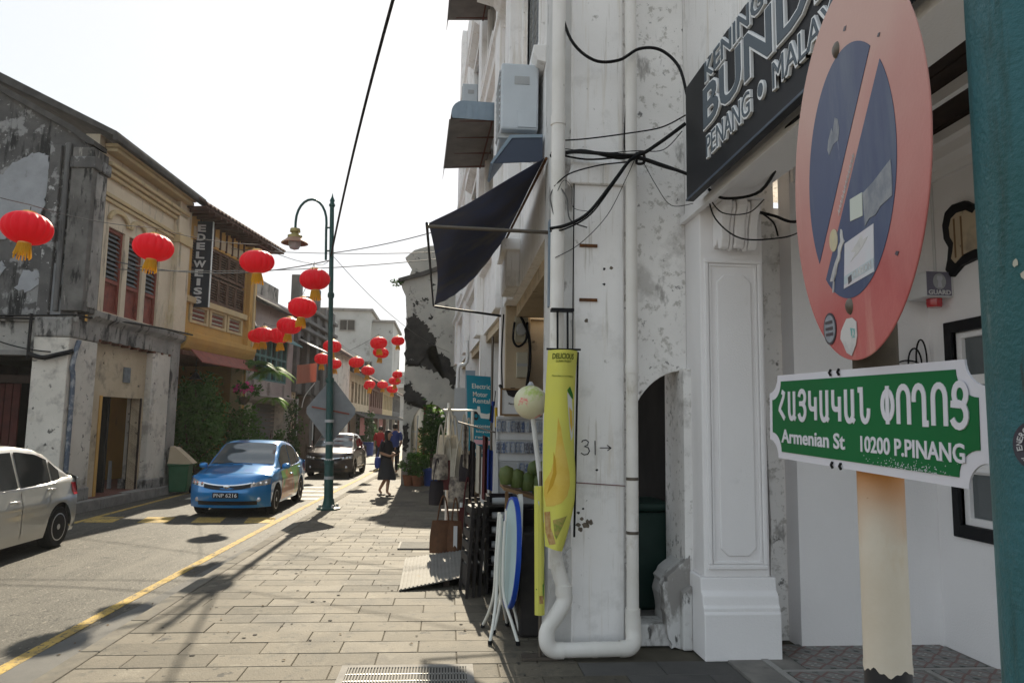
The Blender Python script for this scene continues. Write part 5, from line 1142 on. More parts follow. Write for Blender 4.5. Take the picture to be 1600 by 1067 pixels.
# --- dark grey house
h4 = house('grey_shophouse', 'dark grey shophouse with tall parapet piers and open ground floor', LFR[3], LFR[4])
MB().wall(0, 6.7, 2.9, 6.4, [(.6 + k * 1.5, 1.6 + k * 1.5, 3.6, 5.2) for k in range(4)], FL, -.3, 0).build('street_front', M['greywall'], h4)
for k in range(4):
    wq = MB().box(-.2, -.15, .6 + k * 1.5, 1.6 + k * 1.5, 3.6, 5.2).build('window', M['dark'], h4); MB().box(-.14, -.1, 1.08 + k * 1.5, 1.12 + k * 1.5, 3.6, 5.2).build('mullion', M['greywall'], wq)
for k in range(5): MB().box(-.2, .15, -.05 + k * 1.55, .4 + k * 1.55, 2.9, 6.9 + (.6 if k in (0, 2) else 0)).build('parapet_pier', M['greywall'], h4, bevel=.03)
for z in (5.4, 5.75, 6.3): MB().box(.0, .28, -.05, 6.7, z, z + .14).build('cornice_band', M['greywall'], h4, bevel=.02)
MB().prism([(0, 5.0), (.6, 4.72), (.6, 4.76), (0, 5.08)], XW, .1, 3.2).build('awning', M['galv'], h4)
MB().box(-.5, .02, 0, .5, .1, 2.9).build('pier', M['plaster_cream'], h4); MB().box(-.5, .02, 3.0, 3.5, .1, 2.9).build('pier', M['greywall'], h4); MB().box(-.5, .02, 6.2, 6.7, .1, 2.9).build('pier', M['greywall'], h4)
MB().box(-1.6, -1.5, 0, 6.7, .1, 3).build('ground_wall', M['darkwood'], h4); MB().box(-1.6, 0, 0, 6.7, 2.85, 2.9).build('soffit', M['dark'], h4)
for k in range(3): MB().box(-1.49, -1.45, .8 + k * .7, 1.4 + k * .7, .1, 2.2).build('door_panel', M['maroon'], h4)
# --- white end house, then a long tiled row
h5 = house('gabled_white_house', 'narrow white gabled house with dark doorway beyond the grey one', LFR[4], LFR[5])
MB().wall(0, 5.6, .1, 5.4, [(1.0, 2.0, .1, 2.4), (3.2, 4.6, .1, 2.4)], FL, -.3, 0).build('street_front', M['whitewall'], h5)
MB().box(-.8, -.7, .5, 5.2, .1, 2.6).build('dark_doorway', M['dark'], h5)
MB().prism([(-6, 5.4), (0, 5.4), (-3, 7.4)], XW, 0, .3).build('gable', M['whitewall'], h5)
MB().prism([(.4, 5.25), (-3, 7.5), (-6.4, 5.25), (-6.4, 5.1), (-3, 7.3), (.4, 5.1)], XW, -.1, 5.6).build('roof', M['rooftile'], h5)
for k in range(4):
    y0 = 41.6 + k * 9.6; x0 = -5.43 + .01 * (y0 - 41.5)
    hh = thing('tiled_row_house', ('low tiled shophouse nearest the gabled white house', 'low tiled shophouse with cloths hanging in front, second of the far row', 'low tiled shophouse third along the far row', 'low tiled shophouse at the far end of the street')[k], 'house', (x0, y0, 0), R_(-.6), 'low tiled shophouses at the far end')
    MB().wall(0, 9.5, 2.3, 4.6, [(.8 + j * 1.5, 1.8 + j * 1.5, 2.9, 4.1) for j in range(6)], FL, -.3, 0).build('street_front', (M['plaster_cream'], M['redbrown'], M['ochre_trim'], M['greywall'])[k], hh)
    for j in range(6):
        wv = MB().box(-.2, -.16, .8 + j * 1.5, 1.8 + j * 1.5, 2.9, 4.1).build('window', M['dark'], hh)
    corr_roof(hh, -.1, 9.55, .9, 4.4, -4, 7.2, M['rooftile'], .5)
    MB().prism([(0, 2.35), (.9, 2.05), (.9, 2.1), (0, 2.45)], XW, 0, 9.5).build('awning', M['roofdark'], hh)
    for j in range(4): MB().box(-.3, .0, j * 3.05, .4 + j * 3.05, .1, 2.3).build('pier', (M['redbrown'], M['whitewall'], M['greywall'])[(j + k) % 3], hh)
    MB().box(-1.2, -1.1, 0, 9.5, .1, 2.4).build('ground_wall', M['darkwood'], hh)
    if k in (0, 1):
        for j in range(5): MB().sheet(lambda a, b: (.5 + .05 * math.sin(a * 9), 1.2 + j * .5 + .42 * a + k, 2.05 - 1.0 * b), 5, 2, (.01, 0, 0)).build('hanging_cloth', M['cloth_pinkh'], hh)
# tall grey block behind
hb2 = wthing('tall_grey_block', 'tall weathered concrete block rising behind the tiled houses', 'building', (-9, 72, 0))
MB().box(-14, -7.4, 70, 82, 0, 12.2).build('wall', M['farwall'], hb2); MB().box(-7.4, -5.4, 71.5, 82, 0, 11.4).build('stair_tower', M['farwall'], hb2)
MB().box(-14.2, -7.2, 69.8, 82, 12.2, 12.45).build('roof_slab', M['concrete'], hb2); MB().box(-7.3, -5.2, 71.2, 82, 11.4, 11.6).build('roof_slab', M['concrete'], hb2)
for (x, z) in ((-10.3, 10.3), (-10.3, 6.4), (-8.6, 6.4)):
    wq = MB().wall(x, x + 1.5, z, z + 1.1, [(x + .08, x + 1.42, z + .08, z + 1.02)], XW, 69.9, 70.0).build('window', M['concrete'], hb2); MB().box(x + .06, x + 1.44, 69.96, 69.99, z + .06, z + 1.04).build('pane', M['dark'], wq); MB().box(x + .7, x + .8, 69.9, 69.96, z + .06, z + 1.04).build('mullion', M['concrete'], wq)
MB().box(-14.1, -7.5, 69.6, 70, 5.2, 5.5).build('ledge', M['concrete'], hb2)
fb2 = wthing('distant_white_block', 'small pale block at the far end of the street', 'building', (-5.5, 100, 0))
MB().box(-11, 3, 100, 110, 0, 6.5).build('wall', M['farwall'], fb2); MB().box(-9, -4, 98, 100, 6.4, 8.5).build('upper_storey', M['farwall'], fb2)
for k in range(4): MB().box(-8.6 + k * 1.1, -8 + k * 1.1, 97.9, 98, 7, 8).build('window', M['glass_win'], fb2)
MB().box(-5.2, -.5, 95, 95.3, -.1, 4.2).build('end_wall', M['whitewall'], fb2)

# ---------------------------------------------------------------- ruined white building on the right, mid distance
ru = wthing('ruined_white_house', 'crumbling white house with black peeled patches and an arched passage', 'house', (-.5, 22.5, 0))
rp_ = [(-1.3, 0), (-1.06, 0), (-1.06, 1.55)] + arc(-.50, 1.55, .56, .80, 180, 0, 16) + [(.06, 0), (1.2, 0), (1.2, 6.9), (.2, 6.6), (-.8, 6.25), (-1.5, 6.05), (-1.46, 5.85), (-1.34, 5.6), (-1.30, 5.0), (-1.30, 3.5)]
MB().prism(rp_, XZ(22.3), 0, .4).build('end_wall', M['ruin_wall'], ru)
blk = [(-1.31, 4.9), (-1.05, 5.05), (-.8, 4.85), (-.6, 4.55), (-.42, 4.35), (-.40, 4.1), (-.65, 3.95), (-.55, 3.75), (-.2, 3.9), (.05, 3.65), (.25, 3.2), (.2, 2.75), (-.05, 3.1), (-.35, 3.3), (-.75, 3.45), (-1.0, 3.5), (-1.31, 3.52)]
M['soot'] = mat('black_peeled', (.022, .022, .022), (.05, .048, .046), 3, rough=.95, bump=.6, bscale=15, stains=(((.3, .29, .27), 4, .66, .70),))
MB().prism(rough(blk, .06, 9), XZ(22.3), -.012, .0).build('peeled_patch', M['soot'], ru)
for pq in ([(-1.29, 2.9), (-1.1, 3.0), (-1.0, 2.75), (-.78, 2.6), (-.62, 2.45), (-.72, 2.2), (-.9, 2.3), (-1.05, 2.4), (-1.2, 2.35), (-1.29, 2.45)], [(-1.29, 1.7), (-1.15, 1.75), (-1.1, 1.3), (-1.2, .9), (-1.29, 1.0)]):
    MB().prism(rough(pq, .05, 9), XZ(22.3), -.012, 0).build('peeled_patch', M['soot'], ru)
MB().prism([(-1.55, 6.0), (-1.58, 6.1), (-.8, 6.35), (.2, 6.75), (1.2, 7.05), (1.2, 6.9), (.2, 6.6), (-.8, 6.22)], XZ(22.3), -.12, .5).build('coping', M['roofdark'], ru)
MB().prism([(-1.34, 6.15), (-1.2, 6.55), (-1.42, 6.9), (-1.15, 7.15), (-.7, 7.3), (.5, 7.45), (.5, 6.6), (-.8, 6.3)], XZ(22.9), 0, .3).build('upper_gable', M['ruin_wall'], ru)
MB().box(-1.30, -1.0, 22.7, 40, 0, 5.6).build('street_front', M['ruin_wall'], ru)
MB().box(1.0, 1.2, 22.7, 26, 0, 3).build('inner_wall', M['plaster_cream'], ru)
MB().box(-.72, -.64, 22.75, 23.0, 0, 2.4).build('brown_post', M['rust'], ru); MB().box(-1.0, 1.1, 25.9, 26, 0, 1.6).build('passage_back', M['plaster_cream'], ru)
MB().box(-1.05, .06, 22.35, 22.38, 1.50, 1.53).build('tie_bar', M['plastic_g'], ru)
MB().box(-1.29, -.75, 21.9, 22.29, 0, .45).build('plinth', M['concrete'], ru, bevel=.02)
MB().tube([(-.9, 22.2, .4), (-.86, 22.2, 2.0)], .02, 6).build('pole', M['plastic_g'], ru)

# ---------------------------------------------------------------- cars
def lerp_tab(tab, x):
    if x <= tab[0][0]: return tab[0][1]
    for (a, b), (c, d) in zip(tab, tab[1:]):
        if x <= c:
            t = (x - a) / (c - a); t = t * t * (3 - 2 * t) * .35 + t * .65; return b + (d - b) * t
    return tab[-1][1]
def make_car(name, label, loc, rz, paint, plate=None, chrome_side=False, tinted=True, door_paint=None):
    T = thing(name, label, 'car', loc, rz, 'sedans on the street')
    W, xf, xr, rw = .82, 1.72, -1.72, .30
    ax = (1.24, -1.22)
    deck = [(-2.2, .97), (-1.75, 1.03), (-1.5, 1.05), (-1.0, 1.0), (1.0, .98), (1.3, .94), (1.72, .85), (2.1, .76)]
    belt = [(-2.2, .90), (-1.7, .96), (0, .91), (1.0, .88), (1.4, .85), (1.75, .78)]
    wid = [(-1.75, .795), (-1.2, .82), (1.2, .82), (1.72, .80)]
    def zlow(x):
        z = .20
        for a in ax:
            d = abs(x - a)
            if d < .365: z = max(z, .29 + math.sqrt(.365 ** 2 - d * d))
        return z
    def side_sec(x, t):         # t 0 bottom .. 1 belt
        zl, zb, wv = zlow(x), lerp_tab(belt, x), lerp_tab(wid, x)
        z = zl + (zb - zl) * t
        bulge = -.055 * max(0, (.34 - z) / .2) - .045 * max(0, (z - .62) / .3) ** 1.5 + .012 * math.exp(-((z - .70) / .05) ** 2)
        return wv + bulge, z
    xs = sorted(set([xr + (xf - xr) * i / 46 for i in range(47)] + [a + .365 * math.cos(PI * k / 14) for a in ax for k in range(15)]))
    b = MB(); rows = []
    TS = (0, .06, .14, .3, .5, .62, .7, .78, .9, 1)
    for x in xs:
        zd = lerp_tab(deck, x); yb, zb = side_sec(x, 1)
        sec = [(x, side_sec(x, t)[0], side_sec(x, t)[1]) for t in TS] + [(x, yb - .05, zb + (zd - zb) * .6), (x, yb - .16, zd), (x, yb * .5, zd + .022), (x, 0, zd + .028)]
        rows.append(sec)
    m = len(rows[0])
    for s in (1, -1):
        vs = [(p[0], p[1] * s, p[2]) for r in rows for p in r]
        b.add(vs, [(i * m + j, (i + 1) * m + j, (i + 1) * m + j + 1, i * m + j + 1) for i in range(len(rows) - 1) for j in range(m - 1)])
    # nose and tail
    def nose(y, z):
        q = abs(y) / .80; return xf + .36 * (1 - q ** 3.0) - .14 * max(0, (z - .50) / .28) ** 1.6 * (1 - .6 * q) - .05 * max(0, (.40 - z) / .2) + (.02 if .40 < z < .56 else 0) * (1 - q ** 4)
    def tail(y, z):
        q = abs(y) / .795; return xr - .44 * (1 - q ** 3.4) + .05 * max(0, (z - .62) / .35) ** 2 * 1.2 + .06 * max(0, (.40 - z) / .2) - (.04 if z < .58 else 0) * (1 - q ** 4)
    def cap(fn, x0, dk, ztop, wv, zmin):
        ys = [wv * math.sin(PI / 2 * (k / 12)) for k in range(-12, 13)]
        zs = [zmin, .27, .34, .40, .47, .55, .62, .69, .74, ztop]
        g = []
        for y in ys:
            col = [(fn(y, z), y, z) for z in zs]
            q = abs(y) / wv; zd = dk + .028 - .06 * max(0, (q - .75) / .25) ** 1.5 - .02 * q
            for k in (1, 2, 3, 4):
                t = k / 4; col.append((col[9][0] + (x0 - col[9][0]) * t, y, ztop + (zd - ztop) * math.sin(t * PI / 2)))
            g.append(col)
        mm = len(g[0]); b.add([p for c in g for p in c], [(i * mm + j, (i + 1) * mm + j, (i + 1) * mm + j + 1, i * mm + j + 1) for i in range(len(g) - 1) for j in range(mm - 1)])
    cap(nose, xf, lerp_tab(deck, xf), .76, .80, .20); cap(tail, xr, lerp_tab(deck, xr), .95, .795, .24)
    bod = b.build('body', paint, T, smooth=38)
    # cabin
    roof = [(-1.62, 1.03), (-1.36, 1.16), (-1.0, 1.36), (-.72, 1.44), (-.3, 1.485), (.05, 1.48), (.30, 1.44), (.62, 1.25), (1.02, 1.0), (1.08, .97)]
    def cab_side(x, z):
        zb = .90; return .765 - (z - zb) / .56 * .175 - .03 * max(0, (-x - .9) / .9) - .02 * max(0, (x - .4) / .6)
    c = MB(); rows = []
    cx = [-1.62 + 2.70 * i / 44 for i in range(45)]
    for x in cx:
        zr = lerp_tab(roof, x); ze = zr - .035; yt = cab_side(x, ze); r = [(x, cab_side(x, .88), .88)]
        for t in (.25, .5, .75, 1): z = .88 + (max(ze, .885) - .88) * t; r.append((x, cab_side(x, z), z))
        r += [(x, yt - .035, zr - .008), (x, yt * .75, zr + .008), (x, yt * .4, zr + .02), (x, 0, zr + .024)]; rows.append(r)
    m = len(rows[0])
    for s in (1, -1): c.add([(p[0], p[1] * s, p[2]) for r in rows for p in r], [(i * m + j, (i + 1) * m + j, (i + 1) * m + j + 1, i * m + j + 1) for i in range(len(rows) - 1) for j in range(m - 1)])
    c.build('roof', paint, T, smooth=40)
    def top_patch(x0, x1, k, off, nm, mt, par, inset=.06):
        mb = MB()
        def f(a, t):
            x = x0 + (x1 - x0) * a; zr = lerp_tab(roof, x); yt = cab_side(x, zr - .035) - inset; u = (t * 2 - 1)
            return (x, yt * u, zr + .024 - .016 * abs(u) ** 1.4 + off - (.012 * max(0, abs(u) - .85) / .15))
        mb.grid(f, 10, 12); return mb.build(nm, mt, par, smooth=60)
    dx = .006
    top_patch(1.0, .33, 1, .007, 'windscreen', M['glass_screen'], T); top_patch(-1.52, -.98, 1, .007, 'rear_window', M['glass_dark'], T)
    for s in (1, -1):
        for (xa, xb, nm) in ((.72, -.18, 'front_window'), (-.25, -1.02, 'rear_side_window'), (-1.07, -1.30, 'quarter_window')):
            mb = MB()
            def f(a, t, xa=xa, xb=xb):
                x = xa + (xb - xa) * a; zt = max(.95, min(1.41, lerp_tab(roof, x) - .075)); z = .935 + (zt - .935) * t; return (x, s * (cab_side(x, z) + .006), z)
            mb.grid(f, 10, 5); mb.build(nm, M['glass_dark'], T, smooth=60)
        # doors: shallow panels standing a hair proud, with a handle
        for (xa, xb, lab) in ((.86, -.19, None), (-.21, -1.12, None)):
            mb = MB()
            def f(a, t, xa=xa, xb=xb):
                x = xa + (xb - xa) * a
                if xb < -1: 
                    lim = -.80 - .3 * t; x = xa + (max(xb, lim if t < .75 else xb) - xa) * a
                y, z = side_sec(x, .08 + .90 * t); return (x, s * (y + .005), z)
            mb.grid(f, 12, 14); d_ = mb.build('door', (door_paint or {}).get((s, lab or xa), paint), T, smooth=50)
            y, z = side_sec(xb + .14, .80); hx_ = xb + .16
            MB().tube(smoothline([(hx_ + .10, s * (y + .006), z), (hx_ + .06, s * (y + .035), z + .004), (hx_ - .06, s * (y + .035), z), (hx_ - .10, s * (y + .006), z - .004)], 4), .014, 8).build('handle', M['chrome'] if chrome_side else paint, d_, smooth=60)
        mb = MB(); mb.tube([(x, s * (cab_side(x, .925) + .012), .922) for x in [.78 - 2.15 * i / 12 for i in range(13)]], .011, 6); mb.build('belt_trim', M['chrome'] if chrome_side else M['car_black'], T)
        mr_ = MB().lathe([(0, -.07), (.055, -.06), (.075, -.02), (.07, .03), (.04, .06), (0, .07)], 14, fn=lambda x, y, z: (.80 + x * .8, s * (.88 + z * 1.3), .97 + y * .85)).build('wing_mirror', paint, T, smooth=60)
        MB().bar((.78, s * .76, .92), (.79, s * .84, .95), .04).build('mirror_arm', M['car_black'], mr_)
        # head lamp and fog lamp
        mb = MB()
        def hl(a, t): y = .40 + .385 * a; z = .60 + .055 * a + (.05 + .075 * a) * t; return (nose(y, z) + .008, s * y, z)
        mb.grid(hl, 10, 4); h_ = mb.build('headlight', M['lamp_glass'], T, smooth=60)
        for q in (.50, .62, .71):
            MB().lathe([(0, .02), (.03, .018), (.038, 0)], 12, fn=lambda x, y, z: (nose(q, .68) + .004 + z, s * q + x, .665 + .04 * (q - .4) + y)).build('lamp_lens', M['chrome'], h_, smooth=50)
        MB().lathe([(0, .02), (.04, .016), (.05, 0)], 14, fn=lambda x, y, z: (nose(.60, .36) - .0 + z, s * .60 + x, .36 + y)).build('fog_lamp', M['lamp_glass'], T, smooth=50)
        mb = MB()
        def tl(a, t): y = .50 + .29 * a; z = .72 + .15 * t - .02 * a; return (tail(y, z) - .006, s * y, z)
        mb.grid(tl, 8, 3); mb.build('tail_light', M['tail_red'], T, smooth=60)
        mb = MB()
        def tl2(a, t): x = xr + .005 + .14 * a; y, z = side_sec(x, .70 + .24 * t); return (x, s * (y + .008), z - .0)
        mb.grid(tl2, 4, 3); mb.build('tail_light', M['tail_red'], T, smooth=60)
        # wheels
        for a in ax:
            w_ = MB().lathe([(.19, -.09), (.27, -.095), (.297, -.07), (.302, 0), (.297, .07), (.27, .095), (.19, .09)], 28, fn=lambda x, y, z: (a + x, s * .715 + z, .302 + y)).build('wheel', M['tyre'], T, smooth=40)
            MB().lathe([(.0, .0), (.195, .0), (.195, .01), (0, .01)], 24, fn=lambda x, y, z: (a + x, s * (.745 + z), .302 + y)).build('brake_disc', M['car_black'], w_)
            rim = MB().lathe([(.178, .0), (.20, .0), (.205, .014), (.18, .018)], 28, fn=lambda x, y, z: (a + x, s * (.79 + z), .302 + y), cap=False).build('rim', M['alloy'], w_, smooth=40)
            spm = MB()
            for k in range(7):
                an = 2 * PI * k / 7; u = Vector((math.cos(an), math.sin(an))); vv = Vector((-math.sin(an), math.cos(an)))
                P = [u * .03 + vv * .016, u * .185 + vv * .012, u * .185 - vv * .014, u * .03 - vv * .016]
                spm.prism([(p.x, p.y) for p in P], lambda x, y, z: (a + x, s * (.785 + z), .302 + y), 0, .015)
            spm.lathe([(0, .02), (.04, .018), (.045, 0)], 14, fn=lambda x, y, z: (a + x, s * (.79 + z), .302 + y)); spm.build('spokes', M['alloy'], w_)
    # grille, chrome bar, intake, plate, badge
    def strip(fn, y1, z0, z1, off, mt, nm, curve=0.):
        mb = MB(); mb.grid(lambda a, t: (fn((a * 2 - 1) * y1, z0 + (z1 - z0) * t) + off, (a * 2 - 1) * y1, z0 + (z1 - z0) * t + curve * abs(a * 2 - 1) ** 2), 16, 3); return mb.build(nm, mt, T, smooth=60)
    strip(nose, .46, .555, .63, .006, M['car_black'], 'grille', .05); strip(nose, .47, .632, .655, .014, M['chrome'], 'chrome_bar', .05)
    strip(nose, .58, .255, .335, .007, M['car_black'], 'lower_intake'); strip(nose, .48, .34, .352, .009, paint, 'bumper_lip')
    MB().lathe([(0, .012), (.05, .010), (.062, 0)], 18, fn=lambda x, y, z: (nose(0, .61) + .014 + z, x, .615 + y * .75)).build('badge', M['chrome'], T, smooth=50)
    pl_ = MB().box(nose(0, .45) + .006, nose(0, .45) + .016, -.25, .25, .40, .505).build('number_plate', M['plate_black'], T)
    if plate: text(plate, -.225, .225, .415, .49, lambda u, v, w: (nose(0, .45) + .016 + w, u, v), 0, .003, .01).build('plate_lettering', M['plastic_w'], pl_)
    for s in (1, -1): MB().tube([(x, s * (.60 - .05 * (x - 1.1)), lerp_tab(deck, x) + .012) for x in [1.06 + .6 * i / 8 for i in range(9)]], .004, 4).build('bonnet_seam', M['car_black'], T)
    MB().box(-1.85, 1.85, -.58, .58, .17, .62).build('underbody', M['car_black'], T)
    for s in (.22, -.18): MB().tube([(1.05, s, 1.01), (1.0, s - .42, 1.03)], .008, 5).build('wiper', M['car_black'], T)
    # cabin contents seen through glass edge: sun shade strip
    sm = MB(); sm.grid(lambda a, t: (xf - .35, 0, 0), 1, 1)
    return T
M['car_wrap'] = mat('car_door_print', (.13, .36, .06), (.55, .17, .05), 1.1, .47, .54, .35, coat=.6)
bc = make_car('blue_sedan', 'bright blue sedan with a printed green and orange side parked by the kerb', (-4.22, 17.02, -.12), R_(-90.5), M['car_blue'], 'PNP 6216', door_paint={(1, .86): M['car_wrap'], (1, -.21): M['car_wrap']})
make_car('silver_sedan', 'silver sedan cut off by the left edge with chrome window trim', (-6.42, 10.35, -.12), R_(-90), M['car_silver'], chrome_side=True)
make_car('dark_sedan', 'dark maroon sedan parked behind the lamp post', (-3.95, 27.9, -.12), R_(-91.5), M['car_dark'])
bc.scale = (.97, .97, .97)

# ---------------------------------------------------------------- street lamp with hooked arm
sl = wthing('street_lamp', 'slim dark green street lamp with a hooked arm and bell shade', 'street lamp', (-2.36, 15.6, 0))
bx, by = -2.36, 15.6
pt = lambda z: (bx - .03 * z, by, z)          # slightly leaning
MB().tube([pt(z) for z in (0, .9, .95, 2.6, 2.65, 6.3)], [.095, .09, .075, .072, .052, .045], 16).build('pole', M['teal_far'], sl, smooth=40)
MB().lathe([(.24, 0), (.24, .03), (.15, .05), (.12, .1), (.1, .22)], 16, c=(bx, by, 0)).build('base', M['teal_far'], sl, smooth=40)
for a in range(4): MB().lathe([(.03, 0), (.03, .05), (.02, .07)], 8, c=(bx + .19 * math.cos(a * PI / 2 + .6), by + .19 * math.sin(a * PI / 2 + .6), .03)).build('anchor_bolt', M['galv'], sl)
for z in (.95, 2.62, 4.4): MB().lathe([(.10 - .008 * z, -.05), (.115 - .01 * z, 0), (.10 - .008 * z, .05)], 14, c=pt(z)).build('collar', M['teal_far'], sl, smooth=40)
MB().lathe([(.05, 0), (.07, .04), (.04, .1), (.055, .14), (.02, .22), (.0, .32)], 12, c=pt(6.3)).build('finial', M['teal_far'], sl, smooth=50)
arm = [(-2.63, by, 5.15), (-2.65, by, 5.8)] + [(-2.97 + .32 * math.cos(t), by, 5.95 + .50 * math.sin(t)) for t in [PI * k / 12 for k in range(13)]] + [(-3.29, by, 5.80)]
MB().tube(arm, .026, 10).build('arm', M['teal_far'], sl, smooth=50)
for z in (5.35, 5.85): MB().tube([(-2.65, by, z), pt(z)], .02, 8).build('arm_bracket', M['teal_far'], sl)
L0 = (-3.29, by, 5.55)
MB().lathe([(.05, .26), (.10, .25), (.11, .18), (.07, .17), (.08, .13), (.15, .10), (.15, .05)], 18, c=L0).build('lamp_head', M['brass'], sl, smooth=40)
MB().lathe([(.15, .05), (.20, .0), (.27, -.05), (.28, -.07), (.26, -.07), (.15, .03)], 20, c=L0).build('lamp_shade', M['bronze'], sl, smooth=40)
MB().lathe([(.13, -.03), (.13, -.10), (.09, -.18), (.0, -.21)], 16, c=L0).build('lamp_bowl', M['lamp_bulb'], sl, smooth=50)
# diamond road sign seen from behind
dsn = MB(); dn = lambda u, v, w: (-2.41 + u, by + .11 + w, 1.99 + v)
d_ = MB().prism([(0, .62), (.06, .62), (.50, .06), (.50, -.06), (.06, -.62), (-.06, -.62), (-.50, -.06), (-.50, .06), (-.06, .62)], dn, 0, .02).build('diamond_sign', M['signgrey'], sl, bevel=.004)
MB().bar((-2.80, by + .10, 2.07), (-2.03, by + .10, 1.93), .028).build('stiffener', M['maroon'], d_)
for z in (1.3, .95, .6, 1.75): MB().lathe([(.097, 0), (.097, .06)], 12, c=pt(z)).build('sticker_band', M['plastic_g'], sl)

# ---------------------------------------------------------------- red lanterns
def lantern_proto():
    T = thing('lantern', 'x', 'lantern', (0, 0, 0), 0, 'red lanterns strung over the street')
    n = 24; rows = 14; vs = []; fs = []
    for i in range(rows + 1):
        th = PI * (.07 + .86 * i / rows)
        for k in range(n * 2):
            an = PI * k / n; q = .5 * (1 - .075 * (1 - abs(math.sin(an * 8))) ** 1.5); vs.append((q * math.sin(th) ** .85 * math.cos(an), q * math.sin(th) ** .85 * math.sin(an), .345 * math.cos(th)))
    N = n * 2
    for i in range(rows):
        for k in range(N): fs.append((i * N + k, i * N + (k + 1) % N, (i + 1) * N + (k + 1) % N, (i + 1) * N + k))
    MB().add(vs, fs).build('shell', M['lantern'], T, smooth=35)
    MB().lathe([(.13, -.01), (.14, .0), (.14, .05), (.10, .06)], 16, c=(0, 0, .325)).build('top_cap', M['gold'], T, smooth=40)
    MB().lathe([(.10, -.06), (.13, -.05), (.13, 0), (.12, .01)], 16, c=(0, 0, -.325)).build('bottom_cap', M['gold'], T, smooth=40)
    MB().tube([(0, 0, .37), (0, 0, .50)], .008, 5).build('hook', M['cable'], T)
    ts = MB()
    for k in range(34):
        an = 2 * PI * k / 34; r0, r1 = .12, .165 + .02 * math.sin(k * 5.1); L = .27 + .06 * math.sin(k * 3.3)
        ts.tube([(r0 * math.cos(an), r0 * math.sin(an), -.37), (r1 * math.cos(an), r1 * math.sin(an), -.37 - L)], [.017, .012], 5)
    ts.build('tassel', M['tassel'], T)
    return T
LB = [((-5.39, 9.71, 4.15), .62), ((-4.56, 11.57, 4.38), .62), ((-3.40, 13.13, 4.54), .62), ((-2.67, 14.67, 4.55), .62), ((-3.09, 15.72, 4.14), .62), ((-3.86, 18.15, 4.06), .62), ((-4.54, 20.22, 4.05), .62), ((-4.97, 20.26, 4.07), .62), ((-5.25, 20.8, 4.08), .58),
      ((-3.75, 24.16, 4.19), .62), ((-4.4, 26.2, 3.95), .56), ((-4.3, 28.4, 3.95), .56), ((-3.55, 28.97, 4.08), .62), ((-3.52, 32.92, 4.04), .62), ((-2.42, 25.73, 4.5), .62), ((-2.52, 27.74, 4.36), .62), ((-4.18, 40.31, 3.83), .62), ((-4.35, 41.5, 3.8), .62), ((-3.5, 40.25, 3.81), .62), ((-2.98, 40.23, 3.57), .62), ((-2.57, 36.15, 3.79), .62), ((-2.35, 34.6, 4.0), .5), ((-1.55, 22.6, 4.25), .42)]
LLAB = ['red paper lantern at the far left in front of the mouldy gable', 'red paper lantern in front of the maroon louvred windows', 'red paper lantern below the ochre eave corner', 'red paper lantern against the sky touching the street lamp pole', 'red paper lantern just left of the lamp pole, below the one against the sky',
        'red paper lantern upper right of the overlapping row by the teal windows', 'red paper lantern in the middle of the overlapping row by the teal windows', 'red paper lantern near the left end of the overlapping row', 'red paper lantern mostly hidden at the left end of the overlapping row',
        'red paper lantern right behind the lamp pole above the diamond sign', 'red paper lantern left of the lamp pole just over the diamond sign', 'red paper lantern peeking out right of the pole over the diamond sign', 'red paper lantern right of the diamond sign, higher of two',
        'red paper lantern lower right of the one by the diamond sign', 'upper of two red lanterns beside the tall grey block', 'lower of two red lanterns beside the tall grey block', 'small far red lantern at the left of the low pair', 'small far red lantern half behind the low pair', 'small far red lantern right of the low pair',
        'lowest small far red lantern near the ruined wall', 'small far red lantern above the lowest one by the ruined wall', 'small far red lantern touching the ruined wall edge', 'tiny red lantern peeking past the ruined wall corner']
proto = lantern_proto()
for i, ((p, D), lb) in enumerate(zip(LB, LLAB)):
    o = proto if i == 0 else copy_tree(proto)
    o.location = p; o.scale = (D * .96, D * .96, D * .96 * rnd.uniform(.95, 1.06)); o.rotation_euler = (rnd.uniform(-.10, .10), rnd.uniform(-.12, .12), rnd.uniform(0, 6)); o['label'] = lb
def wire(a, b, s, r, label, m=None): return tag(MB().tube(sag(a, b, s), r, 5).build('overhead_wire', m or M['cable_grey'], smooth=60), label, 'wire', 'overhead wires')
def hookp(i): p, D = LB[i]; return (p[0], p[1], p[2] + .5 * D)
for (idx, lb) in (((0, 1, 2, 3), 'thin wire carrying the four nearest lanterns'), ((4, 5, 6, 7, 8), 'thin wire carrying the overlapping row of lanterns'), ((9, 12, 13), 'thin wire carrying the lanterns right of the diamond sign'), ((10, 11, 14, 15), 'thin wire linking lanterns beside the tall grey block'), ((17, 16, 18, 19, 20, 21), 'thin wire carrying the small far lanterns')):
    pts = [hookp(i) for i in idx]
    d0 = Vector(pts[0]) - Vector(pts[1]); d1 = Vector(pts[-1]) - Vector(pts[-2])
    pts = [tuple(Vector(pts[0]) + d0.normalized() * (1.6 if idx[0] else 2.2) + Vector((0, 0, .3)))] + pts + [tuple(Vector(pts[-1]) + d1.normalized() * .5 + Vector((0, 0, .2)))]
    mb = MB()
    for a, b in zip(pts, pts[1:]): mb.tube(sag(a, b, .06, 8), .006, 5)
    tag(mb.build('lantern_wire', M['cable_grey']), lb, 'wire', 'overhead wires')
wire((-7.2, 16.1, 5.1), (-2.53, 15.6, 5.15), .28, .012, 'sagging wire from the corner house to the street lamp')
wire((-7.2, 16.3, 4.95), (.8, 16.6, 5.65), .18, .010, 'wire crossing from the corner house to the white houses')
wire((-6.6, 22.5, 6.9), (.5, 16.2, 5.6), .1, .010, 'wire from the ochre eave across the sky')
wire((-2.54, 15.6, 5.3), (.42, 14.2, 5.75), .08, .010, 'wire from the lamp post to the white house')
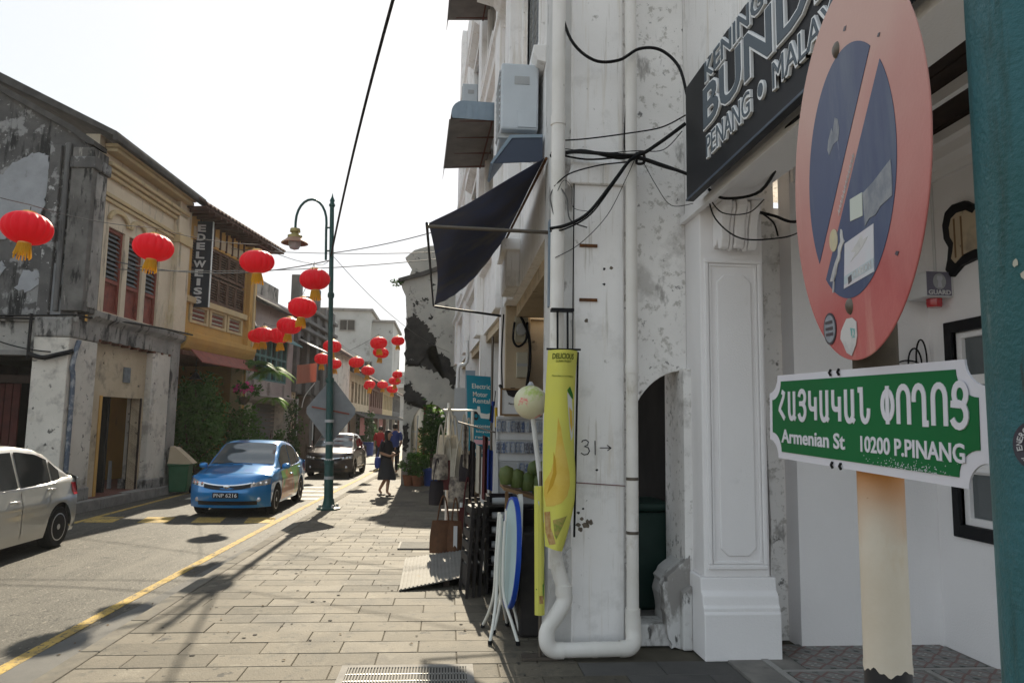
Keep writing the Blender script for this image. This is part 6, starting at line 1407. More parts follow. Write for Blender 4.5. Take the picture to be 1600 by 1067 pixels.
wire((-2.54, 15.6, 5.3), (2.0, 27.5, 4.4), .9, .006, 'faint long wire drooping behind the lamp post')
cb = MB().tube(sag((-2.53, 15.6, 5.22), (.55, 2.4, 6.2), -.62, 26), .020, 7).build('overhead_cable', M['cable'], smooth=60)
tag(cb, 'thick black cable rising from the lamp post over the street', 'cable')

# ---------------------------------------------------------------- shop goods along the right-hand side
def flag_curve(v): return 0
# big yellow food banner, bulging, on a dark stand
yb = wthing('yellow_banner', 'tall curved yellow food banner with a mango and the word DELICIOUS', 'banner', (.92, 5.72, .8))
def ybl(v): return .772 - .035 * math.sin(PI * v * .9) * .9 - .0 * v          # left edge, v: 0 top .. 1 bottom
def ybr(v): return 1.005 - .03 * math.sin(PI * min(1, v * 1.3)) - .12 * max(0, (v - .6) / .4) ** 1.7
def ybf(u, v, w):   # u 0..1 across, v 0 top..1 bottom
    x = ybl(v) + (ybr(v) - ybl(v)) * u; z = 2.335 - 1.49 * v - .03 * u * v
    y = 5.70 - .08 * math.sin(PI * u) * (1 - .2 * v) - .06 * u * v - w; return (x, y, z)
MB().sheet(lambda a, b: ybf(a, b, 0), 10, 24, (0, .003, 0)).build('cloth', M['ban_yellow'], yb, smooth=60)
def yprint(poly, m, nm, w=.003, n=1): 
    P = []
    for (a, b), (c, d) in zip(poly, poly[1:] + poly[:1]):
        for k in range(n): P.append((a + (c - a) * k / n, b + (d - b) * k / n))
    c0 = (sum(p[0] for p in P) / len(P), sum(p[1] for p in P) / len(P))
    mb = MB(); R = 4; vs = [ybf(c0[0], c0[1], w)]; fs = []; N = len(P)
    for r in range(1, R + 1): vs += [ybf(c0[0] + (p[0] - c0[0]) * r / R, c0[1] + (p[1] - c0[1]) * r / R, w) for p in P]
    fs += [(0, 1 + k, 1 + (k + 1) % N) for k in range(N)]
    for r in range(R - 1): fs += [(1 + r * N + k, 1 + (r + 1) * N + k, 1 + (r + 1) * N + (k + 1) % N, 1 + r * N + (k + 1) % N) for k in range(N)]
    return mb.add(vs, fs).build(nm, m, yb, smooth=60)
mango = [(.42, .345), (.52, .40), (.60, .47), (.70, .54), (.78, .62), (.80, .68), (.72, .735), (.55, .77), (.30, .79), (.08, .80), (.02, .74), (.04, .68), (.22, .62), (.34, .54), (.40, .44)]
yprint(mango, M['mango'], 'fruit_print', n=3)
yprint([(.30, .52), (.36, .56), (.38, .63), (.28, .69), (.10, .74), (.2, .67), (.32, .6)], mat('mango_shade', (.50, .30, .03), rough=.6), 'fruit_crease', .0045, 2)
yprint([(.70, .205), (.80, .185), (.93, .225), (.95, .25), (.88, .245), (.72, .215)], M['print_green'], 'leaf_print', n=2)
yprint([(.70, .215), (.90, .25), (.96, .36), (.95, .44), (.88, .46), (.80, .35)], M['ban_edge'], 'milk_print', n=2)
yprint([(.80, .29), (.92, .31), (.95, .38), (.90, .42), (.83, .36)], M['mango'], 'dessert_print', .0045, 2)
yprint([(.02, .83), (.20, .82), (.24, .90), (.50, .97), (.20, .985), (.04, .93)], M['print_brown'], 'spice_print', n=2)
yprint([(.30, .86), (.62, .84), (.80, .83), (.70, .88), (.50, .95), (.40, .93)], mat('salad_print', (.16, .24, .04), (.42, .30, .10), 30, rough=.7), 'garnish_print', n=2)
text('DELICIOUS', .14, .86, -.048, -.018, lambda u, v, w: ybf(u, -v, .003 + w), 0, .001, .03).build('lettering', M['print_green'] if False else mat('print_olive', (.10, .12, .02), rough=.6), yb)
text('DURIAN PROJECT', .26, .78, -.068, -.054, lambda u, v, w: ybf(u, -v, .003 + w), 0, .001, .01).build('lettering', MATS['print_olive'], yb)
text('More than just an ordinary', .17, .90, -.142, -.13, lambda u, v, w: ybf(u, -v, .003 + w), 0, .001, .0).build('lettering', MATS['print_olive'], yb)
MB().tube([(.76, 5.70, 2.345), (1.03, 5.70, 2.345)], .009, 6).build('top_bar', M['black'], yb)
for x in (.85, .93): MB().tube([(x, 5.72, 2.345), (x, 5.74, 2.66)], .009, 6).build('hanger', M['black'], yb)
MB().box(.80, .98, 5.72, 5.8, 2.65, 2.675).build('hanger_bar', M['black'], yb)
MB().tube([(1.015, 5.74, 2.33), (1.00, 5.78, 0.9)], .009, 6).build('stand_rod', M['black'], yb)

# narrow yellow feather banner beside it
nb = wthing('narrow_banner', 'narrow yellow and white standing banner on a dark post', 'banner', (.74, 5.78, 0))
MB().tube([(.742, 5.78, 0), (.735, 5.78, 1.4)], .014, 6).build('post', M['bolt'], nb)
MB().box(.60, .88, 5.74, 5.86, 0, .02).build('foot', M['bolt'], nb)
nbf = lambda u, v, w: (.695 + .0 + u * .075 - .015 * v, 5.74 - w - .02 * math.sin(u * PI), .33 + .96 * v)
MB().sheet(lambda a, b: nbf(a, b, 0), 3, 8, (0, .003, 0)).build('cloth', M['ban_yellow'], nb)
MB().prism([(0, 1), (1, 1), (1, .70), (.4, .86)], nbf, .001, .004).build('white_swoosh', M['ban_edge'], nb); MB().prism([(.1, .20), (.9, .12), (1, .40), (.9, .24)], nbf, .001, .004).build('green_swoosh', M['print_green'], nb); MB().prism([(.45, .09), (.85, .09), (.85, .15), (.45, .15)], nbf, .001, .004).build('print_mark', M['print_brown'], nb)

# ice ball sign on a slanting stick
ib = wthing('ice_ball_sign', 'round pale ice ball sign on a white stick with green and red spots', 'sign', (.80, 6.1, 1.0))
MB().lathe([(0, -.14)] + [(.14 * math.cos(a), .14 * math.sin(a)) for a in [-1.4 + 2.8 * k / 14 for k in range(15)]] + [(0, .14)], 24, c=(.685, 6.1, 1.94)).build('ball', M['ball'], ib, smooth=60)
MB().tube([(.705, 6.1, 1.81), (.80, 6.1, 1.10)], .021, 10).build('stick', M['plastic_w'], ib, smooth=60)
MB().lathe([(.03, 0), (.012, .03), (0, .03)], 10, c=(.685, 6.1, 2.08)).build('top_knob', M['plastic_g'], ib)

# stall: coconut shelf, card racks, boards (one thing each)
cs = wthing('coconut_shelf', 'wooden shelf of green coconuts behind the ice ball sign', 'shelf', (.75, 6.9, 0))
MB().sheet(lambda a, b: (.52 + .55 * a, 6.7 + .5 * b, 1.20 - .16 * a), 1, 1, (0, 0, -.03)).build('shelf_board', M['frame_w'], cs)
for x in (.55, 1.04): MB().box(x, x + .03, 6.9, 6.93, 0, 1.15 - .14 * (x - .5)).build('leg', M['frame_w'], cs)
MB().box(.62, 1.1, 6.75, 7.2, 0, 1.0).build('counter', M['bag_black'], cs)
cid = ('leftmost', 'second', 'third', 'fourth', 'fifth')
for k in range(5):
    x = .555 + .098 * k; z = 1.30 - .16 * (x - .52) / .55
    o = MB().lathe([(0, -.085), (.055, -.075), (.075, 0), (.06, .07), (0, .095)], 14, fn=lambda a, b, c_: (x + a, 6.85 + b, z + c_)).build('green_coconut', M['coconut'], smooth=60)
    tag(o, cid[k] + ' green coconut in the shelf row from the left', 'coconut', 'green coconuts on the shelf')
for k in range(3):
    tag(MB().lathe([(0, -.085), (.055, -.075), (.075, 0), (.06, .07), (0, .095)], 14, fn=lambda a, b, c_: (.84 + .09 * k + a, 7.05 + b, 1.33 + c_)).build('green_coconut', M['coconut'], smooth=60), ('left', 'middle', 'right')[k] + ' green coconut of the upper back row', 'coconut', 'green coconuts on the shelf')

rk = wthing('card_rack', 'white wire rack of small carded souvenirs beside the pier', 'rack', (.8, 8.7, 0))
rw_ = MB()
MB().box(.58, 1.22, 8.80, 8.82, .55, 1.85).build('back_panel', M['plastic_w'], rk)
for x in (.58, 1.2): MB().box(x, x + .025, 8.78, 8.805, 0, 1.85).build('post', M['plastic_w'], rk)
cm = [MB().box(-.024, .024, -.012, 0, -.13, 0).mesh('souvenir_card', mat('card%d' % k, c1, c2, 30, .42, .58, .45)) for k, (c1, c2) in enumerate((((.06, .10, .22), (.4, .42, .45)), ((.35, .36, .38), (.12, .16, .25)), ((.05, .05, .07), (.3, .32, .36)), ((.30, .34, .40), (.5, .5, .5))))]
for r_ in range(5):
    MB().tube([(.58, 8.76, 1.82 - r_ * .245), (1.2, 8.76, 1.82 - r_ * .245)], .006, 5).build('hook_rail', M['galv'], rk)
    for k in range(11):
        obj_from(rnd.choice(cm), 'souvenir_card', rk, (.61 + k * .056, 8.765, 1.80 - r_ * .245), rnd.uniform(-.3, .3))
ft = wthing('framed_shirt', 'framed white shirt print hanging over the card rack', 'picture', (.75, 8.7, 1.95))
MB().wall(.615, .91, 1.86, 2.18, [(.635, .89, 1.88, 2.16)], XZ(8.66), 0, .03).build('frame', M['frame_w'], ft)
MB().box(.63, .895, 8.675, 8.685, 1.875, 2.165).build('sheet', M['plastic_w'], ft)
MB().prism([(.68, 2.16), (.845, 2.16), (.82, 2.10), (.765, 2.075), (.705, 2.10)], XZ(8.67), 0, .004).build('collar_print', M['bag_black'], ft)
text('Penang', .715, .815, 1.985, 2.01, lambda u, v, w: (u, 8.672 - w, v), 0, .003, .01).build('lettering', M['bag_black'], ft)
wb_ = wthing('leaning_whiteboard', 'grey-white board tilted against the card rack', 'board', (.62, 8.4, .6))
MB().prism([(.50, .55), (.86, .55), (.80, 1.32), (.58, 1.34)], XZ(8.45), 0, .02).build('board', M['plastic_g'], wb_)
MB().prism([(.53, .95), (.56, 1.42), (.58, 1.40), (.60, .72)], XZ(8.42), 0, .012).build('paper_flag', M['plastic_w'], wb_)
MB().box(.5, .53, 8.46, 8.5, 0, .55).build('leg', M['plastic_w'], wb_); MB().box(.82, .85, 8.46, 8.5, 0, .55).build('leg', M['plastic_w'], wb_)

# tote display hung with bags
br = wthing('bag_stand', 'tall white stand hung with bags near the blue banner', 'stand', (.1, 10.6, 0))
MB().tube([(.02, 10.6, 0), (.02, 10.6, 2.05)], .022, 8).build('upright', M['tubew'], br); MB().tube([(.36, 10.6, 0), (.36, 10.6, 1.95)], .022, 8).build('upright', M['tubew'], br)
for z in (.55, 1.25, 1.95): MB().tube([(-.05, 10.6, z), (.42, 10.6, z)], .015, 8).build('rail', M['tubew'], br)
def bag(loc, w_, h_, m, label, strap, sm=None, lean=0.):
    T = thing('bag', label, 'bag', loc, lean, 'bags on the stand')
    MB().grid(lambda a, b: ((a - .5) * w_ * (1 - .18 * b) * (1 + .1 * math.sin(3 * b)), -.06 * math.sin(PI * a) * (1.15 - b) - .02, h_ * b), 8, 6).build('front_panel', m, T, smooth=60)
    MB().grid(lambda a, b: ((a - .5) * w_ * (1 - .18 * b) * (1 + .1 * math.sin(3 * b)), .06 * math.sin(PI * a) * (1.15 - b), h_ * b), 8, 6).build('back_panel', m, T, smooth=60)
    for s in (-.02, .0): MB().tube(smoothline([(-w_ * .22, s, h_), (-w_ * .12, s, h_ + strap * .7), (0, s, h_ + strap), (w_ * .12, s, h_ + strap * .7), (w_ * .22, s, h_)], 5), .011, 5).build('strap', sm or m, T)
    return T
bag((.03, 10.45, 1.18), .30, .42, M['canvas'], 'crumpled pale canvas bag at the top of the stand', .38)
bag((.24, 10.42, 1.05), .24, .34, M['canvas_p'], 'printed canvas bag hanging at upper right of the stand', .5, M['canvas'])
bag((.02, 10.36, .86), .26, .40, M['bag_maroon'], 'dark maroon bag below the pale canvas bag', .3, M['canvas'])
bag((.18, 10.30, .70), .28, .34, M['canvas_p'], 'patterned white handled tote low on the stand', .48, M['canvas'])
bag((-.12, 10.30, .66), .20, .32, M['bag_black'], 'shiny black bag hanging out on the street side', .3)
bag((.36, 10.34, .68), .22, .36, mat('bag_floral', (.14, .10, .08), (.35, .25, .15), 16, .45, .55, .9), 'dark floral bag at the right of the stand', .4, M['bag_black'])
bag((-.02, 10.1, .06), .34, .42, M['bag_brown'], 'large brown leather tote standing by the ramp', .32)
bag((.14, 10.05, .08), .20, .40, M['bag_brown'], 'slimmer brown leather tote with a pale stripe by the ramp', .30)
bag((.10, 10.38, 1.02), .26, .40, M['canvas'], 'cream tote overlapping the upper bags on the stand', .45)
bag((.30, 10.28, .98), .24, .36, M['bag_black'], 'black tote with long straps on the right rail', .5, M['canvas'])
bag((-.08, 10.32, 1.0), .22, .34, M['canvas_p'], 'speckled tote on the street side upper rail', .4, M['canvas'])
bag((.30, 10.2, .30), .24, .34, M['bag_maroon'], 'maroon tote low on the right of the stand', .4)
MB_s = MB().box(.12, .17, 9.975, 9.985, .1, .42).build('stripe', M['plastic_w']); tag(MB_s, 'pale price card tucked against the slimmer brown tote', 'card')
tag(MB().box(.30, .55, 10.3, 10.9, 0, .4).build('goods_crate', M['bag_black'], bevel=.01), 'dark low crate behind the brown bags', 'crate')

# blue scooter banner
bb = wthing('blue_banner', 'blue vertical banner with a white scooter picture', 'banner', (.46, 12.2, 1.2))
q = lambda u, v, w: (.30 + .40 * u + .06 * (1 - v), 12.2 - w, 1.22 + 1.32 * v + .02 * (1 - u))
MB().sheet(lambda a, b: q(a, b, 0), 4, 6, (0, .004, 0)).build('cloth', M['ban_blue'], bb)
for body, v0, v1, u0, u1, m in (('Electric', .84, .90, .22, .98, 'ban_edge'), ('Motor', .74, .80, .25, .85, 'ban_edge'), ('Rental', .66, .72, .25, .95, 'ban_edge'), ('scooter', .36, .395, .3, .95, 'ban_edge'), ('bicycle', .29, .325, .35, .95, 'ban_edge'), ('rental', .225, .26, .3, .95, 'ban_edge'), ('016-42', .045, .095, .28, .92, 'ban_edge')):
    text(body, u0, u1, v0, v1, q, .001, .004, .01).build('lettering', M[m], bb)
MB().prism([(.25, .155), (.98, .15), (.98, .205), (.25, .21)], q, .001, .004).build('pink_strip', mat('print_rose', (.6, .36, .42), rough=.6), bb)
MB().prism([(.22, .015), (1, .01), (1, .14), (.22, .145)], q, .0005, .001).build('dark_strip', mat('print_navy', (.01, .10, .15), rough=.6), bb)
scp = MB()
scp.strokes([[(.35 + .09 * math.cos(2 * PI * k / 14), .50 + .04 * math.sin(2 * PI * k / 14)) for k in range(15)]], .03, q, .001, .004); scp.build('wheel_print', M['bag_black'], bb)
MB().prism([(.38, .53), (.42, .62), (.52, .62), (.55, .54), (.80, .53), (.98, .55), (.98, .47), (.55, .475), (.50, .52)], q, .001, .0035).build('scooter_print', M['ban_edge'], bb)
MB().tube([(.73, 12.15, .0), (.72, 12.15, 3.2)], .02, 8).build('pole', M['bolt'], bb)
MB().sheet(lambda a, b: (.12 + .2 * a, 13.3, 1.3 + 1.1 * b), 1, 1, (0, .01, 0)).build('side_poster', M['plastic_g'], bb)
key = wthing('keyring_bunch', 'bunch of navy and yellow straps hanging beside the blue banner', 'straps', (.62, 9.8, 1.7))
for k, (m, dx_, z0, z1) in enumerate((('cloth_blue', -.02, 1.78, 2.06), ('yellow_chair', .02, 1.72, 1.98), ('bag_black', .03, 1.42, 1.72), ('cloth_k', -.03, 1.8, 2.0))):
    MB().tube([(.62 + dx_, 9.8, z1), (.62 + dx_ * 1.6, 9.79, z0)], .022, 6).build('strap', M[m], key)
MB().tube([(.62, 9.8, 2.0), (.63, 9.8, 2.2)], .006, 5).build('hook', M['bag_black'], key)

# folded round tables leaning together, white tube legs
def folded_table(loc, rz, label, top, edge):
    T = thing('folding_table', label, 'table', loc, rz, 'folded round tables')
    # top disc, nearly vertical
    tl_ = R_(5)
    def f(x, y, z): return (z * math.cos(tl_) + (y) * math.sin(tl_) * .0 + .10 + .05 * (y - .65), x, y)
    MB().lathe([(0, 0), (.40, 0), (.405, .006), (.405, .02), (.40, .026), (0, .026)], 36, fn=lambda x, y, z: f(x, y * 1.12 + .68, z)).build('table_top', top, T, smooth=40)
    MB().lathe([(.392, -.004), (.412, -.004), (.412, .035), (.392, .035)], 36, fn=lambda x, y, z: f(x, y * 1.12 + .68, z), cap=False).build('edge_band', edge, T, smooth=40)
    for s in (-1, 1):
        MB().tube(smoothline([(.02, s * .06, 1.0), (.0, s * .06, .62), (-.01, s * .07, .34), (-.04, s * .15, .16), (-.08, s * .25, .02)], 5), .0135, 8).build('leg', M['tubew'], T, smooth=50)
        MB().tube(smoothline([(.05, s * .10, .95), (.04, s * .09, .60), (.05, s * .10, .34), (.10, s * .20, .16), (.14, s * .29, .02)], 5), .0135, 8).build('leg', M['tubew'], T, smooth=50)
        for (x, y) in ((-.08, .25), (.14, .29)): MB().lathe([(.018, 0), (.018, .03)], 8, c=(x, s * y, 0)).build('rubber_foot', M['rubber'], T)
    return T
folded_table((.45, 6.42, 0), R_(4), 'folded round table with deep blue rim, nearest of the leaning tables', M['tbl_top'], M['tbl_blue'])
folded_table((.53, 6.72, 0), R_(-3), 'folded pale round table behind the blue rimmed one', M['tbl_top'], M['tubew'])
# stack of folded dark chairs
for k in range(3):
    T = thing('folding_chair', ('front', 'middle', 'rear')[k] + ' charcoal folding chair of the stack leaning by the ramp', 'chair', (.24 + .065 * k, 7.75 + .05 * k, 0), R_(8), 'charcoal folding chairs')
    for y in (0, .40): MB().bar((0, y, 0), (.05, y, .96), .035, .03).build('frame_rail', M['charcoal'], T)
    for j in range(5): MB().box(.0 + .01 * j, .05 + .01 * j, .02, .38, .34 + .12 * j, .42 + .12 * j).build('back_slat', M['charcoal'], T, bevel=.006)
    MB().box(.012, .03, .03, .37, .08, .30).build('seat', M['charcoal'], T, bevel=.006)
rk2 = wthing('shoe_shelf', 'dark narrow shelf with grey folded cloths behind the chairs', 'shelf', (.6, 8.2, 0))
MB().box(.44, .47, 7.95, 8.3, 0, 1.0).build('side_panel', M['charcoal'], rk2); MB().box(.74, .77, 7.95, 8.3, 0, 1.0).build('side_panel', M['charcoal'], rk2); MB().box(.47, .74, 8.28, 8.3, 0, 1.0).build('back_panel', M['bag_black'], rk2)
for j in range(6):
    z = .14 + j * .15; MB().box(.47, .74, 7.95, 8.28, z, z + .015).build('shelf', M['charcoal'], rk2); MB().lathe([(0, -.1), (.035, -.1), (.04, 0), (.035, .1), (0, .1)], 10, fn=lambda x, y, zz: (.6 + zz, 8.0 + y, z + .055 + x)).build('folded_cloth', M['plastic_g'], rk2, smooth=50)
tag(MB().box(.64, .98, 6.35, 7.6, .0, .85).build('dark_fill_box', M['charcoal'], bevel=.02), 'dark low box filling the dark zone behind the narrow banner', 'counter')  # plain dark box that fills a dark zone

# cable tangle by the meters under the awning
def tangle(c, r, label, y):
    mb = MB(); mb.tube([(c[0] + r * math.cos(t), y, c[1] + r * math.sin(t) * 1.1) for t in [2 * PI * k / 18 for k in range(18)]], .012, 6, closed=True)
    tag(mb.build('cable_loop', M['cable'], smooth=60), label, 'cable', 'cable tangle by the meters')
tangle((.80, 2.15), .075, 'left small loop of the cable tangle under the awning', 9.9); tangle((.87, 2.12), .11, 'big loop of the cable tangle under the awning', 9.9); tangle((1.04, 1.98), .085, 'right loop of the cable tangle under the awning', 9.9)
cable([(.72, 10.3, 2.30), (.80, 10.2, 2.18), (.95, 10.2, 2.08), (1.1, 10.2, 2.12), (1.2, 10.2, 1.9), (1.35, 10.2, 1.85)], .02, 'thick cable running from the loops along the pier', group='cable tangle by the meters')
cable([(1.0, 10.36, 3.3), (1.12, 10.3, 3.0), (1.14, 10.3, 2.6), (1.10, 10.3, 2.2), (1.2, 10.3, 1.85)], .022, 'thick cable looping down past the meters', group='cable tangle by the meters')
cable([(.92, 10.36, 3.2), (.90, 10.3, 2.95), (.97, 10.3, 2.85), (1.08, 10.3, 2.95), (1.1, 10.34, 3.2)], .018, 'cable loop hanging under the round meter', group='cable tangle by the meters')
cable([(.76, 10.3, 3.3), (.74, 10.3, 2.7), (.76, 10.3, 2.2)], .012, 'straight black cable down the pier corner', group='cable tangle by the meters')
cable([(.84, 5.84, 3.42), (.80, 5.86, 3.62), (.86, 5.84, 3.70), (.93, 5.82, 3.60), (.96, 5.82, 3.42), (1.1, 5.82, 3.36)], .006, 'grey wire hook over the rain pipe', M['cable_grey'], group='cable tangle by the meters')

# left side: wheeled bin with a white board on top
gb = thing('green_bin', 'green wheeled bin by the left kerb', 'bin', (-6.80, 19.95, -.12), R_(5))
MB().prism([(-.20, .06), (.20, .06), (.25, .72), (-.25, .72)], lambda u, v, w: (u, w, v), -.22, .26).build('bin_body', M['bin_green'], gb, bevel=.02)
MB().box(-.27, .27, -.25, .30, .722, .76).build('bin_rim', M['bin_green'], gb, bevel=.01)
for s in (-1, 1): MB().lathe([(0, -.03), (.09, -.03), (.09, .03), (0, .03)], 14, fn=lambda x, y, z: (s * .23 + z, .22 + y, .09 + x)).build('wheel', M['rubber'], gb)
tag(MB().prism(rough([(-.27, 0), (-.22, .44), (-.10, .42), (.36, .02), (.30, 0)], .012, 3), lambda u, v, w: (-6.80 + u, 19.95 + w, .645 + v), -.2, .15).build('board_scrap', M['plaster_cream']), 'white triangular board lying on top of the green bin', 'board')

# more goods hanging on the stall front
for k, (x, y, z, L, m, lb) in enumerate(((.30, 9.6, 1.55, .75, 'bag_black', 'long black scarf hanging left of the card rack'), (.38, 9.55, 1.5, .6, 'canvas', 'cream scarf hanging beside the long black one'), (.46, 9.5, 1.62, .8, 'bag_maroon', 'maroon scarf hanging in the stall front'), (.52, 9.45, 1.45, .5, 'cloth_blue', 'short navy scarf nearest the card rack'), (.22, 9.9, 1.75, .55, 'canvas_p', 'patterned scarf hanging by the blue banner'))):
    tag(MB().sheet(lambda a, b: (x + .07 * a, y + .03 * math.sin(a * 7 + k), z - L * b - .03 * a), 5, 6, (0, .012, 0)).build('hanging_scarf', M[m], smooth=60), lb, 'scarf', 'scarves hanging on the stall')
tag(MB().tube([(.15, 9.95, 1.78), (.60, 9.4, 1.66)], .012, 6).build('hanging_rail', M['bolt']), 'slanting dark rail from which the scarves hang', 'rail')

# ---------------------------------------------------------------- people
def skin_body(name, joints, edges, m, parent, sub=2):
    me = bpy.data.meshes.new(name); me.from_pydata([j[0] for j in joints], edges, []); o = bpy.data.objects.new(name, me); link(o); o.parent = parent
    sk_ = o.modifiers.new('skin', 'SKIN'); sk_.use_smooth_shade = True
    lay = me.skin_vertices[0].data if me.skin_vertices else None
    if lay is None:
        bm = bmesh.new(); bm.from_mesh(me); bm.verts.layers.skin.verify(); bm.to_mesh(me); bm.free(); lay = me.skin_vertices[0].data
    for i, j in enumerate(joints): lay[i].radius = j[1]; lay[i].use_root = (i == 0)
    s_ = o.modifiers.new('sub', 'SUBSURF'); s_.levels = sub; s_.render_levels = sub
    me.materials.append(m); return o
def fingers(parent, hand, dirv, side, m):
    d = Vector(dirv).normalized(); s = Vector(side).normalized(); nrm = d.cross(s); h = Vector(hand)
    for k in range(4):
        o = h + s * (-.03 + .02 * k); L = (.065, .075, .072, .058)[k]
        MB().tube([o, o + d * L * .5 + nrm * -.008, o + d * L * .9 + nrm * -.03], [.009, .008, .006], 6).build('finger', m, parent, smooth=60)
    o = h - s * .03 - d * .03; MB().tube([o, o - s * .02 + d * .025, o - s * .02 + d * .055 - nrm * .015], [.010, .009, .007], 6).build('thumb', m, parent, smooth=60)
# woman walking towards the camera reading her phone; local +y is her forward
pw = thing('person', 'person in black top and dark midi skirt walking while looking at a phone', 'person', (-1.47, 18.5, 0), R_(-118))
pw.scale = (.94, .94, .94)
J = [((0, 0, .88), (.14, .10)), ((0, .01, 1.05), (.12, .09)), ((0, .02, 1.22), (.145, .10)), ((0, .015, 1.34), (.13, .085)), ((0, .03, 1.42), (.05, .05)), ((0, .06, 1.50), (.06, .065)), ((0, .075, 1.58), (.075, .088)), ((0, .065, 1.64), (.06, .07)),
     ((.17, .0, 1.33), (.052, .052)), ((.22, -.02, 1.10), (.042, .042)), ((.12, .20, 1.02), (.032, .032)), ((.06, .28, 1.06), (.03, .022)),
     ((-.17, .0, 1.33), (.052, .052)), ((-.23, .0, 1.10), (.042, .042)), ((-.14, .22, 1.06), (.032, .032)), ((-.06, .30, 1.10), (.03, .022)),
     ((.09, 0, .82), (.085, .085)), ((.09, .16, .48), (.055, .06)), ((.08, .12, .10), (.036, .036)), ((.08, .24, .04), (.035, .028)),
     ((-.09, 0, .82), (.085, .085)), ((-.08, -.02, .46), (.055, .06)), ((-.08, -.22, .13), (.036, .036)), ((-.08, -.14, .04), (.035, .028))]
E_ = [(0, 1), (1, 2), (2, 3), (3, 4), (4, 5), (5, 6), (6, 7), (3, 8), (8, 9), (9, 10), (10, 11), (3, 12), (12, 13), (13, 14), (14, 15), (0, 16), (16, 17), (17, 18), (18, 19), (0, 20), (20, 21), (21, 22), (22, 23)]
body = skin_body('body', J, E_, M['skin'], pw)
def loft(rings, m, nm, par, n=20, open_=True):
    mb = MB(); vs = []
    for (cx, cy, cz, rx, ry) in rings:
        for k in range(n): an = 2 * PI * k / n; vs.append((cx + rx * math.cos(an), cy + ry * math.sin(an) * (1 + .0), cz + .01 * math.sin(3 * an)))
    mb.add(vs, [(i * n + k, i * n + (k + 1) % n, (i + 1) * n + (k + 1) % n, (i + 1) * n + k) for i in range(len(rings) - 1) for k in range(n)]); return mb.build(nm, m, par, smooth=60)
loft([(0, .05, .42, .25, .24), (0, .04, .60, .23, .21), (0, .02, .80, .19, .16), (0, .01, .98, .155, .12), (0, .01, 1.04, .145, .115)], M['cloth_skirt'], 'skirt', pw)
loft([(0, .01, .96, .17, .13), (0, .01, 1.08, .155, .12), (0, .02, 1.22, .185, .13), (0, .015, 1.34, .175, .11), (0, .02, 1.40, .10, .08), (0, .03, 1.43, .07, .06)], M['cloth_k'], 'top', pw)
for s in (1, -1): MB().tube([(s * .13, .01, 1.35), (s * .20, .0, 1.27), (s * .225, -.01, 1.13)], [.075, .07, .065], 12).build('sleeve', M['cloth_k'], pw, smooth=60)
MB().lathe([(0, .115), (.06, .105), (.092, .06), (.098, -.01), (.095, -.08), (.08, -.15), (.055, -.2)], 18, fn=lambda x, y, z: (x, .05 + (y if y < .02 else (y if z > .055 else .02 + (y - .02) * .15)), 1.585 + z)).build('hair', M['hair'], pw, smooth=60)
for s in (-1, 1):
    MB().lathe([(0, -.012), (.011, 0), (0, .012)], 8, c=(s * .032, .155, 1.585)).build('eye', M['hair'], pw)
MB().tube([(0, .155, 1.59), (0, .175, 1.555)], [.008, .014], 6).build('nose', M['skin'], pw); MB().box(-.025, .025, .152, .158, 1.525, 1.532).build('mouth', M['bag_maroon'], pw)
fingers(pw, (.05, .29, 1.06), (-.4, .8, .2), (0, .3, 1), M['skin']); fingers(pw, (-.05, .31, 1.10), (.4, .8, .2), (0, .3, 1), M['skin'])
for x, y in ((.08, .20), (-.08, -.17)): MB().box(x - .045, x + .045, y - .1, y + .12, .0, .035).build('sandal', M['bag_black'], pw, bevel=.01)
ph = thing('phone', 'dark phone held up in the walking person hands', 'phone', (-1.175, 18.35, 1.045), R_(-118))
MB().obox((0, 0, 0), (.16, .012, .085), Matrix.Rotation(R_(-35), 3, 'X')).build('case', M['bag_black'], ph)
hbg = thing('shoulder_bag', 'dark blue shoulder bag at the hip of the walking person', 'bag', (-1.66, 18.44, .80), R_(-60))
MB().lathe([(0, -.15), (.09, -.13), (.12, 0), (.10, .12), (0, .14)], 14, sy=.55).build('pouch', M['cloth_blue'], hbg, smooth=60); MB().tube(smoothline([(-.05, 0, .12), (.02, .02, .35), (.12, .05, .55)], 4), .012, 6).build('strap', M['cloth_blue'], hbg)
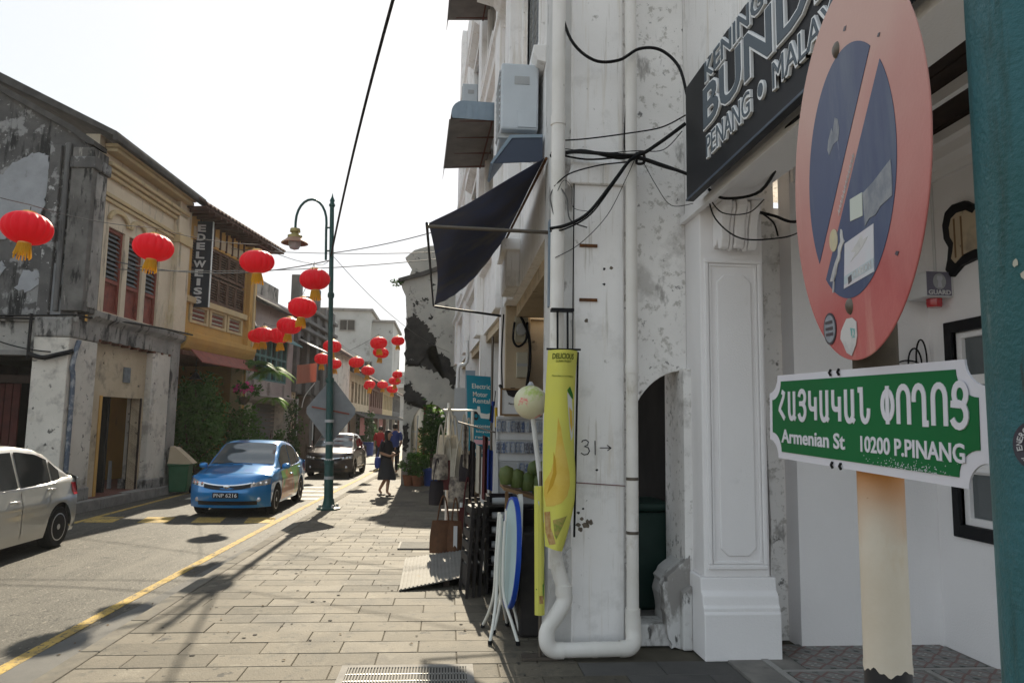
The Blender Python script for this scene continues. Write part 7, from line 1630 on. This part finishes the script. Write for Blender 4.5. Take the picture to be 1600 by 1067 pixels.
def standing(loc, rz, label, top, bottom, armup=False):
    T = thing('person', label, 'person', loc, rz)
    J = [((0, 0, .92), (.13, .10)), ((0, 0, 1.10), (.13, .095)), ((0, 0, 1.30), (.16, .10)), ((0, 0, 1.42), (.13, .08)), ((0, 0, 1.50), (.05, .05)), ((0, .02, 1.60), (.07, .085)), ((0, .01, 1.68), (.055, .07)),
         ((.19, 0, 1.40), (.05, .05)), ((.25, 0, 1.12), (.04, .04)), ((.22, .12, .90), (.032, .032)), ((-.19, 0, 1.40), (.05, .05)), ((-.25, 0, 1.12), (.04, .04)), ((-.20, .14, .92), (.032, .032)),
         ((.09, 0, .85), (.085, .085)), ((.10, .03, .48), (.06, .06)), ((.10, 0, .06), (.04, .04)), ((.10, .12, .03), (.04, .03)), ((-.09, 0, .85), (.085, .085)), ((-.10, -.04, .48), (.06, .06)), ((-.10, -.10, .06), (.04, .04)), ((-.10, .02, .03), (.04, .03))]
    E2 = [(0, 1), (1, 2), (2, 3), (3, 4), (4, 5), (5, 6), (3, 7), (7, 8), (8, 9), (3, 10), (10, 11), (11, 12), (0, 13), (13, 14), (14, 15), (15, 16), (0, 17), (17, 18), (18, 19), (19, 20)]
    skin_body('body', J, E2, M['skin'], T)
    loft([(0, 0, .90, .165, .125), (0, 0, 1.08, .16, .12), (0, 0, 1.28, .20, .135), (0, 0, 1.42, .18, .11), (0, 0, 1.49, .09, .075)], top, 'shirt', T)
    for s in (1, -1):
        MB().tube([(s * .15, 0, 1.43), (s * .22, 0, 1.32), (s * .245, 0, 1.16)], [.075, .07, .062], 10).build('sleeve', top, T, smooth=60)
        MB().tube([(s * .085, 0, .95), (s * .10, .0, .50), (s * .10, -.02, .10)], [.11, .085, .07], 10).build('trouser_leg', bottom, T, smooth=60)
        fingers(T, (s * .215, .13, .86), (0, .2, -1), (0, 1, .2), M['skin'])
    MB().lathe([(0, .12), (.06, .11), (.095, .06), (.098, -.02), (.08, -.06)], 16, fn=lambda x, y, z: (x, y - .005, 1.63 + z)).build('hair', M['hair'], T, smooth=60)
    return T
standing((-2.75, 31.5, -.12), R_(170), 'person in a red shirt beyond the walking woman', M['cloth_red'], M['cloth_k'])
standing((-1.85, 27.0, 0), R_(20), 'person in a blue shirt half hidden behind the walking woman', M['cloth_blue'], M['cloth_k'])

# ---------------------------------------------------------------- plants
def leaves(n, c, r, size, seed, droop=0., shell=.35, el=1.9):
    r_ = random.Random(seed); mb = MB()
    # clumps: leaves gather round random sub-centres so gaps and light/dark masses appear
    cl = []
    for _ in range(max(6, n // 45)):
        while True:
            p = Vector((r_.uniform(-1, 1), r_.uniform(-1, 1), r_.uniform(-1, 1)))
            if shell < p.length < 1: break
        cl.append(p)
    for _ in range(n):
        p = r_.choice(cl) + Vector((r_.gauss(0, .17), r_.gauss(0, .17), r_.gauss(0, .15)))
        pos = Vector((c[0] + p.x * r[0], c[1] + p.y * r[1], c[2] + p.z * r[2]))
        d = Vector((r_.uniform(-1, 1), r_.uniform(-1, 1), r_.uniform(-.6 - droop, .7))).normalized(); s = d.cross(Vector((r_.uniform(-1, 1), r_.uniform(-1, 1), r_.uniform(-1, 1)))).normalized(); q = size * r_.uniform(.6, 1.3)
        up = d.cross(s) * q * .18
        mb.add([pos, pos + d * q * el * .5 + s * q * .5 + up, pos + d * q * el, pos + d * q * el * .5 - s * q * .5 + up], [(0, 1, 2), (0, 2, 3)])
    return mb
def branches(c, base, k, r, seed, rad=.03):
    r_ = random.Random(seed); mb = MB()
    for _ in range(k):
        e = Vector((c[0] + r_.uniform(-.7, .7) * r[0], c[1] + r_.uniform(-.7, .7) * r[1], c[2] + r_.uniform(-.5, .8) * r[2])); b = Vector(base)
        m_ = b.lerp(e, .5) + Vector((r_.uniform(-.1, .1), r_.uniform(-.1, .1), .1)); mb.tube([b, m_, e], [rad, rad * .7, rad * .3], 5)
    return mb
def shrub(name, label, base, c, r, n, size, m, seed, cat='plant', k=7, rad=.03):
    T = wthing(name, label, cat, base)
    leaves(n, c, r, size, seed).build('foliage', M[m], T, fix=False); branches(c, base, k, r, seed + 1, rad).build('stems', M['bark'], T); return T
b1 = shrub('climbing_shrub', 'large dark green shrub filling the ochre house entrance', (-7.0, 21.9, .1), (-7.0, 21.9, 1.75), (.72, .9, 1.2), 4200, .085, 'leaf', 3, k=12, rad=.045)
b2 = shrub('tall_shrub', 'paler lower shrub beside the blue car roof', (-6.35, 23.3, .1), (-6.3, 23.3, 1.25), (.55, .6, 1.05), 1800, .07, 'leaf', 5, k=8)
shrub('potted_bush', 'small bush by the grey shutter behind the blue car', (-5.9, 25.9, .1), (-5.85, 25.9, 1.0), (.4, .4, .55), 500, .08, 'leaf', 9)
shrub('wall_plant', 'dark climbing plant on the pale pier beyond the shutter', (-5.75, 28.4, .1), (-5.7, 28.4, 1.4), (.3, .4, 1.1), 900, .07, 'leaf_dark', 11)
# flowers hung in front of the shrub
fb_ = wthing('flower_basket', 'hanging basket of pink bougainvillea under the ochre bay', 'plant', (-6.15, 23.4, 2.45))
leaves(260, (-6.15, 23.4, 2.62), (.42, .4, .30), .07, 21).build('foliage', M['leaf'], fb_, fix=False); 
for k, (x, z, q) in enumerate(((-6.30, 2.78, .11), (-5.98, 2.76, .085), (-6.18, 2.66, .09), (-6.42, 2.70, .07), (-6.08, 2.88, .05))):
    mb = leaves(46, (x, 23.1, z), (q, q, q * .9), .05, 40 + k, shell=.1, el=1.2); mb.build('flower', M['pink'], fb_, fix=False)
MB().lathe([(.06, -.12), (.15, 0), (.17, .1)], 14, c=(-6.22, 23.4, 2.38)).build('basket', M['bark'], fb_, smooth=50); MB().tube([(-6.22, 23.4, 2.45), (-6.3, 23.4, 3.6)], .008, 5).build('hanging_cord', M['cable'], fb_)
def palm(name, label, base, n, L, seed, m, up=.9):
    T = wthing(name, label, 'plant', base); r_ = random.Random(seed)
    for k in range(n):
        a = r_.uniform(0, 2 * PI); el_ = r_.uniform(.2, up); Lk = L * r_.uniform(.7, 1.1); mb = MB(); pts = []
        for i in range(11):
            t = i / 10; pts.append(Vector(base) + Vector((math.cos(a) * Lk * t * math.cos(el_), math.sin(a) * Lk * t * math.cos(el_), Lk * t * math.sin(el_) - .75 * Lk * t * t)))
        mb.tube(pts, [.012 * (1 - .08 * i) for i in range(11)], 5)
        for i in range(1, 11):
            d = (pts[i] - pts[i - 1]).normalized(); s = d.cross(Vector((0, 0, 1))).normalized(); 
            for sg in (1, -1):
                for h in (0, .5):
                    p = pts[i - 1].lerp(pts[i], h); ll_ = .30 * L * math.sin(PI * (.12 + .8 * i / 11)); tip = p + s * sg * ll_ * .8 + d * ll_ * .6 - Vector((0, 0, .25 * ll_)); w = d * .022 * L
                    mb.add([p - w, p + w, tip], [(0, 1, 2)])
        mb.build('frond', M[m], T, fix=False)
    return T
palm('hanging_fern', 'bright green hanging palm fern beside the teal window house', (-5.75, 24.4, 3.35), 16, .95, 5, 'leaf_bright')
palm('hanging_palm', 'darker hanging palm under the ochre bay corner', (-6.05, 23.9, 3.55), 12, .9, 8, 'leaf')
palm('yellowing_fern', 'yellowing drooping fern in front of the grey shutter', (-5.75, 25.0, 2.5), 9, .7, 12, 'leaf_bright', .5)
# potted plants by the ruined house
bp = wthing('blue_potted_plant', 'tall leafy plant in a blue pot beside the arched passage', 'plant', (-.42, 21.6, 0))
MB().lathe([(.19, 0), (.24, .42), (.26, .44), (.26, .5), (.22, .5), (.21, .44), (0, .43)], 18, c=(-.42, 21.6, 0)).build('pot', M['pot_blue'], bp, smooth=40)
leaves(900, (-.42, 21.6, 1.5), (.30, .3, .75), .075, 60, el=2.6).build('foliage', M['leaf_dark'], bp, fix=False); branches((-.42, 21.6, 1.5), (-.42, 21.6, .45), 8, (.25, .25, .7), 61, .02).build('stems', M['bark'], bp)
for k, (x, y, h, lb) in enumerate(((-1.05, 21.5, .7, 'bushy plant in a terracotta pot at the ruin corner'), (-.80, 21.4, .8, 'bushy plant in the middle terracotta pot by the ruin'), (-.62, 21.75, .6, 'small plant in the terracotta pot next to the blue pot'))):
    T = wthing('potted_plant', lb, 'plant', (x, y, 0), 'terracotta potted plants'); MB().lathe([(.12, 0), (.16, .25), (.18, .26), (.18, .30), (.15, .3), (0, .27)], 14, c=(x, y, 0)).build('pot', M['pot_terra'], T, smooth=40)
    leaves(420, (x, y, .3 + h * .45), (.24, .24, h * .5), .06, 70 + k).build('foliage', M['leaf'], T, fix=False); branches((x, y, .3 + h * .45), (x, y, .28), 5, (.2, .2, h * .4), 80 + k, .012).build('stems', M['bark'], T)
shrub('courtyard_tree', 'sunlit green tree seen through the ruined arch', (.1, 30, 0), (.0, 30, 3.0), (1.0, 1.0, 1.2), 1200, .12, 'leaf_bright', 90, 'tree', 8, .06)
shrub('climber', 'dark creeper growing on the inner side of the arch', (.05, 23.2, 0), (.02, 23.2, 1.7), (.16, .3, .7), 420, .07, 'leaf_dark', 95)
shrub('street_bush', 'large dark bush in a blue tub far along the left pavement', (-4.7, 45, .1), (-4.7, 45, 1.2), (.6, .8, 1.0), 900, .12, 'leaf_dark', 97)
pt_ = wthing('plant_tub', 'blue tub under the far dark bush', 'tub', (-4.6, 44, -.1)); MB().lathe([(.3, 0), (.36, .7), (.38, .75), (.3, .75), (0, .7)], 14, c=(-4.55, 44, -.1)).build('tub', M['pot_blue'], pt_, smooth=40)
shrub('parapet_weed', 'tuft of weeds growing from the corner of the ruined parapet', (-1.55, 22.3, 6.0), (-1.6, 22.3, 5.95), (.15, .15, .12), 90, .05, 'leaf_dark', 98, k=3, rad=.01)

# ---------------------------------------------------------------- thin humid haze
hm = bpy.data.materials.new('haze'); hm.use_nodes = True; _n2 = hm.node_tree
for n in list(_n2.nodes): _n2.nodes.remove(n)
_o = _n2.nodes.new('ShaderNodeOutputMaterial'); _v = _n2.nodes.new('ShaderNodeVolumePrincipled'); _v.inputs['Density'].default_value = .0004; _v.inputs['Color'].default_value = (.95, .95, .95, 1); _v.inputs['Anisotropy'].default_value = .3
_n2.links.new(_v.outputs[0], _o.inputs['Volume'])
hzb = MB().box(-45, 40, -14, 135, -1.3, 15.5).build('haze', hm); tag(hzb, 'thin pale humid haze filling the street', 'haze', kind='stuff')
